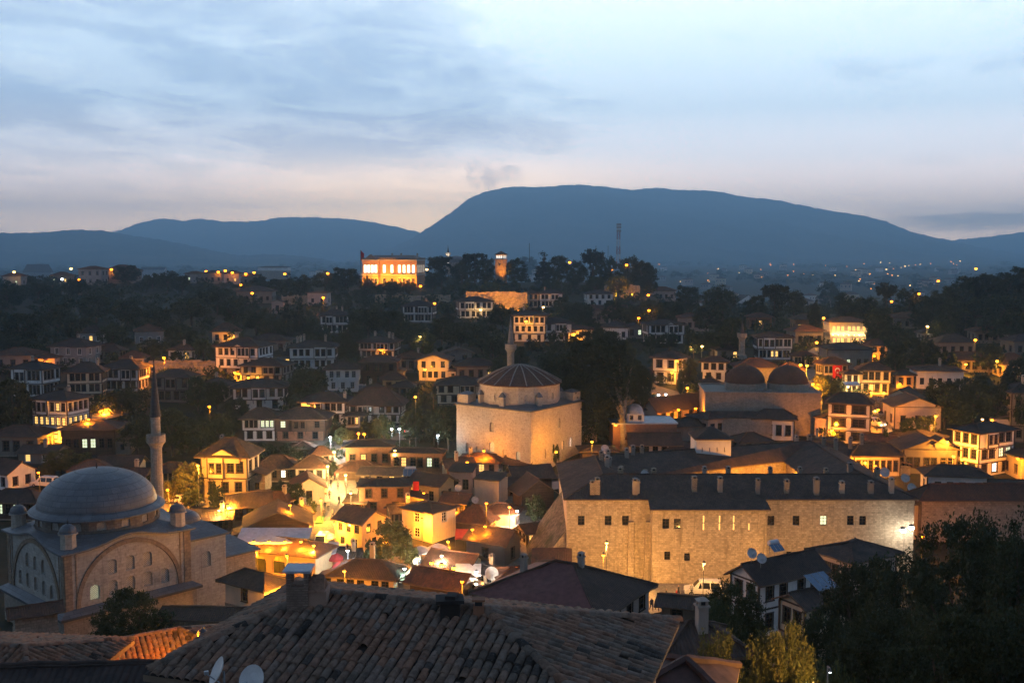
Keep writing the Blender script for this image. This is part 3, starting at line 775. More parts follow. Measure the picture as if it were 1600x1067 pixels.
hh('l9', TH, 'white two-storey timber house above the lit bend with a stone ground floor', 342, 424, 543, 592, 528, -12, rows=(6, 5, 3), gwall='stone', gh=2.6, chim=[(-.4, .2, 1.0)])
hh('l10', VH, 'small cream house with a yellow lamp at its corner above the white timber house', 332, 376, 519, 536, 505, 8, wall='cream', rows=(3,), timber=False, roof='red', lit={(0, 2): 'w'})
hh('l11', VH, 'low red-roofed house at the left edge with one orange lit end', 0, 62, 556, 580, 543, 0, wall='dim', rows=(3,), timber=False, roof='red')
hh('l11b', VH, 'narrow orange lit annexe beside the low red-roofed house', 64, 90, 560, 582, 553, 0, wall='pink', rows=(2,), timber=False, roof='red', lit={(0, 0): 'w'})
hh('l12', VH, 'low pale house with four dark windows at the left edge above the parked van', -6, 74, 683, 712, 664, 0, wall='dim', rows=(4,), timber=False, roof='grey', wscale=1.1)
hh('l13', VH, 'dark boarded house with one pale lit window left of the minaret', 106, 192, 672, 712, 656, 6, wall='wood', rows=(6,), lit={(0, 2): 'c', (0, 3): 'c'}, roof='grey')
hh('l16', VH, 'white gabled house at the left edge beside the parked van', -20, 54, 741, 768, 716, 62, 'gy', 'white', rows=(2,), side=(3,), timber=False, roof='grey', r=1.2, ov=.4)
hh('l17', 'market_shed', 'low dark shop roof with pale green lit front at the left edge', -12, 72, 786, 812, 764, -6, wall='wood', rows=(6,), timber=False, roof='grey', lit={(0, 1): 'c', (0, 3): 'c'}, r=.5, cat='shop')
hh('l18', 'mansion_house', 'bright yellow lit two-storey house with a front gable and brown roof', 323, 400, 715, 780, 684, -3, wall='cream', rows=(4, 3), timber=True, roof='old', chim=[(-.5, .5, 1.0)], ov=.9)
hh('l19', VH, 'small yellow lit house half hidden by the glowing tree', 248, 292, 738, 772, 722, 6, wall='ochre', rows=(5, 2), timber=False, roof='red')
hh('l20', VH, 'low dark roofed house with a cream gable end left of the minaret', 160, 222, 726, 746, 708, 0, 'gx', 'cream', rows=(0,), side=(0,), timber=False, roof='old', r=.6)
# --- ridge on the far left
hh('r1', VH, 'broad hip-roofed house on the far left skyline', 38, 82, 426, 440, 413, 6, wall='dim', rows=(4,), timber=False, roof='red')
hh('r2', VH, 'pale two-storey house on the left skyline beside an orange lit wall', 128, 166, 421, 445, 416, -4, wall='grey', rows=(3, 3), timber=False, roof='red')
hh('r3', VH, 'dark wide-roofed house on the left skyline behind dense bushes', 168, 216, 424, 442, 414, 0, wall='dim', rows=(3,), timber=False, roof='red')
hh('r4', VH, 'dark house with a pale gable end on the left skyline', 222, 259, 421, 440, 417, 0, 'gx', 'grey', rows=(2,), timber=False, roof='old')
hh('r5', VH, 'low grey house with a lit window left of the orange ridge lamps', 292, 318, 428, 442, 424, 0, wall='grey', rows=(2,), timber=False, roof='red', lit={(0, 0): 'c'})
hh('r6', VH, 'grey flat-looking house beside the low grey house on the ridge', 319, 350, 427, 443, 423, 4, wall='dim', rows=(3,), timber=False, roof='old')
hh('r7', VH, 'small orange lit house on the ridge left of the mansion', 352, 378, 428, 444, 423, -5, wall='pink', rows=(2,), timber=False, roof='red', lit={(0, 1): 'w'})
hh('r8', VH, 'dim red-roofed house at the foot of the ridge lamps', 380, 402, 432, 446, 427, 0, wall='dim', rows=(2,), timber=False, roof='red')
hh('r9', VH, 'small pale house in the trees at the far left edge of the ridge', 10, 38, 432, 448, 426, 0, wall='grey', rows=(2,), timber=False, roof='red', lit={(0, 1): 'c'})
hh('r10', VH, 'little house with a bright lit window on the left ridge', 84, 112, 431, 444, 425, 0, wall='dim', rows=(3,), timber=False, roof='red', lit={(0, 0): 'c', (0, 2): 'w'})
hh('r11', VH, 'long white shed on the far plain behind the ridge houses', 405, 452, 418, 423, 416, 0, wall='white', rows=(0,), timber=False, roof='grey', r=.4, D=1500, plinth=12, dmax=30)
hh('r12', VH, 'low dark house under the lamp left of the government mansion', 372, 430, 456, 474, 447, 5, wall='dim', rows=(5,), timber=False, roof='old')
hh('r13', VH, 'square orange lit house with a lamp on its wall below the mansion', 482, 516, 458, 478, 455, -8, 'hip', 'pink', rows=(2,), timber=False, roof='red')
hh('r14', VH, 'small pink gable lit orange left of the dark conifers', 426, 444, 472, 490, 467, 0, 'gy', 'pink', rows=(1,), timber=False, roof='old')
# --- centre, far
hh('c22', TH, 'white two-row timber house among dark trees below the orange lit house', 500, 548, 494, 521, 484, 8, rows=(6, 5), chim=[(.1, .3, 1.3), (.5, .3, 1.3)])
hh('c23', TH, 'white many-windowed timber house under the bright orange lamp', 630, 682, 479, 504, 470, -8, rows=(8, 8), chim=[(-.6, .3, 1.5), (.4, .3, 1.2)])
hh('c24', TH, 'white timber house with a pink lit bay left of the floodlit cliff', 711, 771, 472, 498, 464, 10, rows=(6, 6), chim=[(.5, .4, 1.4)])
hh('c25', VH, 'low brown hip-roofed house between two white timber houses', 395, 453, 533, 552, 521, 0, wall='dim', rows=(4,), timber=False, roof='old')
hh('c26', TH, 'large white timber house with a cluster of white chimneys', 453, 529, 543, 578, 532, 6, rows=(6, 6), chim=[(-.75, .3, 1.5), (-.6, .3, 1.5), (-.45, .3, 1.7), (.5, .3, 1.6)])
hh('c28', TH, 'wide white timber house with a small lamp under its single window row', 563, 624, 536, 560, 526, -4, rows=(8, 6), chim=[(-.3, .3, 1.5), (.5, .2, 1.4), (.7, .2, 1.4)])
hh('c29', TH, 'dark boarded timber house below the wide white house', 567, 622, 566, 603, 555, 0, wall='wood', rows=(4, 3), roof='red')
hh('c30', VH, 'cream three-storey gable-fronted house with a street lamp before it', 654, 706, 563, 595, 550, -4, 'gy', 'cream', rows=(3, 4), timber=False, style='P', r=1.1, roof='red')
hh('c31', VH, 'dark gabled house behind the cream gable-fronted house', 692, 738, 551, 572, 541, 10, 'gy', 'dim', rows=(2,), timber=False, roof='grey')
hh('c32', VH, 'brown house with an orange lit end and a roof dish above the stone mosque', 707, 776, 573, 596, 560, 10, wall='dim', rows=(4,), timber=True, roof='old', lit={(0, 3): 'w'})
hh('c33', TH, 'grey-roofed cream timber house just left of the stone mosque', 683, 757, 602, 632, 588, 0, wall='cream', rows=(5, 4), roof='grey')
hh('c34', TH, 'grey timber house with an orange lit left end behind the big veranda house', 382, 455, 573, 600, 560, -6, wall='grey', rows=(5, 4), lit={(0, 4): 'c', ('l', 0, 0): 'w'})
hh('c35', TH, 'broad white timber house with three window groups above the twin-roofed house', 364, 453, 607, 644, 592, 10, rows=(7, 3), chim=[])
hh('c36', TH, 'white square two-storey house with tall windows right of the dark tree', 509, 565, 578, 613, 565, 8, rows=(4, 3), timber=False, style='W')
hh('c37', TH, 'white timber house with an oval wall medallion and a lamp at its corner', 474, 547, 629, 664, 613, -4, rows=(6, 3), chim=[(.9, -.3, 1.2)])
hh('c38', TH, 'long white timber house with a solar panel roof right of the medallion house', 548, 632, 634, 662, 606, -2, rows=(7, 5), roof='grey', r=.6)
hh('c38b', VH, 'small lit annexe with four glowing panes under the medallion house', 541, 571, 650, 668, 645, 0, wall='cream', rows=(4,), timber=False, roof='old', litall=None, lit={(0, 2): 'w'}, r=.5)
hh('c39a', TH, 'white half of the twin-roofed house with three lit upper windows', 383, 436, 655, 690, 637, 0, rows=(6, 3), lit={(0, 3): 'c', (0, 4): 'c', (0, 5): 'c'})
hh('c39b', TH, 'dark boarded half of the twin-roofed house with one lit window', 436, 514, 656, 690, 636, 0, wall='wood', rows=(4, 3), lit={(0, 0): 'c'}, gwall='brick')
hh('c40', VH, 'small house with an orange lit wall right of the dark boarded timber house', 596, 634, 594, 616, 581, 10, wall='ochre', rows=(2,), timber=False, roof='red')
hh('c41', VH, 'low dark roof beside the small orange lit house', 612, 655, 606, 622, 596, -8, wall='dim', rows=(3,), timber=False, roof='grey')
# --- centre right, far
hh('m42a', TH, 'orange lit end of the long white house beside the floodlit cliff', 818, 842, 459, 481, 454, 0, wall='cream', rows=(3, 3), timber=True)
hh('m42b', TH, 'long white timber house with dark window bands right of the floodlit cliff', 842, 878, 459, 481, 453, 0, rows=(5, 5), chim=[(-.5, .2, 1.4)])
hh('m44', TH, 'tall white timber house washed yellow by a lamp on the slope', 802, 857, 494, 535, 485, -8, rows=(6, 5, 3), chim=[(-.5, .4, 1.4)])
hh('m45', TH, 'white timber house with long dark windows right of the yellow washed house', 838, 892, 506, 534, 496, 4, rows=(5, 5), chim=[])
hh('m46', VH, 'low cream house with a lamp at its corner above the great tree', 878, 926, 516, 532, 508, -4, wall='cream', rows=(4,), timber=False, roof='red')
hh('m47', 'kiosk', 'small white kiosk with a hip roof on top of the wooded hill', 827, 851, 421, 440, 415, 14, wall='white', rows=(3,), timber=False, style='P', cat='kiosk', r=.9)
hh('m48', VH, 'white two-part house below the floodlit rock', 913, 956, 460, 478, 453, 6, rows=(4, 3), timber=False)
hh('m49', VH, 'dark reddish gabled house under the white two-part house', 925, 977, 485, 505, 476, 0, 'gx', 'dim', rows=(3,), timber=False, roof='red')
hh('m50', VH, 'long house lit orange at its left end beside the wooded hill', 1009, 1058, 455, 470, 448, -10, wall='pink', rows=(5,), timber=False, roof='red')
hh('m51', TH, 'white timber house with a little central gable right of the great tree', 1006, 1066, 508, 538, 499, 4, rows=(6, 6), timber=True)
hh('m52', VH, 'pale house with one brilliant white lit window behind the central-gable house', 1058, 1107, 497, 517, 489, -4, wall='grey', rows=(4,), timber=False, roof='red', lit={(0, 3): 'b'})
hh('m53', VH, 'small dark gabled house left of the central-gable house', 974, 1006, 513, 528, 503, 12, 'gy', 'dim', rows=(2,), timber=False, lit={(0, 1): 'c'}, roof='old')
hh('m54', TH, 'white corner house with big dark windows and two lamps on its right side', 1019, 1074, 561, 602, 548, -32, rows=(2, 2), side=(2, 2), wscale=1.5, wtall=1.3, r=.8)
hh('m55', 'long_hall', 'long low hall with an orange lit windowed front and pink gable end', 1000, 1106, 640, 664, 613, 38, 'gx', 'pink', rows=(5,), side=(0,), timber=False, roof='grey', r=.28, cat='hall')
hh('m58', TH, 'white timber house with two even rows of shuttered windows beside the small minaret', 1178, 1235, 528, 563, 519, -4, rows=(8, 8), lit={(1, 3): 'w', (1, 4): 'w'}, roof='red')
hh('m59', VH, 'low cream house right of the even-windowed timber house', 1236, 1271, 557, 574, 549, -4, wall='cream', rows=(5,), timber=False, roof='red')
hh('m60', VH, 'white house with a small round dish left of the twin-domed bathhouse', 1094, 1138, 567, 597, 557, -16, rows=(3, 2), timber=False, roof='old')
hh('m62', VH, 'white gabled house among trees near the plain', 1143, 1181, 470, 484, 460, 24, 'gy', 'white', rows=(2,), side=(2,), timber=False, roof='old')
hh('m63', VH, 'narrow pale house behind the tall cypress', 1277, 1296, 466, 488, 461, 0, 'gx', 'grey', rows=(2,), timber=False, roof='red')
hh('m64', VH, 'dim brick house with tiny lit windows above the even-windowed house', 1168, 1203, 496, 514, 489, 0, wall='brick', rows=(3,), timber=False, roof='red', lit={(0, 1): 'w'})
hh('m61', 'small_mosque', 'low stone prayer hall beside the small minaret behind the bathhouse domes', 1146, 1214, 575, 600, 560, -4, wall='hammam', rows=(0,), side=(0,), timber=False, roof='red', cat='mosque')
hh('m61b', 'shop_house', 'white lit shop front with a tiled roof behind the right bathhouse dome', 1212, 1257, 579, 602, 567, -12, wall='white', rows=(5,), timber=False, roof='red', lit={(0, 1): 'b', (0, 3): 'w'}, cat='shop')
# --- right side
hh('q1', VH, 'dark low house below the bright museum mansion', 1284, 1356, 546, 580, 536, -4, wall='dim', rows=(5,), timber=True, roof='old', lit={(0, 2): 'c'})
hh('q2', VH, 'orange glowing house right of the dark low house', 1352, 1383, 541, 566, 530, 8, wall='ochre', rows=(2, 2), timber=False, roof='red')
hh('q3', TH, 'cream timber house carrying a large red flag above the lit street', 1278, 1320, 570, 604, 558, 4, wall='cream', rows=(5, 5), roof='red')
hh('q4', 'shop_house', 'white floodlit shop house squeezed between flag house and bay house', 1318, 1340, 585, 618, 578, 0, wall='white', rows=(2, 2), timber=False, roof='red', cat='shop')
hh('q5', TH, 'cream bay-fronted house with two rows of brown shutters above lit awnings', 1338, 1390, 580, 618, 566, -10, wall='cream', rows=(4, 4), roof='red', litall=None, lit={(1, 1): 'w'})
hh('q6', VH, 'white gabled house left of the lit right-hand street trees', 1384, 1440, 622, 640, 603, -40, 'gy', 'white', rows=(1,), side=(2,), timber=False, roof='grey', r=.9)
hh('q7', VH, 'pinkish gable-fronted house beside the parked ambulance', 1384, 1462, 636, 672, 616, -6, 'gy', 'pink', rows=(3,), timber=True, roof='grey', r=.9, ov=.5)
hh('q8', VH, 'white long house with three square windows under a dark hip roof', 1422, 1502, 581, 610, 570, -12, rows=(5,), side=(2,), timber=False, style='P', roof='red', wscale=1.0, chim=[(.1, -.2, 1.6)])
hh('q9', VH, 'small orange lit house left of the white long house', 1396, 1423, 587, 606, 578, 0, wall='ochre', rows=(2,), timber=False, roof='old')
hh('q10', TH, 'dark four-storey timber house cut by the right edge', 1566, 1640, 615, 692, 596, -6, wall='dim', rows=(5, 5, 4), roof='old', chim=[(-.3, -.2, 1.4)])
hh('q11', VH, 'dark hip-roofed house among trees on the right slope', 1456, 1516, 536, 556, 522, 4, wall='dim', rows=(4,), timber=False, roof='old')
hh('q12', VH, 'long dim house with a lamp before it on the right slope', 1470, 1564, 564, 582, 550, -4, wall='dim', rows=(7,), timber=False, roof='red', r=.4)
hh('q13', VH, 'low house with a lamp at its corner near the right edge', 1556, 1600, 570, 590, 552, 6, wall='ochre', rows=(3,), timber=False, roof='old')
hh('q14', VH, 'red-roofed dim house on the right slope behind the dark trees', 1389, 1442, 497, 514, 488, 0, wall='dim', rows=(4,), timber=False, roof='red')
hh('q15', VH, 'small dark house with a white chimney on the right slope', 1436, 1466, 521, 536, 512, 0, wall='grey', rows=(2,), timber=False, roof='old', chim=[(.2, 0, 1.5)])
hh('q16', VH, 'dim long roof below the right ridge lamps', 1516, 1566, 519, 536, 509, -5, wall='dim', rows=(4,), timber=False, roof='red')
hh('q17', VH, 'dark house at the right edge under the ridge forest', 1570, 1625, 534, 556, 522, 4, wall='dim', rows=(3,), timber=False, roof='old')
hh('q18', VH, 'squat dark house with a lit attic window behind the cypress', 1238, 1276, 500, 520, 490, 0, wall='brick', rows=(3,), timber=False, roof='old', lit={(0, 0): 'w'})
hh('q19', VH, 'dark wide-roofed house left of the bright museum mansion', 1232, 1282, 518, 540, 508, 6, wall='dim', rows=(4,), timber=False, roof='red')
hh('q20', TH, 'three-storey white timber house with large square windows above the khan', 1290, 1362, 633, 696, 613, -24, rows=(2, 2, 2), side=(1, 1, 1), wscale=2.2, wtall=.95, r=.55, roof='grey', jet=.0)
hh('q21', TH, 'white house with four dark doors-like windows left of the three-storey house', 1176, 1242, 657, 690, 640, -14, rows=(4,), side=(2,), wtall=2.2, roof='grey', r=.5)
hh('q22', 'open_pavilion', 'grey pavilion with wide openings under a flat hip roof behind the khan', 1077, 1142, 656, 690, 643, 30, wall='grey', rows=(3,), side=(3,), timber=False, style='P', wscale=1.5, r=1.0, cat='pavilion')
hh('q23', 'bazaar_row', 'long bazaar building with a yellow lit front behind the khan chimneys', 1210, 1330, 713, 742, 690, -3, wall='cream', rows=(0,), side=(0,), timber=False, roof='old', r=.25, cat='shop', ov=1.0)
hh('q23b', 'bazaar_row', 'orange lit row of tall brown windows behind the khan right end', 1330, 1402, 713, 745, 693, -3, wall='cream', rows=(7,), side=(0,), timber=True, roof='grey', r=.35, wtall=2.0, cat='shop')
hh('q24', TH, 'grey gabled house with a projecting dormer bay right of the khan roofs', 1398, 1486, 702, 742, 678, -6, 'gy', 'dim', rows=(6,), timber=True, roof='grey', r=.8, wtall=2.0)
hh('q25', TH, 'large white three-storey house with its left side lit yellow', 1486, 1582, 678, 748, 660, 26, rows=(4, 4, 3), side=(3, 3, 2), lit={(1, 2): 'c', (1, 3): 'c', (2, 1): 'b'}, roof='old', r=.6, wscale=1.25)
hh('q26', 'arched_pavilion', 'small white pavilion with four arched windows beside the khan', 1442, 1535, 745, 778, 727, -5, rows=(4,), side=(1,), timber=True, roof='grey', r=.5, cat='pavilion', style='P', wtall=1.6)
hh('q27', VH, 'orange lit wall house at the right edge below the white three-storey house', 1578, 1660, 716, 752, 700, 0, wall='ochre', rows=(3,), timber=False, roof='old')
hh('q28', 'market_hall', 'long low brown-roofed hall between the khan and the right edge', 1430, 1640, 782, 806, 756, 0, wall='stone', rows=(0,), side=(0,), timber=False, roof='red', r=.2, cat='hall', D=158)
# --- around the bazaar street
hh('b90', VH, 'white gabled house with one small window beside the bazaar street', 452, 512, 762, 792, 738, 14, 'gy', 'white', rows=(1,), timber=False, roof='red', r=1.2, style='P', ov=.5)
hh('b91', 'market_row', 'long low red-brown roofs behind the white gabled house', 402, 466, 733, 752, 711, 4, wall='wood', rows=(5,), timber=False, roof='red', r=.7, cat='shop', lit={(0, 3): 'b'})
hh('b91b', 'market_row', 'low red-brown roofed shop touching the top of the bazaar street', 466, 512, 732, 754, 712, 0, wall='pink', rows=(3,), timber=False, roof='red', r=.8, cat='shop')
hh('b91c', VH, 'small orange lit roof at the head of the bazaar street', 486, 518, 712, 728, 697, 20, wall='pink', rows=(2,), timber=False, roof='red')
hh('b92', VH, 'dark tile roofed house below the yellow lit house', 354, 424, 790, 822, 764, 24, 'gx', 'dim', rows=(3,), side=(2,), timber=False, roof='grey', r=.7)
hh('b93', 'restaurant', 'large dark gabled restaurant above a lit white awning', 382, 488, 822, 862, 786, 10, 'gy', 'wood', rows=(0,), side=(3,), timber=True, roof='grey', r=.8, cat='restaurant', ov=.8)
hh('b96', VH, 'yellow lit gabled house at the corner of the bazaar street', 524, 604, 818, 866, 790, -34, 'gx', 'ochre', rows=(3, 2), side=(2, 1), timber=False, roof='grey', r=.9, style='P', ov=.5, jet=0)
hh('b97', 'brick_house', 'brown brick house with a roof terrace and two small windows', 560, 644, 762, 806, 748, 6, wall='brick', rows=(3, 2), timber=False, roof='grey', r=.7, ov=.4, kind='hip', lit={(0, 1): ''})
hh('b98', VH, 'brown house with a lit doorway right of the street head', 540, 614, 699, 732, 687, 4, wall='brick', rows=(4,), timber=False, roof='grey', lit={(0, 1): 'w'}, r=.6)
hh('b98b', VH, 'low orange tiled canopy house below the lit doorway house', 530, 592, 738, 752, 720, 4, wall='wood', rows=(0,), timber=False, roof='red', r=.6)
hh('b99', 'brick_house', 'orange brick row house with small lit windows right of the street', 612, 696, 709, 738, 702, -4, wall='brick', rows=(6,), timber=False, roof='old', lit={(0, 1): 'w', (0, 4): 'c'}, r=.4, ov=.3)
hh('b100', VH, 'dark roofed house with a cream lit right wall behind the bazaar', 642, 710, 757, 794, 736, -30, 'gx', 'ochre', rows=(2,), side=(2,), timber=False, roof='grey', r=.8, style='P')
hh('b101', VH, 'cream house with a shed roof left of the plain cream block', 702, 744, 738, 776, 727, -14, 'shed', 'pink', rows=(2,), side=(1,), timber=False, roof='grey', r=.8, ov=.3, style='P')
hh('b101b', VH, 'plain windowless cream block house in the middle of the bazaar', 741, 794, 752, 792, 746, -24, 'shed', 'cream', rows=(0,), side=(0,), timber=False, roof='grey', r=.9, ov=.25)
hh('b102', VH, 'cream house with a projecting bay behind the glowing willow', 628, 713, 803, 850, 786, -34, 'hip', 'cream', rows=(1, 1), side=(1, 0), timber=False, roof='grey', r=.9, ov=.5, style='W', jet=0)
hh('b103', 'restaurant', 'restaurant under an orange lit hip roof in the bazaar', 712, 776, 819, 836, 789, -22, 'hip', 'wood', rows=(0,), side=(0,), timber=False, roof='red', r=.8, cat='restaurant', ov=.9)
hh('b104', 'shop_house', 'red-roofed shop right of the orange lit restaurant', 757, 812, 804, 826, 786, -12, 'hip', 'cream', rows=(0,), side=(0,), timber=False, roof='red', r=.7, cat='shop', ov=.7)
hh('b104b', VH, 'dark tiled house roof beside the khan left corner', 800, 866, 770, 800, 738, 20, 'gy', 'wood', rows=(0,), side=(0,), timber=False, roof='grey', r=.9)
hh('b104c', VH, 'black roofed shed between the stone mosque and the khan', 792, 862, 746, 770, 724, 16, 'gx', 'wood', rows=(0,), side=(0,), timber=False, roof='grey', r=.8)
hh('b105', VH, 'dark roofed house with a white gable beside the steps', 728, 814, 850, 888, 820, -30, 'gx', 'dim', rows=(1,), side=(1,), timber=False, roof='grey', r=.7, ov=.5)
hh('b106', 'restaurant', 'corner restaurant with glowing lanterns under a tiled roof', 670, 752, 886, 912, 856, -26, 'gx', 'white', rows=(0,), side=(0,), timber=False, roof='red', r=.8, cat='restaurant', ov=1.0)
hh('b108', VH, 'dark roofed house with a white chimney before the bazaar street', 520, 632, 906, 930, 874, -10, 'hip', 'pink', rows=(5,), side=(1,), timber=False, roof='grey', r=.6, ov=.7, style='P', chim=[(.1, .2, 2.2)])
hh('b109', VH, 'low roof with an orange lit edge before the lantern restaurant', 640, 742, 918, 940, 886, -24, 'gx', 'wood', rows=(0,), side=(0,), timber=False, roof='red', r=.6)
# --- near right
hh('n117', VH, 'grey tiled house with a pink side wall before the khan', 1268, 1398, 880, 925, 846, 34, 'hip', 'pink', rows=(3,), side=(4,), timber=True, roof='old', r=.8, D=120)
hh('k57', VH, 'grey tiled house with three dark windows before the domed brown block', 984, 1058, 693, 718, 673, 0, 'gx', 'pink', rows=(5,), side=(0,), timber=False, roof='grey', r=.6, wtall=1.9, style='P')
hh('k57b', VH, 'low dark roof right of the three-window house behind the khan', 1040, 1092, 706, 722, 690, -10, wall='dim', rows=(0,), timber=False, roof='grey')
hh('k58', VH, 'brown low house with two round dishes behind the khan left roof', 906, 960, 706, 728, 696, 4, 'hip', 'wood', rows=(0,), timber=False, roof='old')
hh('k59', VH, 'small cream hall beside the stone mosque right wall', 906, 934, 664, 690, 655, -6, 'hip', 'pink', rows=(0,), side=(0,), timber=False, roof='old', r=1.0)
hh('k60', VH, 'dim roof between the long hall and the bathhouse', 1044, 1106, 668, 690, 652, 12, wall='dim', rows=(0,), timber=False, roof='old')
hh('k61', VH, 'low red roof glowing under the long hall', 1006, 1062, 668, 686, 650, -14, wall='dim', rows=(0,), timber=False, roof='red')
hh('k62', VH, 'dark little roofs between the khan and the white house', 1142, 1200, 692, 712, 676, 14, wall='dim', rows=(2,), timber=False, roof='grey')

# --- the jumble of low roofs filling the bazaar
FILL = [('f1', 'dark tiled shed right of the arcade garden', 318, 366, 812, 832, 796, 12, 'gx', 'wood', 'grey'), ('f2', 'low red roof between the yellow lit house and the restaurant', 408, 462, 786, 806, 768, -14, 'hip', 'dim', 'red'),
        ('f3', 'dark hip roof right of the restaurant gable', 440, 490, 806, 826, 790, 20, 'hip', 'wood', 'grey'), ('f4', 'small brown roof left of the yellow corner house', 528, 566, 872, 888, 856, 18, 'gx', 'wood', 'old'),
        ('f5', 'dark lean roof above the brown brick house terrace', 566, 634, 742, 760, 728, -6, 'gx', 'dim', 'grey'), ('f6', 'old roof right of the orange brick row', 690, 742, 730, 752, 714, 16, 'gx', 'brick', 'old'),
        ('f7', 'orange lit low roof under the stone mosque left wall', 712, 790, 724, 744, 708, -12, 'hip', 'pink', 'red'), ('f8', 'black shed roof right of the mosque foot', 786, 838, 726, 744, 712, -18, 'gx', 'wood', 'grey'),
        ('f9', 'dark roof behind the plain cream block', 764, 812, 760, 780, 744, 24, 'gx', 'dim', 'grey'), ('f10', 'rust roof between cream block and restaurant', 690, 742, 786, 806, 768, -20, 'gx', 'wood', 'red'),
        ('f11', 'brown roof touching the khan buttress', 808, 858, 832, 856, 814, 26, 'gx', 'stone', 'old'), ('f12', 'small dark roof beside the lantern restaurant', 742, 786, 896, 916, 880, -26, 'gx', 'dim', 'grey'),
        ('f13', 'red roof below the dark house with the white gable', 770, 832, 906, 928, 886, 14, 'hip', 'pink', 'red'), ('f14', 'brown shop roof on the right side of the bazaar street', 540, 584, 786, 806, 772, -24, 'gx', 'wood', 'old'),
        ('f15', 'dark roof filling the gap behind the projecting bay house', 604, 652, 800, 820, 784, 22, 'gx', 'dim', 'grey'), ('f16', 'low dark roof left of the bazaar street head', 452, 494, 704, 722, 690, 10, 'hip', 'wood', 'grey'),
        
        ('f19', 'old roof at the left foot of the great minaret', 196, 236, 744, 764, 728, -10, 'gx', 'dim', 'old'), ('f20', 'dark roof below the dark boarded house', 112, 176, 736, 756, 718, 12, 'hip', 'wood', 'grey'),
        ('f21', 'dark roof behind the white left-edge gable', 40, 98, 708, 726, 694, 0, 'gx', 'dim', 'grey'), ('f22', 'long dark roof beside the great dome and yellow house', 300, 352, 806, 822, 792, -12, 'gx', 'wood', 'grey'),
        ('f23', 'low red roof right of the three-storey white house', 1344, 1400, 690, 712, 676, -16, 'gx', 'pink', 'red'), ('f24', 'dark roof below the pinkish gable front', 1400, 1470, 686, 704, 670, 18, 'hip', 'dim', 'grey'),
        ('f25', 'orange washed roof right of the bathhouse', 1262, 1300, 694, 712, 680, -18, 'gx', 'ochre', 'red'), ('f26', 'brown roof behind the arched pavilion', 1450, 1530, 718, 740, 702, 8, 'gx', 'dim', 'old'),
        ('f27', 'dim roof right of the arched pavilion', 1536, 1610, 764, 786, 748, -6, 'gx', 'stone', 'grey'), ('f28', 'low roof left of the even-windowed house', 1112, 1156, 548, 564, 536, 8, 'hip', 'dim', 'old'),
        ('f29', 'small house under the white dish house', 1086, 1130, 604, 622, 590, -10, 'hip', 'pink', 'old'), ('f30', 'brown house under the wide white timber house', 622, 664, 560, 580, 548, 6, 'hip', 'dim', 'red'),
        ('f31', 'dark house left of the broad white timber house', 318, 362, 604, 626, 590, -8, 'hip', 'dim', 'grey'), ('f32', 'pale house below the low brown house', 424, 462, 556, 576, 545, 4, 'hip', 'grey', 'old'),
        ('f33', 'cream house right of the white square house', 566, 606, 612, 634, 600, -6, 'hip', 'cream', 'old'), ('f34', 'dim house between the long hall and the plane tree', 1008, 1046, 640, 658, 628, 0, 'hip', 'dim', 'red'),
        ('f35', 'white house below the reddish gabled house', 940, 984, 512, 532, 502, -6, 'hip', 'white', 'old'), ('f36', 'grey house on the slope left of the pyramid pavilion', 128, 166, 520, 538, 508, 6, 'hip', 'grey', 'old'),
        ('f37', 'small white house above the broad white timber house', 268, 306, 548, 566, 537, -4, 'hip', 'white', 'red'), ('f38', 'long dim house left of the cream lit timber house', 96, 140, 605, 625, 592, 0, 'hip', 'dim', 'old')]
for k, lab, x0, x1, ye, yb, ap, yw, kd, wl_, rf in FILL:
    rr = random.Random(k); n = rr.choice((2, 3, 3, 4))
    hh(k, VH, lab, x0, x1, ye, yb, ap, yw, kd, wl_, rows=(n,), timber=rr.random() < .4, roof=rf, r=rr.uniform(.7, 1.0), ov=rr.uniform(.4, .8), style=rr.choice('TPW'), chim=[(rr.uniform(-.6, .6), rr.uniform(-.4, .4), 1.1)] if rr.random() < .5 else [], lit={(0, rr.randrange(n)): 'w'} if rr.random() < .3 else None)
# ================================================================== landmarks
M_PALE = plain('pale_stucco', (.50, .47, .42), .8)
M_QUOIN = stone('brown_quoin_stone', (.30, .225, .16), .6, .36, .3)
M_REDROOF = plain('red_sheet_roof', (.15, .058, .05), .75, 0, .35)
M_FLAGRED = plain('red_flag_cloth', (.55, .02, .02), .8, 0, .1)
def lattice_mesh():
    if 'lat' in WIN: return WIN['lat']
    m = MB(); n = 5; nn = 7
    def bar(x0, z0, x1, z1, w=.035, y=0.0):
        a = Vector((x0, y, z0)); b = Vector((x1, y, z1)); d = (b - a).normalized(); s_ = Vector((-d.z, 0, d.x)) * w
        m.poly([a - s_, b - s_, b + s_, a + s_]); 
    for i in range(-nn, n + 1):
        for sg, y in ((1, -.01), (-1, -.02)):
            x0, z0, x1, z1 = i / n, 0.0, i / n + nn / n, 1.0
            if x0 < 0: z0 = (0 - x0) / (nn / n); x0 = 0
            if x1 > 1: z1 = z0 + (1 - x0) / (nn / n); x1 = 1
            if x1 - x0 < .02: continue
            if sg < 0: x0, x1 = 1 - x0, 1 - x1
            bar(x0 - .5, z0 - .5, x1 - .5, z1 - .5, .035, y)
    p = MB(); p.poly([(-.52, .05, -.52), (.52, .05, -.52), (.52, .05, .52), (-.52, .05, .52)])
    WIN['lat'] = (m.mesh('window', [M_PALE]), {k: p.mesh('pane', [v]) for k, v in PANES.items()})
    return WIN['lat']
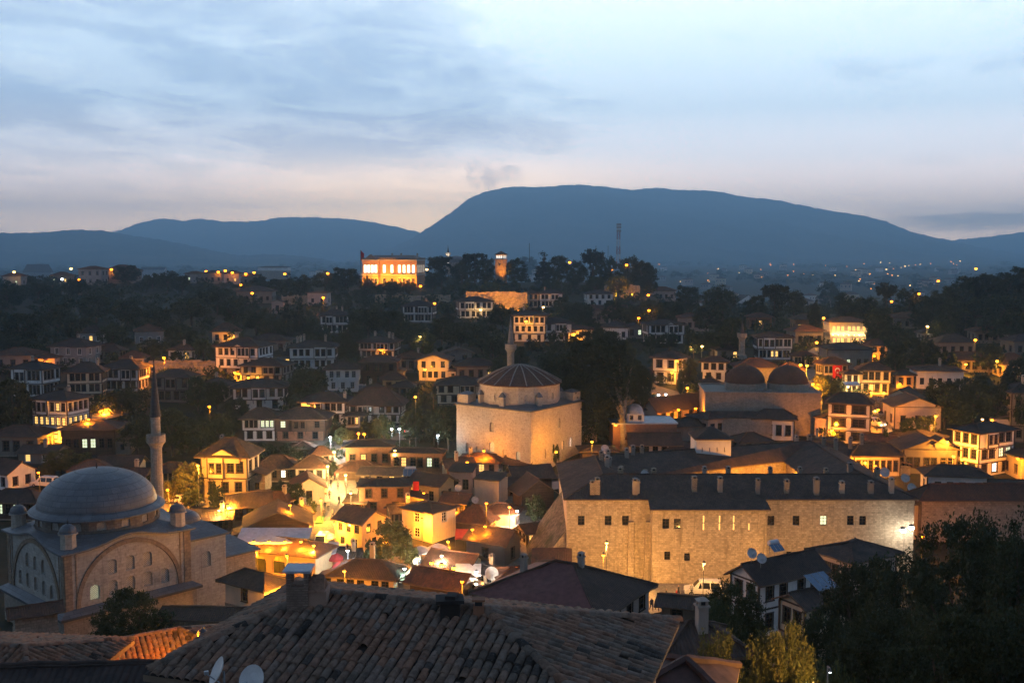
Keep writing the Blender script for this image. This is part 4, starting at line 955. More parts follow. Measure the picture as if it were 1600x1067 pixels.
def lattice_window(parent, o, ux, op, dep, lit=''):
    ux = Vector(ux).normalized(); n = ux.cross(Vector((0, 0, 1)))
    c = Vector(o) + ux * (op[0] + op[1]) / 2 + Vector((0, 0, (op[2] + op[3]) / 2)) - n * (dep * .7)
    a, b = lattice_mesh()
    w = link('window', a, parent, c, math.atan2(ux.y, ux.x), (op[1] - op[0], 1, op[3] - op[2])); link('pane', b[lit], w)
def dome_prof(r, h, n=10, z0=0.0):
    return [(r * math.cos(math.pi / 2 * i / n), z0 + h * math.sin(math.pi / 2 * i / n)) for i in range(n + 1)]
def finial(parent, loc, h=1.4):
    m = MB(); m.lathe([(.10, 0), (.07, .3 * h), (.16, .38 * h), (.05, .48 * h), (.11, .58 * h), (.04, .66 * h), (.03, .95 * h), (0, h)], 8, 0, loc); return m.build('finial', M_IRON, parent)
def minaret(label, px, ytip, D, r, zbal, cone_h, zbase=None, mat='hammam', cap=None):
    tip = at(px, ytip, D); zb = zbase if zbase is not None else gz(tip.x, D)
    o = thing('minaret', label, 'minaret', (tip.x, D, zb)); Ht = tip.z - zb
    bal = at(px, zbal, D).z - zb; cb = Ht - cone_h
    m = MB(); m.box((0, 0, -3), (r * 3.0, r * 3.0, bal * .28 + 3)); m.build('base', WALLS[mat], o)
    m = MB(); m.lathe([(r * 1.5, bal * .28), (r * 1.12, bal * .34), (r * 1.06, bal - r * 1.2), (r * 1.06, bal - r * 1.15)], 16, 0, uvn=r, sm=False); m.lathe([(r * .90, bal + .1), (r * .88, cb)], 16, 0, uvn=r, sm=False)
    m.build('shaft', WALLS[mat], o)
    m = MB(); m.lathe([(r * 1.06, bal - r * 1.25), (r * 1.2, bal - r * .9), (r * 1.32, bal - r * .62), (r * 1.55, bal - r * .3), (r * 1.75, bal - .05), (r * 1.75, bal + 1.0), (r * 1.62, bal + 1.0), (r * 1.6, bal + .05), (r * .88, bal + .05)], 20, 0, uvn=r, sm=False)
    m.build('balcony', WALLS[mat], o)
    m = MB(); m.lathe([(r * 1.05, cb - .1), (r * 1.08, cb + .1), (r * .98, cb + .15), (0.04, Ht - .8)], 16, 0, uvn=r); m.build('cap', cap or M_DARKLEAD, o)
    finial(o, (0, 0, Ht - .9), .9)
    FOOT.append((tip.x, D, r * 3)); return o
def wall_ring(m, W, Dp, z0, h, ops, dep=.3, mi=0):
    for k, (o, ux, L) in rect_faces(-W / 2, W / 2, -Dp / 2, Dp / 2, z0).items():
        m.facade(o, ux, L, h, ops.get(k, []), dep, mi)

# ---- the great domed mosque on the left
def great_mosque():
    C = at(103, 957, 117); S = 15.7; yaw = R(47)
    e1 = Vector((math.cos(yaw), math.sin(yaw), 0)); e2 = Vector((-math.sin(yaw), math.cos(yaw), 0))
    cen = C + (e1 + e2) * S / 2
    zg = gz(cen.x, cen.y) - .5; o = thing('domed_mosque', 'large stone mosque with a grey lead dome in the left foreground', 'mosque', (cen.x, cen.y, zg), yaw)
    zs = C.z - zg; h1 = 6.7; hS = S / 2
    # lower storey and lead skirt
    m = MB(); wall_ring(m, S + 1.0, S + 1.0, -3, zs + 3 - .55, {'f': [(4.0, 5.2, zs - 1.0, zs + .8, 1), (9, 10.2, zs - 1.0, zs + .8, 1)], 'l': [(3, 4, zs - .6, zs + 1.0, 1), (7, 8, zs - .6, zs + 1.0, 1)]}, .35)
    m.build('lower_wall', WALLS['hammam'], o)
    m = MB(); a, b = hS + 1.05, hS + .02
    for k in range(4):
        ca, sa = math.cos(k * math.pi / 2), math.sin(k * math.pi / 2); rr = lambda x, y, z: (x * ca - y * sa, x * sa + y * ca, z)
        m.slope([rr(-a, -a, zs - .45), rr(a, -a, zs - .45), rr(b, -b, zs + .15), rr(-b, -b, zs + .15)], 0)
        m.poly([rr(-a, -a, zs - .75), rr(a, -a, zs - .75), rr(a, -a, zs - .45), rr(-a, -a, zs - .45)], 0)
        m.poly([rr(-a, -a, zs - .75), rr(-b, -b, zs - .75), rr(b, -b, zs - .75), rr(a, -a, zs - .75)], 0)
    m.build('skirt_roof', M_LEAD, o)
    # prayer hall walls: pilaster corners, a great blind arch, lattice windows in two rows; the wall head rises over the arch
    def crest(u): return 1.05 * math.exp(-((u - .5) / .2) ** 2)
    m = MB()
    for k, (og, ux, L) in rect_faces(-hS, hS, -hS, hS, zs).items():
        ops = []; ar = MB()
        for uc, lv in ((.22, 0), (.36, 0), (.5, 0), (.64, 0), (.78, 0), (.36, 1), (.5, 1), (.64, 1)):
            w, hh_, v0 = 1.15, 1.75, (.75 if lv == 0 else 3.25)
            if lv == 0 and uc in (.22, .78): v0 = .7
            ops.append((uc * L - w / 2, uc * L + w / 2, v0, v0 + hh_, 1.0))
        m.facade(og, ux, L, h1, ops, .4)
        uxv = Vector(ux); n = uxv.cross(Vector((0, 0, 1))); P = lambda u, v, d=0.0: Vector(og) + uxv * (u * L) + Vector((0, 0, v)) + n * d
        for j in range(24):
            u0, u1 = j / 24, (j + 1) / 24
            m.poly([P(u0, h1), P(u1, h1), P(u1, h1 + crest(u1)), P(u0, h1 + crest(u0))], 0, [(u0 * L, h1), (u1 * L, h1), (u1 * L, h1 + 1), (u0 * L, h1 + 1)])
        for op in ops: lattice_window(o, og, ux, op, .4, 'c' if (k == 'f' and op[0] < 4 and op[2] < 2) else '')
        for uu in (.026, .974):
            c_ = P(uu, 0.1, .04); q = MB(); q.box((c_.x, c_.y, c_.z), (.85, .12, h1 - .1), 0, math.atan2(ux[1], ux[0])); q.build('pilaster', M_QUOIN, o)
        for uu in (.085, .915):
            c_ = P(uu, 0.1, .02); q = MB(); q.box((c_.x, c_.y, c_.z), (.16, .1, h1 - .1), 0, math.atan2(ux[1], ux[0])); q.build('wall_shaft', M_QUOIN, o)
        R0, R1 = 6.15, 6.65
        for j in range(28):
            t0, t1 = math.pi * j / 28, math.pi * (j + 1) / 28
            pt = lambda rr_, t, d: P(.5 - rr_ * math.cos(t) / L, .15 + rr_ * math.sin(t) * 1.04, d)
            ar.poly([pt(R0, t0, .14), pt(R0, t1, .14), pt(R1, t1, .14), pt(R1, t0, .14)], 0, [(t0 * 6, 0), (t1 * 6, 0), (t1 * 6, .5), (t0 * 6, .5)])
            ar.poly([pt(R0, t0, .0), pt(R0, t1, .0), pt(R0, t1, .14), pt(R0, t0, .14)], 0); ar.poly([pt(R1, t0, .0), pt(R1, t1, .0), pt(R1, t1, .14), pt(R1, t0, .14)], 0)
        ar.build('blind_arch', M_QUOIN, o, weld=True)
    m.build('hall_wall', stone('weathered_limestone', (.46, .42, .365), .62, .34, .5, .35, .74, .12), o)
    # lead roof sweeping from the wall head up to the drum
    m = MB(); rd = 7.25; zr = zs + h1 + 1.25
    for k in range(4):
        ca, sa = math.cos(k * math.pi / 2), math.sin(k * math.pi / 2); rr = lambda x, y, z: (x * ca - y * sa, x * sa + y * ca, z); a = hS + .55
        for j in range(20):
            u0, u1 = j / 20, (j + 1) / 20
            e = lambda u, d=0.0: rr(-a + 2 * a * u, -a, zs + h1 + crest(u) + .12 + d)
            t = lambda u: (lambda th: rr(rd * math.cos(th), rd * math.sin(th), zr))(-math.pi * .75 + math.pi / 2 * u)
            m.poly([e(u0), e(u1), t(u1), t(u0)], 0, [(u0 * 16, 0), (u1 * 16, 0), (u1 * 12, 3), (u0 * 12, 3)], True)
            m.poly([e(u0, -.22), e(u1, -.22), e(u1), e(u0)], 0, [(u0 * 16, 0), (u1 * 16, 0), (u1 * 16, .2), (u0 * 16, .2)])
            b_ = lambda u: rr(-hS + 2 * hS * u, -hS, zs + h1 + crest(u) - .1)
            m.poly([e(u0, -.22), b_(u0), b_(u1), e(u1, -.22)], 0)
    m.build('hall_roof', M_LEAD, o)
    z1 = zs + 9.75
    dr = MB(); n = 16
    for j in range(n):
        t0, t1 = 2 * math.pi * (j - .5) / n, 2 * math.pi * (j + .5) / n
        p0 = Vector((rd * math.cos(t0), rd * math.sin(t0), zr - .6)); p1 = Vector((rd * math.cos(t1), rd * math.sin(t1), zr - .6)); L = (p1 - p0).length; Hh = z1 - zr + .6
        op = (L / 2 - .55, L / 2 + .55, .95, Hh - .35, 1.0)
        dr.facade(p0, (p1 - p0), L, Hh, [op], .3)
        ux = (p1 - p0).normalized(); nn = ux.cross(Vector((0, 0, 1))); c_ = p0 + ux * L / 2 + Vector((0, 0, (op[2] + op[3]) / 2)) - nn * .2
        a_, b_ = lattice_mesh(); w = link('window', a_, o, c_, math.atan2(ux.y, ux.x), (1.1, 1, op[3] - op[2])); link('pane', b_[''], w)
    dr.build('drum', stone('drum_stone', (.20, .17, .145), .5, .3, .4), o)
    m = MB(); m.lathe([(rd - .1, -.12), (rd + .62, -.30), (rd + .66, -.12), (rd + .1, .30), (rd - .25, .42)], 64, 0, (0, 0, z1), uvn=7); 
    m.build('dome_eave', M_LEAD, o)
    m = MB(); m.lathe(dome_prof(rd - .3, 4.25, 14, .38), 64, 0, (0, 0, z1), uvn=7); d = m.build('dome', M_LEAD, o, weld=True)
    finial(d, (0, 0, z1 + 4.5), .9)
    for sx in (-1, 1):
        for sy in (-1, 1):
            m = MB(); c_ = (sx * (hS - 1.0), sy * (hS - 1.0), zs + h1 - .1)
            m.lathe([(.95, 0), (.9, 2.1), (1.15, 2.15), (1.15, 2.32)], 8, 0, c_, False, uvn=1); m.lathe([(1.12, 2.3)] + dome_prof(.98, .95, 5, 2.36), 16, 1, c_, uvn=1)
            t = m.build('corner_turret', [WALLS['ashlar'], M_LEAD], o); finial(t, (c_[0], c_[1], c_[2] + 3.2), .7)
    # side wing and porch going back to the right
    m = MB(); x0, x1, y0, y1, hw = hS + .02, hS + 5.4, -hS + .6, hS - 2, zs + 5.0
    for k, (og, ux, L) in rect_faces(x0, x1, y0, y1, -3).items():
        if k == 'l': continue
        ops = [(2.0, 3.2, zs + 3 + 1.2, zs + 3 + 3.2, 1.0)] if k == 'f' else []
        m.facade(og, ux, L, hw + 3, ops, .35)
        for op in ops: lattice_window(o, og, ux, op, .35)
    m.build('side_wing', MATS['weathered_limestone'], o)
    m = MB(); X1 = x1 + .4
    m.slope([(x0, y0 - .4, hw + .1), (X1, y0 - .4, hw + .1), (X1 - 1.6, y0 + 2.6, hw + 1.3), (x0, y0 + 2.6, hw + 1.3)], 0); m.slope([(X1, y0 - .4, hw + .1), (X1, y1 + .4, hw + .1), (X1 - 1.6, y1 - 2.6, hw + 1.3), (X1 - 1.6, y0 + 2.6, hw + 1.3)], 0)
    m.slope([(x0, y0 + 2.6, hw + 1.3), (X1 - 1.6, y0 + 2.6, hw + 1.3), (X1 - 1.6, y1 - 2.6, hw + 1.3), (x0, y1 - 2.6, hw + 1.3)], 0)
    m.poly([(x0, y0 - .4, hw - .1), (X1, y0 - .4, hw - .1), (X1, y0 - .4, hw + .1), (x0, y0 - .4, hw + .1)], 0); m.poly([(X1, y0 - .4, hw - .1), (X1, y1 + .4, hw - .1), (X1, y1 + .4, hw + .1), (X1, y0 - .4, hw + .1)], 0)
    m.poly([(x0, y0 - .4, hw - .1), (x0, y1, hw - .1), (X1, y1, hw - .1), (X1, y0 - .4, hw - .1)], 0)
    m.lathe(dome_prof(2.2, 1.5, 8), 24, 0, ((x0 + x1) / 2 - .4, y0 + 5, hw + 1.25), uvn=2)
    m.build('wing_roof', M_LEAD, o)
    m = MB(); px0, px1, py0, py1, hp = x1 + .02, x1 + 5.2, y0 + 1.2, y1 - 1, zs + 1.6
    for k, (og, ux, L) in rect_faces(px0, px1, py0, py1, -3).items():
        if k != 'l': m.facade(og, ux, L, hp + 3, [], .3)
    m.build('porch_wall', WALLS['hammam'], o)
    m = MB(); m.slope([(px0, py0 - .5, hp), (px1 + .5, py0 - .5, hp), (px1 + .5, py1 + .5, hp), (px0, py1 + .5, hp + 0.02)][:3] + [(px0, py1 + .5, hp)], 0)
    mid = (py0 + py1) / 2
    m2 = MB(); m2.slope([(px0, py0 - .5, hp), (px1 + .5, py0 - .5, hp), (px1 - 1.4, mid, hp + 1.7), (px0, mid, hp + 1.7)], 0); m2.slope([(px1 + .5, py0 - .5, hp), (px1 + .5, py1 + .5, hp), (px1 - 1.4, mid, hp + 1.7)], 0); m2.slope([(px1 + .5, py1 + .5, hp), (px0, py1 + .5, hp), (px0, mid, hp + 1.7), (px1 - 1.4, mid, hp + 1.7)], 0)
    m2.poly([(px0, py0 - .5, hp - .16), (px1 + .5, py0 - .5, hp - .16), (px1 + .5, py0 - .5, hp), (px0, py0 - .5, hp)], 0); m2.poly([(px1 + .5, py0 - .5, hp - .16), (px1 + .5, py1 + .5, hp - .16), (px1 + .5, py1 + .5, hp), (px1 + .5, py0 - .5, hp)], 0)
    m2.build('porch_roof', M_LEAD, o)
    FOOT.append((cen.x, cen.y, 17)); HOUSES['mosque'] = ('mosque', 190, 850, 117)
great_mosque()
minaret('tall stone minaret with a dark pointed cap beside the great domed mosque', 240, 555, 141, .70, 690, 8.2)

# ---- square stone mosque with an umbrella roof
def square_mosque():
    D = hit(829, 744); C0 = at(829, 744, D); S = 18.0; yaw = R(54)
    ztop = at(829, 644, D).z; C = Vector((C0.x, C0.y, C0.z)); h = ztop - C.z
    e1 = Vector((math.cos(yaw), math.sin(yaw), 0)); e2 = Vector((-math.sin(yaw), math.cos(yaw), 0)); cen = C + (e1 + e2) * S / 2; hS = S / 2
    o = thing('square_mosque', 'square stone mosque with a ribbed brown umbrella roof in the middle of town', 'mosque', (cen.x, cen.y, C.z), yaw)
    ops = {'f': [(4.2, 5.2, 2.6, 4.5, 1), (7.2, 8.2, 3.2, 5.1, 1), (10.6, 11.6, 3.4, 5.3, 1), (13.6, 14.6, 3.6, 5.5, 1), (9.2, 10.2, 8.0, 9.9, 1)],
           'l': [(2.4, 3.4, 2.9, 4.8, 1), (4.9, 5.9, 2.6, 4.5, 1), (8.2, 9.4, 3.6, 5.7, 1), (8.3, 9.3, 7.6, 9.5, 1), (11.4, 12.4, 2.6, 4.5, 1), (14.6, 15.6, 2.6, 4.5, 1)]}
    m = MB(); wall_ring(m, S, S, -4, h + 4, {k: [(a, b, c + 4, d + 4, e) for a, b, c, d, e in v] for k, v in ops.items()}, .35)
    m.build('wall', WALLS['ashlar'], o); fc = rect_faces(-hS, hS, -hS, hS, -4)
    lits = {('f', 3): 'b', ('f', 2): 'w', ('l', 5): 'c', ('l', 2): 'c'}
    for k, v in ops.items():
        for i, op in enumerate(v): lattice_window(o, fc[k][0], fc[k][1], (op[0], op[1], op[2] + 4, op[3] + 4), .35, lits.get((k, i), ''))
    m = MB()
    for k in range(4):
        ca, sa = math.cos(k * math.pi / 2), math.sin(k * math.pi / 2); rr = lambda x, y, z: (x * ca - y * sa, x * sa + y * ca, z); a = hS + .4
        m.poly([rr(-a, -a, h + .02), rr(a, -a, h + .02), rr(a, -a, h + .22), rr(-a, -a, h + .22)]); m.slope([rr(-a, -a, h + .22), rr(a, -a, h + .22), rr(5.2, -5.2, h + 1.0), rr(-5.2, -5.2, h + 1.0)])
        m.poly([rr(-a, -a, h + .02), rr(-hS, -hS, h + .02), rr(hS, -hS, h + .02), rr(a, -a, h + .02)])
    m.build('cornice_roof', M_LEAD, o)
    rd = 8.05; hd = at(829, 604, D + 4.5).z - C.z - h
    m = MB(); n = 16
    for j in range(n):
        t0, t1 = 2 * math.pi * (j - .5) / n, 2 * math.pi * (j + .5) / n
        p0 = Vector((rd * math.cos(t0), rd * math.sin(t0), h + .1)); p1 = Vector((rd * math.cos(t1), rd * math.sin(t1), h + .1)); L = (p1 - p0).length
        op = [(L / 2 - .4, L / 2 + .4, 1.2, 2.6, 1)] if j % 2 == 0 else []
        m.facade(p0, p1 - p0, L, hd - .1, op, .3)
        if op: lattice_window(o, p0, p1 - p0, op[0], .3)
    m.build('drum', WALLS['ashlar'], o)
    for a in (-90 - 54 + 26, -90 - 54 - 24, -54 + 12, 180 - 30):
        t = R(a); c_ = (math.cos(t) * (rd + .35), math.sin(t) * (rd + .35), h - .4)
        m = MB(); m.box(c_, (.9, .9, 2.6), 0, t); m.box((c_[0], c_[1], c_[2] + 2.6), (1.2, 1.2, .9), 1, t, (.2, .2)); m.build('drum_buttress', [WALLS['ashlar'], M_LEAD], o)
    for sx, sy in ((1, -1), (-1, 1), (1, 1)):
        m = MB(); m.box((sx * (hS - 1.5), sy * (hS - 1.5), h + .1), (2.6, 2.6, 2.0)); m.box((sx * (hS - 1.5), sy * (hS - 1.5), h + 2.1), (2.8, 2.8, .5), 1, 0, (.6, .6)); m.build('corner_block', [WALLS['ashlar'], M_LEAD], o)
    m = MB(); hr = at(829, 569, D + 12.6).z - C.z - h - hd; za = h + hd
    pr = [(rd + .45, -.12), (rd + .5, .06), (rd * .84, hr * .30), (rd * .62, hr * .57), (rd * .40, hr * .79), (rd * .19, hr * .93), (.15, hr)]
    m.lathe(pr, 16, 0, (0, 0, za), False, uvn=7)
    rf = m.build('umbrella_roof', M_DOMETILE, o)
    for j in range(16):
        t = 2 * math.pi * j / 16; c_, s_ = math.cos(t), math.sin(t)
        mm = MB(); mm.tube([(r_ * c_, r_ * s_, za + z + .03) for r_, z in pr[1:]], .13, 5); mm.build('rib', plain('rib_mortar', (.26, .22, .19), .85), rf)
    finial(rf, (0, 0, za + hr), 1.6)
    FOOT.append((cen.x, cen.y, 14)); HOUSES['sqm'] = ('square', 810, 680, D)
    return D
DSQ = square_mosque()
minaret('slender dark stone minaret rising behind the umbrella roofed mosque', 798, 488, DSQ + 26, .70, 545, 7.0, cap=M_LEAD)
minaret('short stone minaret beside the even-windowed white house', 1160, 496, hit(1160, 566), .80, 526, 5.5, mat='hammam')
mn = minaret('tiny white floodlit minaret on the skyline right of the mansion', 700, 383, 760, 1.1, 397, 7, zbase=at(700, 418, 760).z, mat='ashlar')
def skyline_mosque():
    c_ = at(713, 412, 775); o = thing('hill_mosque', 'grey domed mosque on the skyline beside the tiny floodlit minaret', 'mosque', c_)
    m = MB(); m.box((0, 0, -8), (13, 13, 9)); m.build('wall', WALLS['grey'], o); m = MB(); m.lathe([(6.3, 1), (6.2, 2.2)] + dome_prof(5.8, 3.6, 6, 2.2), 20, 0); m.build('dome', M_LEAD, o)
skyline_mosque()

# ---- twin-domed bathhouse
def hammam():
    D = 224; a = at(1107, 690, D); b = at(1284, 690, D); W = b.x - a.x; Dp = 15.0; h = at(1200, 615, D).z - a.z
    o = thing('bathhouse', 'stone bathhouse with two large brown domes side by side', 'bathhouse', ((a.x + b.x) / 2, D + Dp / 2, a.z), R(-5))
    m = MB(); wall_ring(m, W, Dp, -4, h + 4, {}, .3); m.poly([(-W / 2, -Dp / 2, h), (W / 2, -Dp / 2, h), (W / 2, Dp / 2, h), (-W / 2, Dp / 2, h)], 0); m.build('wall', WALLS['hammam'], o)
    m = MB()
    for (og, ux, L) in rect_faces(-W / 2, W / 2, -Dp / 2, Dp / 2, h).values():
        mid = Vector(og) + Vector(ux) * L / 2; m.box((mid.x, mid.y, h + .01), (L + .3, .5, .3), 0, math.atan2(ux[1], ux[0]))
    m.build('coping', WALLS['hammam'], o)
    for px, hd in ((1165, 3.6), (1231, 3.7)):
        cx = (at(px, 600, D + 7).x - (a.x + b.x) / 2); rd = 4.25
        m = MB(); m.lathe([(rd + .35, 0), (rd + .35, 1.5), (rd + .1, 1.7)], 8, 0, (cx, 0, h), False, uvn=4, rot=.39); m.build('drum', WALLS['hammam'], o)
        m = MB(); m.lathe([(rd + .25, 1.62)] + dome_prof(rd + .05, hd, 10, 1.7), 32, 0, (cx, 0, h), uvn=4); d = m.build('dome', M_DOMETILE, o)
        finial(d, (cx, 0, h + 1.7 + hd), .7)
    m = MB(); m.box((-W / 2 + 7, -Dp / 2 - 2.2, -3), (13, 4.4, h * .55 + 3)); m.build('front_annexe', WALLS['hammam'], o)
    m = MB(); m.box((-W / 2 + 7, -Dp / 2 - 2.3, h * .55), (13.6, 4.9, 1.2), 0, 0, (11, .6)); m.build('annexe_roof', T_OLD, o)
    for sx in (-.4, 1.4):
        m = MB(); m.lathe([(.0, 0), (.35, .1), (.55, .3)], 12, 0, (sx, -Dp / 2 + .6, h + .5)); m.tube([(sx, -Dp / 2 + .6, h), (sx, -Dp / 2 + .6, h + .55)], .05); m.build('vent_cap', M_GALV, o)
    FOOT.append((o.location.x, o.location.y, 17)); HOUSES['hammam'] = ('hammam', 1195, 640, D)
hammam()
def domed_block():
    D = 214; a = at(956, 712, D); b = at(1056, 712, D); W = b.x - a.x; Dp = 9.0; h = at(1000, 663, D).z - a.z
    o = thing('domed_block', 'brown walled block carrying a small pale dome behind the khan', 'building', ((a.x + b.x) / 2, D + Dp / 2, a.z), R(2))
    m = MB(); wall_ring(m, W, Dp, -4, h + 4, {}, .3); m.build('wall', WALLS['brick'], o)
    m = MB(); m.box((0, 0, h), (W + .5, Dp + .5, .3)); m.build('roof', plain('pale_sheet_metal', (.36, .38, .42), .5, .2), o)
    m = MB(); m.box((-W / 2 + 4.8, -1.6, h + .3), (3.6, 3.6, 1.7)); t = m.build('lantern', WALLS['white'], o)
    for k, x in enumerate((-.85, .85)): 
        w, p = window_mesh('P', '', False, 1, 2); ww = link('window', w, t, (-W / 2 + 4.8 + x, -3.42, h + 1.25), 0, (.7, 1, 1.0)); link('pane', p, ww)
    m = MB(); m.lathe([(2.1, 0)] + dome_prof(1.85, 1.9, 8, .02), 24, 0, (-W / 2 + 4.8, -1.6, h + 2.0), uvn=2); m.build('dome', plain('pale_dome_lead', (.42, .45, .50), .5, .1), o)
    FOOT.append((o.location.x, o.location.y, 8))
domed_block()

# ---- the khan (courtyard caravanserai)
def khan():
    D = 145.0; A = at(885, 912, D); B = at(1425, 912, D); yaw = 0.0; zb = A.z; h = at(1150, 781, D).z - zb
    W = B.x - A.x; Dp = 38.0; wing = 11.0
    o = thing('stone_khan', 'huge stone courtyard khan with small windows and rows of chimneys', 'khan', ((A.x + B.x) / 2, D, zb), yaw)
    ux = lambda px: at(px, 850, D).x - A.x
    vz = lambda py, d=D: at(1000, py, d).z - zb
    def win(px, py, w=.95, hh_=1.35): return (ux(px) - w / 2, ux(px) + w / 2, vz(py) - hh_ / 2 + 6, vz(py) + hh_ / 2 + 6)
    fr = [win(908, 813), win(950, 813), win(977, 813)] + [win(p, 813) for p in (1204, 1243, 1286, 1328, 1347)] + [win(1233, 866, .7, .9)]
    pj0, pj1, pd = ux(1015), ux(1190), 2.8; hp = at(1100, 797, D - pd).z - zb
    m = MB()
    # left length, projecting middle, right length
    L = pj0; m.facade((-W / 2, 0, -6), (1, 0, 0), pj0 - .0, h + 6, [q for q in fr if q[1] < pj0], .45)
    m.facade((-W / 2 + pj1, 0, -6), (1, 0, 0), W - pj1, h + 6, [(q[0] - pj1, q[1] - pj1, q[2], q[3]) for q in fr if q[0] > pj1], .45, 0, None, pj1)
    Dm = D - pd; um = lambda px: at(px, 850, Dm).x - A.x; vm = lambda py: at(1000, py, Dm).z - zb + 6
    mid = [(um(p) - w / 2 - pj0, um(p) + w / 2 - pj0, vm(y) - q / 2, vm(y) + q / 2) for p, y, w, q in ((1040, 818, .95, 1.4), (1058, 818, .95, 1.4), (1043, 868, .85, 1.2), (1074, 870, .8, 1.1))]
    slits = [(um(p) - .12 - pj0, um(p) + .12 - pj0, vm(y) - .5, vm(y) + .5) for p in (1099, 1124, 1146) for y in (811, 823)] + [(um(1170) - .12 - pj0, um(1170) + .12 - pj0, vm(823) - .5, vm(823) + .5)]
    m.facade((-W / 2 + pj0, -pd, -6), (1, 0, 0), pj1 - pj0, hp + 6, mid + slits, .5, 0, None, 3.3)
    m.facade((-W / 2 + pj0, 0, -6), (0, -1, 0), pd, hp + 6, []); m.facade((-W / 2 + pj1, -pd, -6), (0, 1, 0), pd, hp + 6, [])
    m.facade((-W / 2 + pj0, 0, hp), (1, 0, 0), pj1 - pj0, h - hp, [])
    BL = 24.0                            # the plan is skewed: the left flank is shorter than the right
    bk = Vector((-W, BL - Dp, 0)); m.facade((W / 2, 0, -6), (0, 1, 0), Dp, h + 6, []); m.facade((W / 2, Dp, -6), bk, bk.length, h + 6, []); m.facade((-W / 2, BL, -6), (0, -1, 0), BL, h + 6, [])
    m.build('outer_wall', WALLS['khan'], o)
    for q in fr:
        x0 = 0 if q[1] < pj0 else pj1
        put_window(o, (-W / 2, 0, -6), (1, 0, 0), q, .45, 'P', 'c' if abs(q[0] - ux(1286)) < 1.2 else '', True, 2, 3)
    for q in mid: put_window(o, (-W / 2 + pj0, -pd, -6), (1, 0, 0), q, .5, 'P', '', True, 2, 3)
    sm = MB(); sm.box((0, 0, -.5), (1, .05, 1)); sme = sm.mesh('slit_window', [M_WARM])
    for q in slits: link('slit_window', sme, o, (-W / 2 + pj0 + (q[0] + q[1]) / 2, -pd + .3, -6 + (q[2] + q[3]) / 2), 0, (q[1] - q[0], 1, q[3] - q[2]))
    # a stepped stone cornice under the eaves and a rounded tower-like thickening left of the middle
    m = MB(); m.box((-W / 2 + pj0 / 2, -.08, h - .45), (pj0 - .1, .22, .42)); m.box((W / 2 - (W - pj1) / 2, -.08, h - .45), (W - pj1 - .1, .22, .42)); m.box((-W / 2 + (pj0 + pj1) / 2, -pd - .08, hp - .45), (pj1 - pj0 - .02, .22, .42)); m.build('cornice', WALLS['khan'], o)
    for px in (985, 1012): 
        m = MB(); m.box((ux(px) - W / 2, -.35, -6), (1.0 if px == 985 else 1.6, .9, h * .75 + 6), 0, 0, (.7, .5)); m.build('pilaster', WALLS['khan'], o)
    # courtyard walls with window rows
    ci0, ci1, cj0, cj1 = -W / 2 + wing, W / 2 - wing, wing, Dp - wing
    m = MB(); inner = []
    for px in (1123, 1112, 1135, 1153, 1170, 1100):
        x = at(px, 742, D + cj1).x - (A.x + B.x) / 2; inner.append((ci1 - x - .45, ci1 - x + .45, h - 2.2, h - 1.0))
    def inward(og, uxv, L, ops):
        m.facade(og, uxv, L, h, ops, .35)
    # facing the camera: back wing's court side
    cjl = BL - wing + .8; sk = Vector((ci1 - ci0, cj1 - cjl, 0)); opsb = []
    for px in (1112, 1123, 1135, 1153, 1170):
        x = at(px, 742, D + 20).x - (A.x + B.x) / 2; u_ = (x - ci0) * sk.length / (ci1 - ci0); opsb.append((u_ - .42, u_ + .42, h - 2.3, h - 1.1))
    m.facade((ci0, cjl, 0), sk, sk.length, h, opsb, .35)
    m.facade((ci1, cj0, 0), (-1, 0, 0), ci1 - ci0, h, [], .35); m.facade((ci0, cj0, 0), (0, 1, 0), cjl - cj0, h, [], .35); m.facade((ci1, cj1, 0), (0, -1, 0), cj1 - cj0, h, [], .35)
    m.poly([(ci0, cj0, .05), (ci1, cj0, .05), (ci1, cj1, .05), (ci0, cjl, .05)]); m.build('court_wall', WALLS['khan'], o)
    for i, q in enumerate(opsb): put_window(o, (ci0, cjl, 0), sk, q, .35, 'P', 'w' if i < 2 else '', True, 2, 2)
    # ring roof
    rise = 2.3; ov = .45; th = .16
    m = MB(); oz = h + .02; X0, X1_, Y0_, Y1_ = -W / 2 - ov, W / 2 + ov, -ov, Dp + ov
    rx0, rx1, ry0, ry1 = -W / 2 + wing / 2, W / 2 - wing / 2, wing / 2, Dp - wing / 2; ix0, ix1, iy0, iy1 = ci0 + ov, ci1 - ov, cj0 + ov, cj1 - ov
    e = lambda x, y, z: (x, y, oz + z)
    O = [(X0, Y0_), (X1_, Y0_), (X1_, Y1_), (X0, BL + ov)]; Rg = [(rx0, ry0), (rx1, ry0), (rx1, ry1), (rx0, BL - wing / 2 + .9)]; I = [(ix0, iy0), (ix1, iy0), (ix1, iy1), (ix0, cjl - ov)]
    for k in range(4):
        j = (k + 1) % 4
        m.slope([e(*O[k], th), e(*O[j], th), e(*Rg[j], th + rise), e(*Rg[k], th + rise)]); m.slope([e(*Rg[k], th + rise), e(*Rg[j], th + rise), e(*I[j], th), e(*I[k], th)])
        m.poly([e(*O[k], 0), e(*O[j], 0), e(*O[j], th), e(*O[k], th)], 1); m.poly([e(*I[j], 0), e(*I[k], 0), e(*I[k], th), e(*I[j], th)], 1)
        m.poly([e(*O[k], 0), e(*I[k], 0), e(*I[j], 0), e(*O[j], 0)], 1)
    # lower roof over the projecting middle
    mx0, mx1 = -W / 2 + pj0 - ov, -W / 2 + pj1 + ov
    q = [(mx0, -pd - ov, hp + .18), (mx1, -pd - ov, hp + .18), (mx1 - .2, .5, h + .42), (mx0 + .2, .5, h + .42)]; m.slope(q)
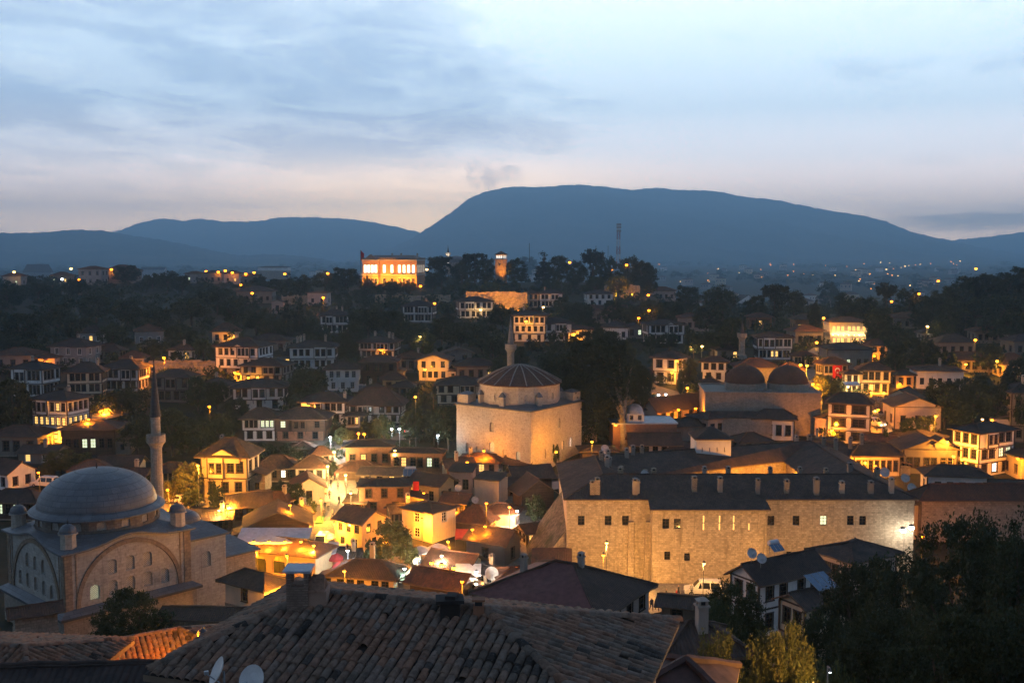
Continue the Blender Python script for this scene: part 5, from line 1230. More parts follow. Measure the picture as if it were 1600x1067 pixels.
    qb = [(a_, b_, c_ - .16) for a_, b_, c_ in q]; m.poly([qb[0], qb[1], q[1], q[0]], 1); m.poly([qb[1], qb[2], q[2], q[1]], 1); m.poly([qb[3], qb[0], q[0], q[3]], 1); m.poly(qb[::-1], 1)
    ro = m.build('roof', [T_GREY, M_SOFFIT], o)
    cp = MB()
    for k in range(4):
        for (p, q_) in ((Rg[k], Rg[(k + 1) % 4]), (O[k], Rg[k])):
            a_ = Vector(e(*p, th + (rise if p in Rg else 0))); b_ = Vector(e(*q_, th + rise)); n = int((b_ - a_).length / .7)
            cp.tube([a_ + (b_ - a_) * t / n + Vector((0, 0, random.uniform(-.02, .05))) for t in range(n + 1)], .14, 5, sm=False)
    cp.build('ridge_tiles', T_GREY, ro)
    # chimneys: front row, court row, left wing cluster, back row
    def zroof(x, y):
        yb_ = BL + (Dp - BL) * (x + W / 2) / W; dx = min(abs(x - X0), abs(X1_ - x), abs(y - Y0_), abs(yb_ + ov - y)); half = wing / 2 + ov
        return oz + th + rise * max(0.0, 1 - abs(dx - half) / half)
    cs = [(925, 777, 1), (935, 777, 1), (989, 777, 1), (998, 777, 1), (1085, 779, 1.5), (1125, 779, 1.5), (1187, 779, 1), (1230, 779, 1), (1272, 779, 1), (1314, 779, 1), (1360, 779, 1), (1390, 779, 1)]
    M_CH2 = plaster('sooty_chimney_render', (.27, .23, .20)); M_CH3 = stone('chimney_stone', (.38, .30, .22), .3, .16, .5)
    def ch(x, y, hh_=2.0, w=.62): chimney(o, (x + random.uniform(-.3, .3), y + random.uniform(-.25, .25), zroof(x, y) - .3), hh_ * random.uniform(.8, 1.15), w * random.uniform(.88, 1.15), random.choice((M_CHIM, M_CH2, M_CH3)))
    for px, py, yy in cs: ch(at(px, 770, D + yy).x - (A.x + B.x) / 2, yy, 1.95)
    for px in (1098, 1140, 1205, 1246, 1287, 1328, 1372): ch(at(px, 760, D + 8.6).x - (A.x + B.x) / 2, 8.6, 1.5, .6)
    for px, yy in ((966, 8), (974, 10), (948, 13), (955, 15), (940, 17), (947, 19), (980, 20), (990, 21), (1000, 22), (1010, 11), (1024, 8)): ch(at(px, 740, D + yy).x - (A.x + B.x) / 2, yy, 1.5, .6)
    for px in (1244, 1263, 1290, 1311, 1335, 1352): x_ = at(px, 730, D + Dp - 5).x - (A.x + B.x) / 2; ch(x_, BL + (Dp - BL) * (x_ + W / 2) / W - 3.2, 1.8, .6)
    # white lantern room with pyramid roof over the back wing
    c_ = at(1113, 700, D + 25).x - (A.x + B.x) / 2; lw = 5.6; ly = BL + (Dp - BL) * (c_ + W / 2) / W - 4.6; z0 = h + 1.0
    m = MB(); slo = [(.9 + i * 1.2, 1.02 + i * 1.2, 1.2, 2.0) for i in range(4)]
    for k, (og, uxv, L) in rect_faces(c_ - lw / 2, c_ + lw / 2, ly - lw / 2, ly + lw / 2, z0).items(): m.facade(og, uxv, L, 3.2, slo if k == 'f' else [], .3)
    lo = m.build('lantern_room', WALLS['white'], o)
    m = MB(); rm, ln = roof_mesh('hip', lw, lw, z0 + 3.2, 1.7, .35)
    rm.v = [(x + c_, y + ly, z) for x, y, z in rm.v]; rm.build('lantern_roof', [T_GREY, M_SOFFIT], o)
    # the sloping buttress on the left flank, bare stone with a weedy top
    bt = MB(); x0 = -W / 2; y0, y1 = 1.0, 15.0; zt = h - 2.0
    lo_a, lo_b = (x0 - 6.6, y0 - 1.0, -6), (x0 - 7.6, y1, -6)
    P = [(x0 + .1, y0, zt - 2.5), (x0 + .1, y1, zt), (x0 - 6.4, y1 - 1, 1.0), (x0 - 5.2, y0 - 1.0, 1.0)]
    bt.slope(P[::-1], 1); bt.poly([(x0 + .1, y0, -6), P[0], P[3], (P[3][0] - .3, P[3][1], -6)][::-1], 0, [(0, 0), (0, 8), (5, 5), (5, 0)][::-1])
    bt.poly([(P[3][0] - .3, P[3][1], -6), P[3], P[2], (P[2][0] - .3, P[2][1], -6)][::-1], 0, [(0, 0), (0, 7), (14, 7), (14, 0)][::-1])
    t = NT('weedy_stone'); oo = t.tc.outputs['Object']; n1 = t.noise(oo, 1.5, 6, .7); n2 = t.noise(oo, .35, 4)
    col = t.mix(t.ramp(n1, [(.4, 0.0), (.6, 1.0)]), (.17, .14, .11), (.075, .068, .05)); col = t.mix(t.ramp(n2, [(.5, 0.0), (.65, .8)]), col, (.05, .06, .03)); t.bump(n1, .9, .3)
    bt.build('buttress', [WALLS['khan'], t.done(col, .95, 0, .1)], o)
    for k in range(12): FOOT.append((A.x + W * (k % 4 + .5) / 4, D + Dp * (k // 4 + .5) / 3, 9))
    HOUSES['khan'] = ('khan', 1150, 820, D)
    return o, A, B, h
KH = khan()
hh('kb', 'lean_to', 'low red-roofed lean-to at the foot of the khan buttress', 838, 886, 880, 905, 862, -4, 'shed', 'stone', rows=(0,), timber=False, roof='red', r=.6, cat='shed', D=138)

# ---- floodlit government mansion on the skyline
def mansion():
    D = 600; a = at(571, 451, D); b = at(657, 451, D); W = (b.x - a.x) / math.cos(R(10)); Dp = 20.0; h = at(610, 405, D).z - a.z
    cen = at(616, 451, D + 10); o = thing('government_mansion', 'grand floodlit orange mansion with white arched windows on the hilltop', 'mansion', (cen.x, cen.y, a.z), R(-9))
    wm = stone('mansion_brick', (.46, .27, .17), .5, .2, .2, .2, .85); wl_, wr = W * .30, W * .38
    segs = [(-W / 2, wl_, 0.0, 4), (-W / 2 + wl_, W - wl_ - wr, 1.6, 2), (W / 2 - wr, wr, 0.0, 4)]
    m = MB(); wins = []
    for x, L, set_, n in segs:
        ops = []; sp = (L - 1.2) / n
        for row, (v0, hh_) in enumerate(((h * .12, h * .24), (h * .52, h * .30))):
            for i in range(n):
                c_ = L / 2 + (i - (n - 1) / 2) * sp; ops.append((c_ - .85, c_ + .85, v0 + 4, v0 + hh_ + 4, 1.0 if row else .6))
        m.facade((x, set_ - Dp / 2, -4), (1, 0, 0), L, h + 4, ops, .5)
        wins += [((x, set_ - Dp / 2, -4), (1, 0, 0), q, 'b' if q[2] > h * .4 else '') for q in ops]
    m.facade((-W / 2 + wl_, -Dp / 2, -4), (0, 1, 0), 1.6, h + 4, []); m.facade((W / 2 - wr, 1.6 - Dp / 2, -4), (0, -1, 0), 1.6, h + 4, [])
    sops = [(3 + i * 4.6, 4.6 + i * 4.6, 4 + h * .52, 4 + h * .82, 1.0) for i in range(4)]
    m.facade((W / 2, -Dp / 2, -4), (0, 1, 0), Dp, h + 4, sops, .5); wins += [((W / 2, -Dp / 2, -4), (0, 1, 0), q, 'b') for q in sops]
    m.facade((W / 2, Dp / 2, -4), (-1, 0, 0), W, h + 4, []); m.facade((-W / 2, Dp / 2, -4), (0, -1, 0), Dp, h + 4, [])
    m.build('wall', wm, o)
    for og, ux, q, lk in wins: put_window(o, og, ux, q, .5, 'W', lk, False, 2, 2)
    m = MB()
    for z, t_ in ((h * .46, .5), (h - .9, .55)):
        for x, L, set_, n in segs: m.box((x + L / 2, set_ - Dp / 2 - .18, z), (L + (.5 if set_ == 0 else -.1), .5, t_))
        m.box((W / 2 + .18, 0, z), (.5, Dp, t_ * .97))
    m.build('cornices', M_PALE, o)
    m = MB(); m.box((0, .6, h), (W + .8, Dp - 1.0, .7)); m.box((0, 1.5, h + .7), (W - 3, Dp - 5, 1.5), 0, 0, (W - 9, 3)); m.build('roof', plain('mansion_roof', (.16, .12, .10), .7), o)
    m = MB(); m.box((-W / 2 + wl_ * .5, -Dp / 2 + 1.2, h + .05), (wl_ * .8, 1.2, 2.6), 0, 0, (.6, .9)); m.build('pediment', wm, o)
    for fx in (-.05, .12, .42): chimney(o, (fx * W, 2, h + 1.2), 1.6, .9)
    FOOT.append((cen.x, cen.y, 20)); HOUSES['mansion'] = ('mansion', 616, 428, D); return o, W, Dp, h, cen
MAN = mansion()
def clock_tower():
    D = 612; a = at(783, 441, D); w = 5.0; h = at(783, 406, D).z - a.z; top = at(783, 398, D).z - a.z; ap = at(783, 394, D).z - a.z
    o = thing('clock_tower', 'square stone tower with a lit lantern top on the wooded hill', 'tower', a, R(-28))
    m = MB(); wall_ring(m, w, w, -4, h + 4, {'f': [(2.1, 2.9, h + .5, h + 2.0, 1)]}, .3); m.box((0, 0, h), (w + .6, w + .6, .35)); m.build('shaft', stone('tower_stone', (.38, .28, .20), .6, .3), o)
    m = MB(); wall_ring(m, w - .3, w - .3, h + .35, top - h - .3, {k: [(.5, 1.4, .5, 2.1, 1), (1.9, 2.8, .5, 2.1, 1), (3.3, 4.2, .5, 2.1, 1)] for k in 'frbl'}, .3); lz = m.build('lantern', WALLS['white'], o)
    for k, (og, ux, L) in rect_faces(-(w - .3) / 2, (w - .3) / 2, -(w - .3) / 2, (w - .3) / 2, h + .35).items():
        for q in ((.5, 1.4, .5, 2.1), (1.9, 2.8, .5, 2.1), (3.3, 4.2, .5, 2.1)): put_window(lz, og, ux, q, .3, 'P', 'b', False)
    m = MB(); m.box((0, 0, top), (w + 1.2, w + 1.2, ap - top + .6), 0, 0, (.2, .2)); m.build('roof', T_RED, o)
    FOOT.append((a.x, a.y, 5)); return o, a
CT = clock_tower()
def museum():
    h_ = hh('museum', 'museum_mansion', 'brightly uplit two-storey mansion high on the right street', 1289, 1351, 504, 541, 495, -6, wall='cream', rows=(7, 7), timber=False, style='W', roof='grey', cat='mansion', litall={0: 'w', 1: 'w'})
    return h_
MUS = museum()
# ================================================================== near roofs, built tile by tile
TILE_COL = [(.26, .145, .095), (.235, .14, .098), (.215, .145, .105), (.185, .14, .108), (.15, .118, .092), (.08, .066, .056), (.22, .16, .125), (.055, .047, .041)]
M_TILES = []
for i, c in enumerate(TILE_COL):
    t = NT('barrel_tile_clay'); o_ = t.tc.outputs['Object']
    geo = t.n.new('ShaderNodeNewGeometry')
    n1 = t.noise(geo.outputs['Position'], 3.2, 5, .7); n2 = t.noise(geo.outputs['Position'], 11, 4, .7)
    col = t.mix(t.ramp(n1, [(.42, 0.0), (.62, 1.0)]), c, sc3(c, .55)); col = t.mix(t.ramp(n2, [(.56, 0.0), (.70, .7)]), col, (.16, .155, .14) if i % 2 else (.045, .042, .038))
    t.bump(n2, .4, .02); M_TILES.append(t.done(col, .95, 0, .08))
def tile_faces(L=.47, r0=.126, r1=.103, th=.026, n=5):
    """a cover tile along -y (down the slope): wide mouth at the lower end"""
    v = []; f = []
    for y, r in ((0.0, r1), (-L, r0)):
        for k in range(n + 1):
            a = math.pi * k / n; v.append((-r * math.cos(a), y, r * math.sin(a) * .82))
    for k in range(n): f.append((k, k + 1, n + 2 + k, n + 1 + k))
    b = len(v)
    for k in range(n + 1):
        a = math.pi * k / n; v.append((-(r0 - th) * math.cos(a), -L, (r0 - th) * math.sin(a) * .82))
    for k in range(n): f.append((n + 1 + k, n + 2 + k, b + k + 1, b + k))
    return v, f
TV, TF = tile_faces()
TILE_ME = []
for i, mt in enumerate(M_TILES):
    me = bpy.data.meshes.new('tile'); me.from_pydata(TV, [], TF); me.materials.append(mt); me.polygons.foreach_set('use_smooth', [True] * 5 + [False] * 5); TILE_ME.append(me)
def tile_roof(label, A, B, hd, hl, s, name='tiled_house', limit=300, colsp=.255, expo=.37, wall='pink', hr=None):
    """hip roof house: A right end of the ridge, B its left end (world), hd half depth, hl run of the hipped ends, s slope"""
    A, B = Vector(A), Vector(B); o = thing(name, label, 'house', ((A.x + B.x) / 2, (A.y + B.y) / 2, A.z - s * hd - 3.2))
    O = o.location.copy(); rd = Vector((A.x - B.x, A.y - B.y, 0)); L = rd.length; rd.normalize(); fw = Vector((rd.y, -rd.x, 0))      # fw: towards the camera
    up = Vector((0, 0, 1)); P = lambda u, w, z: B + rd * u + fw * w + up * z - O
    hr = hr or hl; hz = -s * hd; e = [P(-hl, hd, hz), P(L + hr, hd, hz), P(L + hr, -hd, hz), P(-hl, -hd, hz)]; r0, r1 = P(0, 0, 0), P(L, 0, 0)
    m = MB()
    for f in ([e[0], e[1], r1, r0], [e[1], e[2], r1], [e[2], e[3], r0, r1], [e[3], e[0], r0]): m.slope(f, 0)
    b = [q - up * .18 for q in e]
    for i in range(4): m.poly([b[i], b[(i + 1) % 4], e[(i + 1) % 4], e[i]], 1)
    m.poly(b[::-1], 1); ro = m.build('roof', [plain('roof_bed', (.045, .035, .03), .95), M_SOFFIT], o)  # bed darkened to paint the shaded gaps between cover tiles
    m = MB(); k = .6
    cs = [P(-hl + k, hd - k, 0), P(L + hr - k, hd - k, 0), P(L + hr - k, -hd + k, 0), P(-hl + k, -hd + k, 0)]
    for i in range(4):
        a, c = cs[i], cs[(i + 1) % 4]; a = Vector((a.x, a.y, -6.0)); d = Vector((c.x - a.x, c.y - a.y, 0)); m.facade(a, d, d.length, (A.z + hz - .1 - O.z) + 6.0, [])
    m.build('wall', WALLS[wall], o)
    spots = []
    def face(org, side, down, width, t_of, length):
        """columns across `side`, tiles laid down `down` from t_of(u) to the eave"""
        n = side.cross(down) if side.cross(down).z > 0 else down.cross(side)
        nc = int(width / colsp)
        for i in range(nc):
            u = (i + .5) * width / nc; t0 = t_of(u); j = 0; wob = random.uniform(-.015, .015); off = random.uniform(0, .12)
            t = length + .04
            while t - expo > t0 - .1:
                top = t - .47
                pos = org + side * (u + wob + random.uniform(-.012, .012)) + down * top
                yv = -(down + side * random.uniform(-.05, .05) + n * random.uniform(-.02, .035)).normalized(); xv = yv.cross(n).normalized(); zv = xv.cross(yv)
                M = Matrix(((xv.x, yv.x, zv.x, 0), (xv.y, yv.y, zv.y, 0), (xv.z, yv.z, zv.z, 0), (0, 0, 0, 1)))
                pos = pos + zv * (.035 + random.uniform(-.01, .015))
                if random.random() < .05: pos = pos + down * random.uniform(.05, .14) + side * random.uniform(-.04, .04); M = M @ Matrix.Rotation(random.uniform(-.16, .16), 4, 'Z')
                if random.random() > .012: spots.append((pos, M))
                t -= expo * random.uniform(.94, 1.05)
    def unit(v): return v.normalized()
    dF = unit(fw * hd + up * hz); dB_ = math.hypot(hd, hz); dE = math.hypot(hl, hz); dR = math.hypot(hr, hz)
    face(P(-hl, 0, 0), rd, dF, L + hl + hr, lambda u: dB_ * (max(0, hl - u) / hl if u < hl else max(0, u - L - hl) / hr), dB_)
    face(P(L, hd, 0), -fw, unit(rd * hr + up * hz), 2 * hd, lambda u: dR * abs(u - hd) / hd, dR)
    face(P(0, -hd, 0), fw, unit(-rd * hl + up * hz), 2 * hd, lambda u: dE * abs(u - hd) / hd, dE)
    face(P(L + hr, 0, 0), -rd, unit(-fw * hd + up * hz), L + hl + hr, lambda u: dB_ * (max(0, hr - u) / hr if u < hr else max(0, u - L - hr) / hl), dB_)
    # ridge and hip tiles
    for a, c in ((r0, r1), (r1, e[1]), (r1, e[2]), (r0, e[0]), (r0, e[3])):
        d = c - a; n_ = int(d.length / .36); dn = d.normalized(); sd = dn.cross(up).normalized(); nn = sd.cross(dn)
        for j in range(n_):
            yv = -(dn + sd * random.uniform(-.06, .06)).normalized(); xv = yv.cross(nn).normalized(); zv = xv.cross(yv)
            M = Matrix(((xv.x * 1.25, yv.x, zv.x * 1.2, 0), (xv.y * 1.25, yv.y, zv.y * 1.2, 0), (xv.z * 1.25, yv.z, zv.z * 1.2, 0), (0, 0, 0, 1)))
            spots.append((a + dn * (j * .36) + zv * .07, M))
    seen = []
    for pos, M in spots:
        w = pos + O; x, y = proj(w); vis = -30 < x < 1630 and 0 < y < 1090
        seen.append((not vis, (w - Vector((0, 0, CAMZ))).length))
    order = sorted(range(len(spots)), key=lambda i: seen[i])
    rnd = random.Random(5); mm = MB()
    def pick(pos):
        g = math.sin(pos.x * 1.3 + pos.y * .8) + math.sin(pos.x * .5 - pos.y * 1.7 + 2) + rnd.gauss(0, 1.0)
        return (0, 0, 6, 1, 2, 2, 3, 4, 5, 7)[max(0, min(9, int(4.2 + g * 1.7)))]
    V = []; Fc = []; MI = []
    for q, i in enumerate(order):
        pos, M = spots[i]; c = pick(pos)
        if q < limit:
            ob = bpy.data.objects.new('tile', TILE_ME[c]); COL.objects.link(ob); ob.parent = ro; ob.matrix_local = Matrix.Translation(pos) @ M
        else:
            b0 = len(V); V.extend([tuple(pos + (M @ Vector(v))) for v in TV]); Fc.extend([tuple(b0 + k for k in f) for f in TF]); MI.extend([c] * len(TF))
    if V:
        me = bpy.data.meshes.new('more_tiles'); me.from_pydata(V, [], Fc)
        for mt in M_TILES: me.materials.append(mt)
        me.polygons.foreach_set('material_index', MI); me.polygons.foreach_set('use_smooth', ([True] * 5 + [False] * 5) * (len(V) // len(TV)))
        tag(link('more_tiles', me, ro), kind='stuff')
    FOOT.append((O.x, O.y, hd + L / 2)); return o, ro
A = at(755, 943, 29.0) - Vector((0, 0, .2)); dirn = Vector((-.954, .30, 0)); Bp = A + dirn * 5.2
FR, FRroof = tile_roof('large old barrel-tiled hip roof filling the bottom of the view', A, Bp, 4.2, 3.0, .29, hr=4.9)
def on_tiles(px, py):
    """where the sight line through a pixel meets the big tiled roof"""
    rdv = (A - Bp).normalized(); fwv = Vector((rdv.y, -rdv.x, 0)); LL = (A - Bp).length; d = 22.0
    while d < 42:
        q = at(px, py, d); u = (q - Bp).dot(rdv); w = (q - Bp).dot(fwv); z = A.z - .29 * 4.2 * max(abs(w) / 4.2, max(0, -u) / 3.0, max(0, u - LL) / 4.9)
        if q.z < z: return q
        d += .02
    return at(px, py, 30)
def rel(o, p): return Vector(p) - o.location
def roof_chimneys():
    c = on_tiles(468, 946); p = rel(FR, c)
    m = MB(); m.box((p.x, p.y, p.z - .4), (.62, .62, 1.05)); 
    for sx in (-1, 1):
        for sy in (-1, 1): m.box((p.x + sx * .25, p.y + sy * .25, p.z + .65), (.12, .12, .42))
    m.box((p.x, p.y, p.z + .65), (.34, .34, .05)); ch_ = m.build('chimney', stone('sooty_brick', (.26, .175, .13), .22, .07, .5), FR)
    m = MB(); m.box((p.x, p.y, p.z + 1.08), (.80, .80, .07)); m.build('cap_slab', plain('pale_sheet_cap', (.34, .36, .40), .5, .2), ch_)
    c = on_tiles(499, 942); p = rel(FR, c); m = MB(); m.box((p.x, p.y, p.z - .4), (.52, .6, .85)); ch2 = m.build('chimney', plaster('pink_render', (.36, .23, .17)), FR)
    m = MB(); m.slope([(p.x - .34, p.y - .36, p.z + .44), (p.x + .2, p.y - .36, p.z + .44), (p.x + .14, p.y + .02, p.z + .86), (p.x - .18, p.y + .02, p.z + .86)]); m.slope([(p.x + .2, p.y + .4, p.z + .44), (p.x - .34, p.y + .4, p.z + .44), (p.x - .18, p.y + .02, p.z + .86), (p.x + .14, p.y + .02, p.z + .86)])
    m.poly([(p.x + .2, p.y - .36, p.z + .44), (p.x + .2, p.y + .4, p.z + .44), (p.x + .14, p.y + .02, p.z + .86)]); m.poly([(p.x - .34, p.y + .4, p.z + .44), (p.x - .34, p.y - .36, p.z + .44), (p.x - .18, p.y + .02, p.z + .86)]); m.build('tile_hood', M_TILES[0], ch2)
    c = on_tiles(704, 962); p = rel(FR, c); m = MB(); m.box((p.x, p.y, p.z - .3), (.55, .5, .72)); m.box((p.x - .02, p.y, p.z + .44), (.78, .62, .09), 0, .1); m.box((p.x + .04, p.y, p.z + .53), (.3, .4, .10), 0, -.2); m.build('chimney', plain('soot_black', (.025, .02, .018), .9), FR)
    c = on_tiles(748, 962); p = rel(FR, c); m = MB(); m.box((p.x, p.y, p.z - .3), (.3, .3, .62)); m.box((p.x, p.y, p.z + .45), (.36, .32, .06)); m.box((p.x, p.y, p.z + .32), (.2, .2, .13), 1); m.build('chimney', [plain('rusty_brick', (.25, .11, .06), .9), M_IRON], FR)
roof_chimneys()
A2 = at(20, 1008, 41.0)
tile_roof('old barrel-tiled roof in the bottom left corner', A2 + Vector((.6, -.3, 0)), A2 + Vector((-6.5, .5, 0)), 4.0, 3.4, .26, limit=0, hr=2.6)
A3 = at(262, 984, 50.0)
OR_, ORr = tile_roof('orange lit small tiled roof carrying a dish, bottom left', A3 + Vector((.6, 0, 0)), A3 + Vector((-1.2, -1.0, 0)), 3.6, 3.2, .42, limit=0)
hh('n0', VH, 'dark red low roof along the bottom left edge', -60, 236, 1078, 1130, 1046, 0, 'gx', 'dim', rows=(0,), timber=False, roof='old', D=33, r=.3)
# house with one maroon sheet slope, right of the tiled roof
nm = hh('n110', VH, 'house with a large maroon roof slope and a grey tiled slope before the khan', 735, 1028, 968, 1010, 879, -36, 'hip', 'pink', rows=(4,), side=(4,), timber=False, roof='grey', D=84, r=.85, ov=.6, dmax=20)
for ch in nm.o.children:
    if ch.name.startswith('roof'):
        ch.data.materials.append(M_REDROOF)
        for p in ch.data.polygons:
            n = p.normal.copy(); n.rotate(nm.o.rotation_euler)
            if p.material_index == 0 and n.x < -.05: p.material_index = 2
chimney(nm.o, (-nm.W * .30, -nm.Dp * .12, nm.h + nm.rise * .55), 1.3, .5); chimney(nm.o, (nm.W * .12, nm.Dp * .05, nm.h + nm.rise * .8), 1.2, .5)
A4 = at(1052, 1012, 33)
hh('n111', VH, 'brown sheet roofed annexe at the right end of the tiled roof', 1015, 1125, 1090, 1150, 1032, -18, 'hip', 'dim', rows=(0,), timber=False, roof=plain('brown_sheet_roof', (.095, .055, .045), .8, 0, .4), D=32.5, r=1.0)
hh('n112', VH, 'grey stony roof beside the lit leaves at the bottom centre', 1020, 1150, 1030, 1060, 972, 10, 'hip', 'stone', rows=(0,), timber=False, roof='grey', D=58, r=.8, chim=[(.1, -.3, 1.5)])
hh('n113', VH, 'small dark roof at the edge of the khan square', 1030, 1130, 952, 985, 930, -16, 'gx', 'dim', rows=(2,), timber=False, roof='grey', D=112, r=.6)
hh('n116', VH, 'dark roofed house with a white gable end before the khan', 1136, 1292, 910, 1000, 864, 34, 'gx', 'white', rows=(4, 4), side=(2, 2), timber=True, roof='old', D=108, r=.42, ov=.6, jet=0)
nS = hh('n116b', VH, 'low cream house with shutters and a solar panel roof among the trees', 1216, 1322, 948, 1000, 914, 30, 'gx', 'cream', rows=(2,), side=(2,), timber=True, roof='old', D=98, r=.6, ov=.6)
hh('m112', VH, 'small house with a yellow lit wall squeezed beside the mosque wing', 350, 448, 922, 956, 892, -30, 'hip', 'cream', rows=(1,), side=(0,), timber=False, roof='grey', D=121, r=.5, ov=.8)
hh('m113', VH, 'long low grey roof between the mosque and the orange tiled roof', 262, 388, 966, 990, 946, -4, 'gx', 'stone', rows=(0,), timber=False, roof='grey', D=106, r=.4)
hh('m114', VH, 'low dark red roof at the foot of the mosque left wall', 20, 92, 962, 990, 944, 30, 'gx', 'stone', rows=(0,), timber=False, roof='red', D=108, r=.6)
# gable over the front of the yellow lit house and of the central-gable house
def front_gable(h_, w, rise, fx=0.0, roof='old', wall='cream', z=None):
    m = MB(); z0 = h_.h - .9 if z is None else z; y0 = -h_.Dp / 2 - .45; x = fx * h_.W
    m.box((x, y0 + .4, z0), (w, .8, .9)); m.poly([(x - w / 2, y0, z0 + .9), (x + w / 2, y0, z0 + .9), (x, y0, z0 + .9 + rise)]); m.build('gable_wall', WALLS[wall], h_.o)
    m = MB(); b = y0 + 4.2; o_ = .45
    for sg in (-1, 1):
        q = [(x + sg * (w / 2 + o_), y0 - .4, z0 + .9 - rise * o_ / (w / 2)), (x + sg * (w / 2 + o_), b, z0 + .9 - rise * o_ / (w / 2)), (x, b, z0 + .9 + rise), (x, y0 - .4, z0 + .9 + rise)]
        q = q if sg > 0 else q[::-1]; m.slope([(a, c, d + .14) for a, c, d in q]); m.poly(q[::-1], 0); m.poly([q[0], q[-1], (q[-1][0], q[-1][1], q[-1][2] + .14), (q[0][0], q[0][1], q[0][2] + .14)]) if sg < 0 else m.poly([q[-1], q[0], (q[0][0], q[0][1], q[0][2] + .14), (q[-1][0], q[-1][1], q[-1][2] + .14)])
    m.build('gable_roof', ROOFS[roof], h_.o)
front_gable(HS['l18'], HS['l18'].W * .7, 1.5, 0.0, 'old', 'cream')
front_gable(HS['m51'], 3.0, .9, .1, 'old', 'white'); front_gable(HS['l9'], 3.0, .8, .05, 'old', 'white'); front_gable(HS['q24'], 2.6, .9, .2, 'grey', 'dim', HS['q24'].h + .3)
# ---- arcade, awnings, parasols
def arcade():
    D = 146; a = at(364, 900, D); b = at(516, 900, D); W = (b.x - a.x) * 1.0; h = at(400, 866, D).z - a.z; yaw = R(-18); Dp = 5.0
    cen = at(440, 900, D + 3); o = thing('arched_arcade', 'low arcade of three glowing arches under a brown tiled roof', 'arcade', (cen.x, cen.y, a.z), yaw)
    ops = [(.8 + i * 3.0, 2.9 + i * 3.0, 3.2, 3 + h * .86, 1.0) for i in range(3)]
    m = MB(); fc = rect_faces(-W / 2, W / 2, -Dp / 2, Dp / 2, -3)
    for k, (og, ux, L) in fc.items(): m.facade(og, ux, L, h + 3, ops if k == 'f' else [], .5)
    m.poly([(-W / 2, -Dp / 2 + .6, 0), (W / 2, -Dp / 2 + .6, 0), (W / 2, Dp / 2, 0), (-W / 2, Dp / 2, 0)]); m.build('wall', WALLS['ochre'], o)
    rm, ln = roof_mesh('hip', W, Dp, h, 1.5, .7); ro = rm.build('roof', [T_RED, M_SOFFIT], o)
    cp = MB(); [cp.tube([Vector(p), Vector(q)], .13, 5) for p, q in ln]; cp.build('ridge_tiles', T_OLD, ro)
    FOOT.append((cen.x, cen.y, W / 2)); return o, W, Dp, h
ARC = arcade()
M_AWN = plain('awning_canvas', (.55, .55, .57), .8)
def awning(label, px0, px1, y0, y1, D, run=3.0, zfall=.9, posts=4, mat=None, yaw=0.0):
    a = at(px0, y0, D); b = at(px1, y0, D); W = b.x - a.x; cx = (a.x + b.x) / 2; zg = gz(cx, D); z = a.z - zg
    o = thing('awning', label, 'awning', (cx, D, zg), yaw); m = MB(); n = 8
    for i in range(n):
        x0, x1 = -W / 2 + W * i / n, -W / 2 + W * (i + 1) / n; s_ = .05 if i % 2 else 0
        m.slope([(x0, -run, z - zfall), (x1, -run, z - zfall), (x1, 0, z), (x0, 0, z)]); m.poly([(x0, -run, z - zfall), (x0, -run - .02, z - zfall - .28 + s_), (x1, -run - .02, z - zfall - .28 + s_), (x1, -run, z - zfall)])
    m.build('canvas', mat or M_AWN, o)
    for i in range(posts):
        x = -W / 2 + .1 + (W - .2) * i / (posts - 1); m = MB(); m.tube([(x, -run + .08, -.5), (x, -run + .08, z - zfall - .04)], .04); m.build('post', M_IRON, o)
    return o
awning('wide white awning over the lit restaurant terrace', 378, 489, 824, 842, 151.5, 4.0, 1.1, 6)
awning('white shop awning on the right side of the bazaar street', 512, 530, 846, 860, 152, 3.0, .8, 3)
awning('pale awning glowing at the corner restaurant', 712, 752, 880, 900, 143, 2.6, .8, 3)
awning('white awning of the shop by the steps', 770, 812, 812, 826, 168, 2.6, .8, 3)
awning('brown canopy over the white lit shops on the right street', 1316, 1340, 596, 604, 252, 2.0, .5, 3)
awning('red canopy at the orange lit restaurant front', 712, 742, 826, 836, 160, 2.6, .7, 3, plain('red_canvas', (.30, .05, .04), .8))
awning('striped awning over the first shop on the left of the bazaar street', 496, 508, 806, 816, 170, 2.2, .6, 2, plain('green_canvas', (.05, .16, .08), .8)); awning('orange awning on the left near the top of the bazaar street', 500, 514, 760, 768, 186, 2.2, .6, 2, plain('orange_canvas', (.40, .16, .04), .8)); awning('pale awning right of the walkers in the bazaar street', 536, 552, 788, 798, 174, 2.2, .6, 2); awning('cream awning under the brown brick house', 560, 584, 800, 810, 170, 2.0, .5, 2, plain('cream_canvas', (.5, .44, .32), .8))
def parasol(label, px, py, D, r=1.7, mat=None):
    p = at(px, py, D); zg = gz(p.x, D); h = max(2.2, min(p.z - zg, 3.4)); o = thing('parasol', label, 'parasol', (p.x, D, zg))
    m = MB(); m.tube([(0, 0, -.2), (0, 0, h)], .04); m.build('pole', M_IRON, o); m = MB(); m.lathe([(r, h - .75), (r * .5, h - .3), (0, h)], 8, 0, sm=False); m.lathe([(r, h - .95), (r, h - .75)], 8, 0, sm=False); m.build('canopy', mat or M_AWN, o)
for lab, px, py, D in (('left white parasol of the bright plaza pair', 658, 862, 152), ('right white parasol of the bright plaza pair', 684, 858, 153), ('white parasol in front of the shop row on the bazaar street', 508, 842, 158)): parasol(lab, px, py, D)
parasol('striped red stall parasol low on the bazaar street', 526, 872, 149, 1.3, plain('red_canvas2', (.42, .05, .05), .8)); parasol('second red stall parasol below the striped one', 532, 884, 146, 1.2, plain('red_canvas3', (.36, .05, .06), .8))
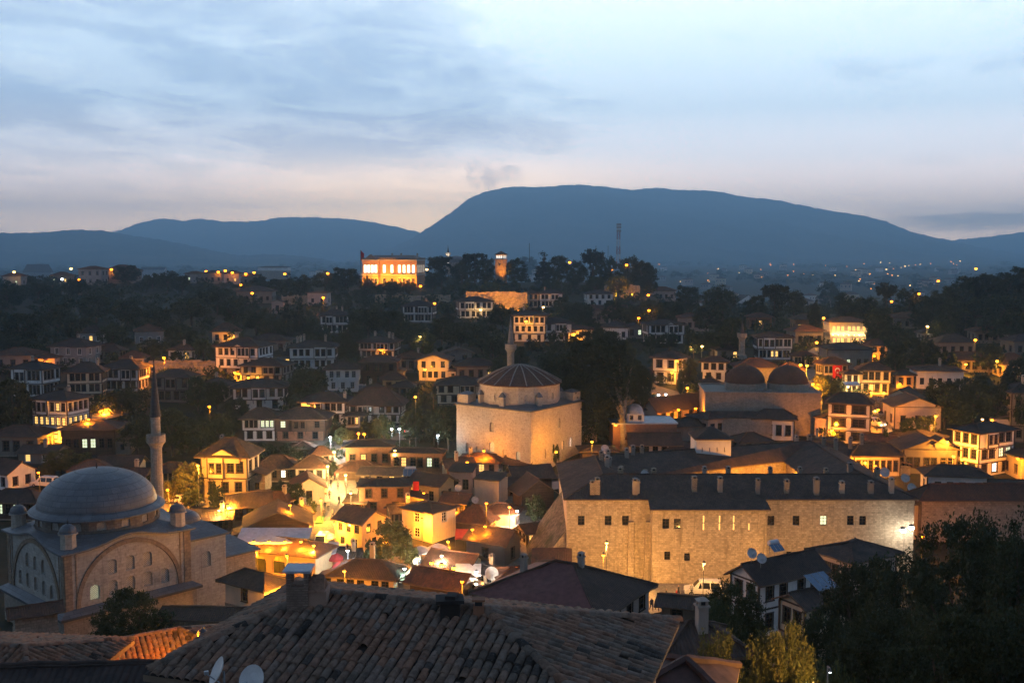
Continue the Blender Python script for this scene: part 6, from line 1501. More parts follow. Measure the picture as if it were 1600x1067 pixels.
def dish(label, px, py, D, r=.5, az=0.0, mat=None):
    p = at(px, py, D); o = thing('satellite_dish', label, 'satellite dish', p - Vector((0, 0, r * 1.3)), az)
    m = MB(); prof_ = [(0, 0), (r * .5, .05 * r), (r * .8, .15 * r), (r, .25 * r), (r * 1.02, .25 * r), (r * .8, .11 * r), (0, -.05 * r)]; m.lathe(prof_, 20)
    d = m.build('reflector', mat or M_DISH, o, (0, 0, r * 1.3)); d.rotation_euler = (R(62), 0, 0)
    m = MB(); m.tube([(0, .1, -.6), (0, .1, r * 1.3)], .03); m.build('mast', M_GALV, o); m = MB(); m.tube([(0, 0, r * .5), (0, -r * .9, r * 1.3)], .015); m.box((0, -r * .9, r * 1.26), (.08, .1, .08)); m.build('feed_arm', M_GALV, o)
for lab, px, py, D, r, az in (('round dish glowing orange on the small lit tiled roof', 184, 1010, 46, .42, -.3), ('dish seen edge-on at the bottom left of the big roof', 343, 1049, 24.5, .34, -1.15), ('dish cut by the bottom edge beside the big roof', 396, 1062, 24, .34, -.45),
        ('white dish lying beside the corner restaurant awning', 768, 896, 139, .9, .2), 
        ('upper white dish behind the khan roof', 945, 701, 186, .7, .1), ('lower white dish behind the khan roof', 943, 709, 185, .6, .2), ('pale dish on the khan left roof ridge', 1065, 713, 176, .9, -.2), ('grey dish among the khan chimneys', 1007, 742, 152, .7, .4),
        ('small dish on the brick row house roof', 627, 713, 205, .6, .1), ('dish on the shed roofed cream house', 716, 762, 175, .6, 0), ('dish at the edge of the plain cream block', 742, 781, 172, .6, .3), ('globe-like pale dish behind the khan right end', 1382, 738, 190, .9, 0),
        ('second pale dish behind the khan right end', 1414, 747, 186, .8, 0), ('third pale dish low behind the khan right end', 1424, 762, 180, .8, .1)): dish(lab, px, py, D, r, az)
def solar(label, px, py, D, w=2.2, d=1.4, yaw=0.0, tank=True, tilt=38, n=3):
    p = at(px, py, D); o = thing('solar_heater', label, 'solar panel', p, R(yaw)); t = R(tilt); gl = plain('panel_glass', (.10, .16, .24), .15, .0, .1, .6)
    for i in range(n):
        x = -w / 2 + w * (i + .5) / n; ww = w / n * .9
        m = MB(); m.slope([(x - ww / 2, 0, .1), (x + ww / 2, 0, .1), (x + ww / 2, d * math.cos(t), .1 + d * math.sin(t)), (x - ww / 2, d * math.cos(t), .1 + d * math.sin(t))]); m.build('panel', gl, o)
        m = MB(); q = [(x - ww / 2, 0, .07), (x + ww / 2, 0, .07), (x + ww / 2, d * math.cos(t), .07 + d * math.sin(t)), (x - ww / 2, d * math.cos(t), .07 + d * math.sin(t))]
        for a, b in ((0, 1), (1, 2), (2, 3), (3, 0)): m.tube([q[a], q[b]], .03, 4)
        m.build('panel_frame', M_GALV, o)
    m = MB()
    for x in (-w / 2 + .1, w / 2 - .1): m.tube([(x, d * math.cos(t), -.6), (x, d * math.cos(t), .1 + d * math.sin(t))], .03, 4); m.tube([(x, 0, -.5), (x, 0, .1)], .03, 4)
    m.build('stand', M_GALV, o)
    if tank: m = MB(); m.tube([(-w * .4, d * math.cos(t) + .2, .2 + d * math.sin(t)), (w * .4, d * math.cos(t) + .2, .2 + d * math.sin(t))], .28, 10, cap=True); m.build('tank', plain('white_tank', (.55, .56, .58), .4), o)
def roof_spot(h_, fx, fy):
    X, Y = h_.W / 2 + h_.ov, h_.Dp / 2 + h_.ov; x, y = fx * h_.W / 2, fy * h_.Dp / 2
    z = h_.h + .1 + h_.rise * ((1 - abs(y) / Y) if h_.kind == 'gx' else min(X - abs(x), Y - abs(y)) / min(X, Y)); q = Vector((x, y, z)); q.rotate(Matrix.Rotation(h_.ya, 3, 'Z')); return q + h_.loc
q = roof_spot(nS, .45, -.5); x_, y_ = proj(q); solar('three pale solar panels on the low cream house among the trees', x_, y_, q.y, 2.8, 2.3, 30, False, 26); solar('blue solar panel on the dark bazaar roof', 640, 744, 182, 2.4, 1.6, 0, True); solar('solar panel on the long white timber house', 562, 611, 262, 3.4, 1.8); solar('solar panel on the medallion house roof', 516, 619, 258, 3.0, 1.8, 0, False)
n6 = HS['n116']
for lab, fx, fy in (('left dish of the pair on the white gabled house', -.86, -.1), ('right dish of the pair on the white gabled house', -.72, -.45)):
    q = roof_spot(n6, fx, fy); x_, y_ = proj(q + Vector((0, 0, .8))); dish(lab, x_, y_, q.y, .55, .2)
q = roof_spot(n6, .15, .3); x_, y_ = proj(q + Vector((0, 0, .3))); solar('white water tank and panel on the white gabled house', x_, y_, q.y, 1.6, 1.0, 30, True)
# ================================================================== trees
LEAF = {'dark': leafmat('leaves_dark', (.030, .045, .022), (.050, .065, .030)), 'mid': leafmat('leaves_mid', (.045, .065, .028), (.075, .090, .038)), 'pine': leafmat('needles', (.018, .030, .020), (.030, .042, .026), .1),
        'light': leafmat('leaves_lamplit', (.085, .095, .035), (.13, .12, .045), .35)}  # for lamp-lit trees: lamplight put into a paler, yellower leaf colour
M_BARK = plain('bark', (.085, .065, .05), .95, 0, .4)
M_PALEBARK = plain('plane_bark', (.27, .23, .18), .9, 0, .5)
HTS = {'round': 2.0, 'broad': 2.0, 'conifer': 3.0, 'cypress': 5.0, 'pine': 2.4, 'bush': 1.2}
def leaf_cloud(seed, shape, nclump, per, size, spread=.22):
    """unit crown: radius about 1 in xy, from z 0 to Ht; leaf-sized faces gathered in clumps"""
    rnd = random.Random(seed); V = []; Fc = []; Ht = HTS[shape]
    cl = []
    while len(cl) < nclump:
        x, y, z = rnd.uniform(-1, 1), rnd.uniform(-1, 1), rnd.uniform(0, 1)
        r = math.hypot(x, y)
        if shape == 'round': lim = math.sqrt(max(0, 1 - ((z - .48) / .52) ** 2)) * (1 + .18 * math.sin(3 * math.atan2(y, x) + seed))
        elif shape == 'broad': lim = min(1, 1.6 * (1 - z) ** .55) * min(1, .55 + 1.2 * z) * (1 + .2 * math.sin(4 * math.atan2(y, x) + seed * 2))
        elif shape == 'conifer': lim = (1 - z) ** .9 * (.55 + .45 * abs(math.sin(z * 17 + seed))) + .04
        elif shape == 'cypress': lim = math.sin(math.pi * min(1, (z + .06) ** .7)) * .95 + .05
        elif shape == 'pine': lim = 1.0 if z > .62 else (.25 + .5 * z)
        else: lim = math.sin(math.pi * min(1, z * .9 + .1))
        if r > lim or r < lim * .25: continue
        if rnd.random() > .35 + .65 * (r / max(lim, .05)): continue
        cl.append((x, y, z * Ht, rnd.uniform(.6, 1.25)))
    for (cx, cy, cz, k) in cl:
        for _ in range(per):
            d = Vector((rnd.gauss(0, 1), rnd.gauss(0, 1), rnd.gauss(0, .7))) * spread * k * .55
            p = Vector((cx, cy, cz)) + d
            n = Vector((rnd.gauss(0, 1), rnd.gauss(0, 1), rnd.gauss(.5, 1))).normalized(); a = n.orthogonal().normalized(); b = n.cross(a); t = rnd.uniform(0, 6.28); a, b = a * math.cos(t) + b * math.sin(t), b * math.cos(t) - a * math.sin(t)
            s_ = size * rnd.uniform(.6, 1.3); w = s_ * .5
            b0 = len(V); V += [tuple(p - a * s_), tuple(p + b * w), tuple(p + a * s_), tuple(p - b * w)]; Fc.append((b0, b0 + 1, b0 + 2, b0 + 3))
    return V, Fc
CROWN = {}
def crown_mesh(shape, var, leaf, hi=False):
    k = (shape, var, leaf, hi)
    if k in CROWN: return CROWN[k]
    n, per, size = {'round': (90, 56, .075), 'broad': (100, 56, .068), 'conifer': (110, 42, .085), 'cypress': (110, 40, .13), 'pine': (80, 56, .085), 'bush': (44, 55, .09)}[shape]
    if hi: n, per, size = int(n * 2.6), int(per * 1.9), size * .42
    V, Fc = leaf_cloud(var * 13 + len(shape), shape, n, per, size, spread=.20 if not hi else .15)
    me = bpy.data.meshes.new('crown'); me.from_pydata(V, [], Fc); me.materials.append(LEAF[leaf]); CROWN[k] = me; return me
TRUNK = {}
def trunk_mesh(kind, var, mat):
    k = (kind, var)
    if k in TRUNK: return TRUNK[k]
    rnd = random.Random(var); m = MB()
    if kind == 'single': m.tube([(0, 0, -.25), (.01, 0, .3), (.02, .01, .6), (0, .02, .95)], [.055, .042, .03, .01], 7)
    else:
        m.tube([(0, 0, -.25), (.02, 0, .15), (.01, .02, .34)], [.06, .048, .042], 8)
        for i in range(5):
            a = i * 1.256 + rnd.uniform(-.4, .4); l = rnd.uniform(.5, .85); r_ = rnd.uniform(.25, .5)
            p1 = (.01 + math.cos(a) * .12 * r_, .02 + math.sin(a) * .12 * r_, .42); p2 = (math.cos(a) * r_ * .6, math.sin(a) * r_ * .6, .36 + (l - .36) * .6); p3 = (math.cos(a) * r_, math.sin(a) * r_, l)
            m.tube([(.01, .02, .32), p1, p2, p3], [.034, .028, .018, .006], 6)
    TRUNK[k] = m.mesh('trunk', [mat]); return TRUNK[k]
TREES = []                                   # (object, base phrase, px)
KINDW = {'round': 'leafy tree', 'broad': 'spreading tree', 'conifer': 'fir tree', 'cypress': 'cypress', 'pine': 'pine tree', 'bush': 'bush'}
tcount = [0]
def tree(px, ytop, ybase, wpx, shape='round', leaf='dark', D=None, phrase=None, hi=False, name=None):
    tcount[0] += 1; v = tcount[0] % 3 + 1
    if D is None: D = hit(px, ybase)
    p = at(px, ybase, D); H = max(1.2, at(px, ytop, D).z - p.z); rw = wpx / 2 * D / F * (1.0 if hi or D < 130 else .90)
    g = gz(p.x, D)
    if p.z > g + .3: H += p.z - g; p.z = g
    nm = {'round': 'leafy_tree', 'broad': 'spreading_tree', 'conifer': 'fir_tree', 'cypress': 'cypress_tree', 'pine': 'pine_tree', 'bush': 'bush'}[shape] if name is None else name
    o = thing(nm, 'x', 'bush' if shape == 'bush' else 'tree', (p.x, D, p.z), random.uniform(0, 6.28))
    z0 = {'round': .22, 'broad': .25, 'conifer': .08, 'cypress': .03, 'pine': .15, 'bush': .0}[shape] * H
    link('crown', crown_mesh(shape, v, leaf, hi), o, (0, 0, z0), 0, (rw * 1.02, rw * 1.02, (H - z0) / HTS[shape]))
    t = trunk_mesh('single' if shape in ('conifer', 'cypress', 'pine') else 'limbs', v, M_BARK)
    k = min(H, rw * 1.5); link('trunk', t, o, (0, 0, 0), 0, (k * .55 if shape == 'cypress' else k, k * .55 if shape == 'cypress' else k, H))
    TREES.append((o, phrase, px, ybase, D, shape, leaf)); FOOT.append((p.x, D, rw * .5))
    return o
TL = [  # px, top, base, width, shape, leaf
 # skyline and government hill
 (540, 418, 457, 48, 'round', 'dark'), (508, 424, 460, 40, 'broad', 'dark'), (575, 432, 458, 26, 'bush', 'dark'), (612, 437, 462, 30, 'bush', 'dark'), (640, 438, 460, 26, 'bush', 'mid'), (690, 403, 454, 40, 'pine', 'pine'), (676, 424, 458, 30, 'round', 'dark'), (722, 408, 452, 38, 'broad', 'dark'), (742, 398, 448, 40, 'pine', 'pine'), (760, 404, 450, 32, 'round', 'dark'),
 (805, 404, 446, 36, 'round', 'dark'), (824, 398, 440, 30, 'broad', 'dark', ), (850, 391, 442, 34, 'conifer', 'pine'), (872, 400, 446, 40, 'round', 'dark'), (900, 408, 450, 36, 'round', 'dark'), (887, 401, 440, 16, 'conifer', 'pine'), (926, 392, 448, 34, 'pine', 'pine'), (948, 402, 452, 38, 'round', 'dark'), (985, 399, 456, 44, 'broad', 'dark'), (1006, 408, 458, 40, 'round', 'dark'),
 (965, 428, 468, 40, 'broad', 'light'), (930, 432, 464, 40, 'broad', 'mid'), (860, 434, 458, 36, 'bush', 'dark'), (800, 438, 460, 32, 'bush', 'mid'), (765, 438, 462, 36, 'bush', 'light'), (735, 440, 464, 34, 'bush', 'mid'), (1014, 428, 466, 30, 'round', 'dark'),
 # left ridge and slope
 (200, 414, 446, 44, 'round', 'dark'), (238, 426, 452, 40, 'bush', 'dark'), (262, 424, 455, 36, 'round', 'dark'), (120, 434, 462, 44, 'bush', 'dark'), (60, 442, 470, 52, 'round', 'dark'), (10, 440, 480, 60, 'round', 'dark'), (285, 430, 460, 30, 'round', 'dark'), (340, 448, 492, 56, 'broad', 'dark'), (300, 462, 508, 60, 'broad', 'dark'), (405, 432, 462, 32, 'round', 'dark'), (430, 436, 466, 30, 'round', 'dark'), (470, 430, 466, 36, 'round', 'dark'), (452, 424, 455, 20, 'conifer', 'pine'),
 (150, 462, 505, 56, 'round', 'dark'), (90, 470, 520, 60, 'broad', 'dark'), (35, 488, 545, 70, 'round', 'dark'), (200, 470, 512, 52, 'round', 'dark'), (250, 480, 520, 46, 'broad', 'dark'), (120, 495, 536, 54, 'round', 'dark'), (175, 505, 545, 44, 'broad', 'mid'), (285, 508, 552, 54, 'round', 'dark'), (318, 525, 562, 40, 'bush', 'mid'), (235, 530, 562, 40, 'round', 'dark'), (20, 522, 560, 52, 'broad', 'dark'),
 (365, 470, 512, 44, 'round', 'dark'), (400, 482, 525, 44, 'broad', 'dark'), (448, 468, 520, 26, 'conifer', 'pine'), (468, 467, 522, 30, 'conifer', 'pine'), (430, 500, 532, 36, 'round', 'dark'), (492, 500, 540, 36, 'round', 'dark'),
 (575, 478, 532, 62, 'broad', 'dark'), (614, 484, 530, 50, 'round', 'dark'), (548, 505, 548, 44, 'round', 'dark'), (640, 502, 548, 48, 'broad', 'dark'), (540, 525, 565, 40, 'round', 'dark'), (660, 520, 560, 44, 'round', 'mid'), (690, 495, 540, 40, 'round', 'dark'), (700, 478, 512, 22, 'conifer', 'pine'), (720, 500, 545, 48, 'broad', 'dark'), (755, 505, 552, 54, 'round', 'dark'), (785, 478, 520, 40, 'broad', 'dark'), (770, 520, 560, 44, 'round', 'dark'),
 (480, 574, 632, 64, 'round', 'dark'), (310, 588, 645, 40, 'round', 'dark'), (340, 592, 640, 36, 'broad', 'dark'), (192, 606, 650, 54, 'round', 'dark'), (22, 592, 692, 64, 'round', 'dark'), (-14, 600, 700, 50, 'round', 'dark'), (215, 655, 712, 52, 'broad', 'dark'), (270, 640, 712, 66, 'round', 'dark'), (312, 648, 714, 54, 'broad', 'dark'), (345, 655, 708, 46, 'round', 'dark'), (415, 690, 722, 46, 'bush', 'dark'), (455, 694, 726, 44, 'round', 'dark'), (372, 622, 660, 40, 'round', 'dark'), (360, 645, 690, 40, 'broad', 'dark'),
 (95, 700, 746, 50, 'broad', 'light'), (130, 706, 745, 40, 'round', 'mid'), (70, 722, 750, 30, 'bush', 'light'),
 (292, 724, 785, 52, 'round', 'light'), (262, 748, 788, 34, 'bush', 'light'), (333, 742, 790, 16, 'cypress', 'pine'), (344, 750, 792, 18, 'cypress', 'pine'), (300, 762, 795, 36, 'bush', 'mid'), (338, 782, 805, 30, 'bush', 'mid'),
 (441, 738, 792, 18, 'cypress', 'pine'), (462, 754, 796, 36, 'round', 'dark'), (430, 758, 796, 26, 'round', 'dark'), (482, 778, 806, 30, 'bush', 'mid'), (518, 722, 748, 26, 'round', 'mid'), (538, 668, 702, 34, 'round', 'mid'),
 # around the square mosque
 (655, 598, 690, 46, 'conifer', 'pine'), (678, 602, 694, 40, 'conifer', 'pine'), (640, 640, 694, 34, 'round', 'dark'), (700, 628, 706, 50, 'broad', 'dark'), (600, 645, 690, 40, 'bush', 'mid'), (575, 652, 684, 30, 'bush', 'dark'),
 (1022, 470, 512, 46, 'round', 'dark'), (1075, 446, 492, 44, 'round', 'dark'), (1128, 446, 502, 54, 'broad', 'dark'), (1046, 468, 508, 44, 'broad', 'dark'), (1104, 478, 524, 48, 'round', 'dark'), (1140, 495, 562, 52, 'round', 'dark'), (1108, 515, 558, 42, 'broad', 'dark'), (1084, 520, 560, 34, 'round', 'dark'), (960, 470, 515, 42, 'round', 'dark'), (905, 470, 510, 44, 'broad', 'dark'), (880, 462, 498, 30, 'round', 'dark'), (995, 478, 520, 40, 'broad', 'dark'), (1045, 520, 548, 36, 'round', 'dark'), (812, 540, 580, 40, 'round', 'dark'), (782, 560, 606, 40, 'round', 'dark'),
 (1074, 560, 612, 32, 'round', 'light'), (1062, 590, 616, 14, 'bush', 'mid'), (1108, 574, 616, 18, 'cypress', 'pine'), (1085, 596, 628, 34, 'round', 'dark'),
 (1210, 446, 508, 42, 'pine', 'pine'), (1272, 456, 524, 22, 'cypress', 'pine'), (1292, 440, 488, 36, 'round', 'dark'), (1240, 452, 500, 40, 'broad', 'dark'), (1180, 462, 505, 36, 'round', 'dark'), (1322, 458, 505, 40, 'round', 'dark'), (1352, 462, 512, 48, 'broad', 'dark'), (1384, 444, 495, 32, 'pine', 'pine'), (1420, 452, 505, 48, 'round', 'dark'), (1372, 480, 545, 48, 'round', 'dark'), (1402, 505, 560, 54, 'broad', 'dark'), (1440, 528, 585, 60, 'round', 'dark'), (1398, 530, 582, 44, 'round', 'dark'),
 (1288, 586, 632, 48, 'round', 'light'), (1305, 596, 630, 20, 'round', 'mid'), (1447, 648, 690, 34, 'round', 'light'), (1420, 652, 690, 34, 'round', 'mid'), (1380, 670, 705, 22, 'bush', 'mid'),
 (1475, 592, 668, 62, 'round', 'dark'), (1520, 582, 668, 70, 'broad', 'dark'), (1556, 596, 680, 56, 'round', 'dark'), (1500, 622, 676, 50, 'round', 'dark'), (1590, 560, 640, 50, 'round', 'dark'), (1460, 600, 640, 30, 'round', 'dark'), (1545, 540, 585, 50, 'round', 'dark'), (1480, 546, 580, 40, 'bush', 'dark'), (1600, 600, 690, 44, 'round', 'dark'),
 # right ridge forest
 (1452, 462, 512, 46, 'round', 'dark'), (1475, 448, 500, 50, 'broad', 'dark'), (1500, 440, 492, 50, 'round', 'dark'), (1520, 434, 486, 46, 'pine', 'pine'), (1545, 428, 480, 50, 'round', 'dark'), (1572, 422, 478, 50, 'broad', 'dark'), (1600, 416, 478, 56, 'round', 'dark'), (1630, 412, 478, 60, 'round', 'dark'), (1488, 472, 522, 50, 'round', 'dark'), (1525, 466, 520, 56, 'broad', 'dark'), (1562, 462, 518, 54, 'round', 'dark'), (1596, 460, 520, 56, 'broad', 'dark'), (1440, 480, 520, 40, 'round', 'dark'), (1470, 494, 540, 40, 'broad', 'dark'), (1548, 492, 535, 46, 'round', 'dark'), (1508, 486, 528, 40, 'conifer', 'pine'), (1580, 488, 545, 50, 'round', 'dark'),
 # bazaar and khan
 (612, 812, 884, 62, 'round', 'light'), (586, 838, 886, 40, 'bush', 'mid'), (640, 846, 884, 32, 'bush', 'light'), (836, 772, 822, 34, 'round', 'mid'), (866, 690, 726, 18, 'bush', 'mid'),
]
for T in TL: tree(*T[:6])
# the great plane tree beside the square mosque, its pale limbs bare below the crown
def plane_tree():
    D = hit(975, 700); p = at(975, 700, D); H = at(975, 516, D).z - p.z; o = thing('plane_tree', 'huge dark plane tree with bare pale limbs beside the umbrella roofed mosque', 'tree', p)
    m = MB(); s_ = D / F
    def pt(px, py, dy=0.0): q = at(px, py, D + dy); return q - p
    m.tube([pt(975, 712), pt(974, 680), pt(972, 655)], [1.25, 1.0, .85], 10)
    for path, r0 in (([(972, 655), (969, 622), (970, 585), (966, 545)], .5), ([(973, 655), (978, 620), (984, 588), (990, 560)], .48), ([(972, 650), (960, 628), (945, 606)], .42), ([(974, 645), (961, 600), (957, 560)], .36)):
        m.tube([pt(x, y, (i - 1) * 1.2) for i, (x, y) in enumerate(path)], [r0 * (1 - .75 * i / (len(path) - 1)) for i in range(len(path))], 7)
    m.build('trunk', M_PALEBARK, o)
    for i, (px, yt, yb, w, dy) in enumerate(((925, 520, 650, 120, 4), (870, 548, 668, 84, 3), (968, 530, 622, 74, 3), (905, 560, 690, 110, 6), (950, 600, 690, 50, 7), (1000, 570, 632, 36, 2), (880, 600, 700, 60, 8), (935, 512, 570, 80, 6))):
        a = at(px, yb, D + dy) - p; hgt = (yb - yt) * s_; link('crown', crown_mesh('round', i % 3 + 1, 'dark', True), o, a, i * 1.3, (w / 2 * s_ * 1.1, w / 2 * s_ * 1.1, hgt / 2))
plane_tree()
# near trees on the right and in front of the mosque
tree(205, 922, 1002, 112, 'round', 'mid', 106, 'bushy dark tree growing right in front of the great mosque', True)
NT_ = [(1150, 908, 1020, 104, 'round', 'mid', 92, 'round leafy tree hiding the foot of the white gabled house'), (1120, 930, 1020, 80, 'broad', 'mid', 84, 'low spreading tree left of the white gabled house'), (1345, 868, 1010, 130, 'round', 'dark', 88, 'dark leafy tree right of the three solar panels'),
       (1420, 850, 1040, 150, 'broad', 'dark', 80, 'broad dark tree below the khan right corner'), (1505, 806, 1050, 170, 'round', 'dark', 72, 'tall dark tree near the lower right corner'), (1600, 800, 1060, 170, 'broad', 'dark', 66, 'dark tree cut by the right edge low down'), (1290, 960, 1080, 120, 'round', 'dark', 62, 'dark tree below the low cream house'),
       (1380, 940, 1110, 170, 'broad', 'dark', 56, 'lower dark tree in front of the tall right tree'), (1490, 950, 1140, 190, 'round', 'dark', 50, 'nearest dark tree at the bottom right'), (1590, 940, 1150, 190, 'round', 'dark', 48, 'bottom right corner tree in deep shade'), (1300, 1010, 1140, 110, 'bush', 'mid', 46, 'dim bush right of the orange lit leaves')]
for a in NT_: tree(*a[:7], phrase=a[7], hi=True)
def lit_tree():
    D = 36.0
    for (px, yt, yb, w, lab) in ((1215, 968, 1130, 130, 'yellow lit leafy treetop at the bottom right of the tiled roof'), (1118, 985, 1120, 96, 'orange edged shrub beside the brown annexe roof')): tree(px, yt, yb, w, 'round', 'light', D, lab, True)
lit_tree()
# labels of the trees: what each stands beside
def name_trees():
    short = {'l1': 'the far left timber house', 'l2': 'the house with the glowing window row', 'l3': 'the cream lit timber house', 'l4': 'the white six-window house', 'l5': 'the plain grey house', 'l5b': 'the dark red-roofed house', 'l6': 'the pyramid roofed pavilion', 'l7': 'the small cream house', 'l8': 'the house with two pale lit windows', 'l9': 'the white house above the lit bend', 'l10': 'the house with the yellow corner lamp',
      'l11': 'the low left-edge house', 'l12': 'the four-windowed left-edge house', 'l13': 'the dark boarded house', 'l16': 'the white left-edge gable', 'l18': 'the bright yellow house', 'l19': 'the small yellow lit house', 'l20': 'the cream gable end', 'r1': 'the broad skyline house', 'r2': 'the pale skyline house', 'r3': 'the dark skyline house', 'r4': 'the gabled skyline house', 'r5': 'the low grey ridge house', 'r7': 'the orange ridge house', 'r12': 'the house under the ridge lamp', 'r13': 'the square orange house', 'r14': 'the pink lit gable',
      'c22': 'the two-row house below the mansion', 'c23': 'the house under the orange lamp', 'c24': 'the house left of the lit cliff', 'c25': 'the low brown house', 'c26': 'the white house with many chimneys', 'c28': 'the wide white house', 'c29': 'the boarded timber house', 'c30': 'the cream gable-fronted house', 'c31': 'the dark gabled house', 'c33': 'the house left of the stone mosque', 'c34': 'the grey timber house', 'c35': 'the broad white house', 'c36': 'the white square house', 'c37': 'the medallion house', 'c38': 'the solar roofed house', 'c39a': 'the twin-roofed house', 'c40': 'the small orange house',
      'm42b': 'the long house by the cliff', 'm44': 'the yellow washed house', 'm45': 'the long-windowed house', 'm46': 'the low cream hill house', 'm47': 'the hilltop kiosk', 'm48': 'the house below the floodlit rock', 'm49': 'the reddish gabled house', 'm50': 'the orange-ended house', 'm51': 'the central-gable house', 'm52': 'the house with the brilliant window', 'm54': 'the two-lamp corner house', 'm55': 'the long low hall', 'm58': 'the even-windowed house', 'm60': 'the white dish house', 'm62': 'the white gable near the plain', 'm63': 'the narrow pale house',
      'q1': 'the dark low house', 'q2': 'the orange glowing house', 'q3': 'the flag house', 'q7': 'the pinkish gable front', 'q8': 'the white long house', 'q10': 'the right-edge timber house', 'q11': 'the dark right-slope house', 'q12': 'the long dim house', 'q14': 'the red-roofed right house', 'q18': 'the lit attic house', 'q20': 'the three-storey white house', 'q25': 'the yellow-sided white house', 'b90': 'the white gabled street house', 'b96': 'the yellow street corner house', 'b102': 'the projecting bay house', 'mansion': 'the floodlit mansion', 'mosque': 'the great mosque', 'sqm': 'the umbrella roofed mosque', 'hammam': 'the twin-domed bathhouse', 'museum': 'the uplit museum mansion', 'khan': 'the khan'}
    groups = {}
    for (o, ph, px, yb, D, sh, lf) in TREES:
        if ph: o['label'] = ph; continue
        best = min(short, key=lambda k: (HOUSES[k][1] - px) ** 2 + (2.0 * (HOUSES[k][2] - yb + 14)) ** 2 + (0.35 * (HOUSES[k][3] - D)) ** 2)
        hx, hy, hD = HOUSES[best][1:]
        pos = 'behind' if D > hD + 14 else ('below' if D < hD - 8 else ('left of' if px < hx else 'right of'))
        col = {'dark': 'dark', 'mid': 'green', 'pine': 'blackish', 'light': 'lamp-lit'}[lf]
        groups.setdefault(f'{col} {KINDW[sh]} {pos} {short[best]}', []).append((px, o))
    ORD = {2: ('left', 'right'), 3: ('leftmost', 'middle', 'rightmost')}
    for ph, lst in groups.items():
        lst.sort(key=lambda e: e[0]); n = len(lst)
        for i, (px, o) in enumerate(lst):
            if n == 1: o['label'] = ph
            elif n <= 3: o['label'] = f'{ORD[n][i]} {ph}'
            else: o['label'] = f"{['first', 'second', 'third', 'fourth', 'fifth', 'sixth', 'seventh', 'eighth', 'ninth', 'tenth'][i]} from left {ph}"
            o['group'] = 'trees between the houses'
name_trees()
# undergrowth between the houses and a far wood on the plain
def undergrowth():
    rnd = random.Random(21); V = []; Fc = []
    src = [leaf_cloud(s_, 'bush', 16, 14, .15, spread=.3) for s_ in (3, 4, 5)]; n = 0; tries = 0
    while n < 1900 and tries < 9000:
        tries += 1
        px = rnd.uniform(-60, 1660); D = 205 * 3.3 ** (rnd.random() ** .8)
        x = (px - 800) / F * D; p = Vector((x, D, gz(x, D)))
        if any((p.x - a) ** 2 + (p.y - b) ** 2 < (r + .8) ** 2 for a, b, r in FOOT): continue
        s_ = rnd.uniform(.8, 2.4) * (1 + D / 700); h = s_ * rnd.uniform(.7, 1.4); v, f = src[n % 3]; c, q = math.cos(n), math.sin(n); b0 = len(V)
        V.extend([(p.x + (x * c - y * q) * s_, p.y + (x * q + y * c) * s_, p.z - .2 + z * h) for x, y, z in v]); Fc.extend([tuple(b0 + k for k in t) for t in f]); n += 1
    me = bpy.data.meshes.new('undergrowth'); me.from_pydata(V, [], Fc); me.materials.append(LEAF['dark']); tag(link('undergrowth', me), 'dark undergrowth covering the slopes between houses', 'shrubs', kind='stuff')
    V = []; Fc = []; src = [leaf_cloud(s_, 'round', 14, 9, .22, spread=.3) for s_ in (7, 8)]
    for n in range(2600):
        px = rnd.uniform(-100, 1700); D = 760 * (6600 / 760) ** rnd.random(); x = (px - 800) / F * D; p = Vector((x, D, gz(x, D)))
        if math.sin(x * .004 + D * .002) + math.sin(x * .0017 - D * .0011 + 1) < -.35: continue
        s_ = rnd.uniform(3, 7) * (1 + D / 4000); h = s_ * rnd.uniform(.9, 1.7); v, f = src[n % 2]; b0 = len(V)
        V.extend([(p.x + a * s_ * 1.6, p.y + b * s_ * 1.6, p.z - .5 + c * h * .5) for a, b, c in v]); Fc.extend([tuple(b0 + k for k in t) for t in f])
    me = bpy.data.meshes.new('far_woods'); me.from_pydata(V, [], Fc); me.materials.append(LEAF['dark']); tag(link('far_woods', me), 'dark woods scattered over the far plain', 'woods', kind='stuff')
undergrowth()
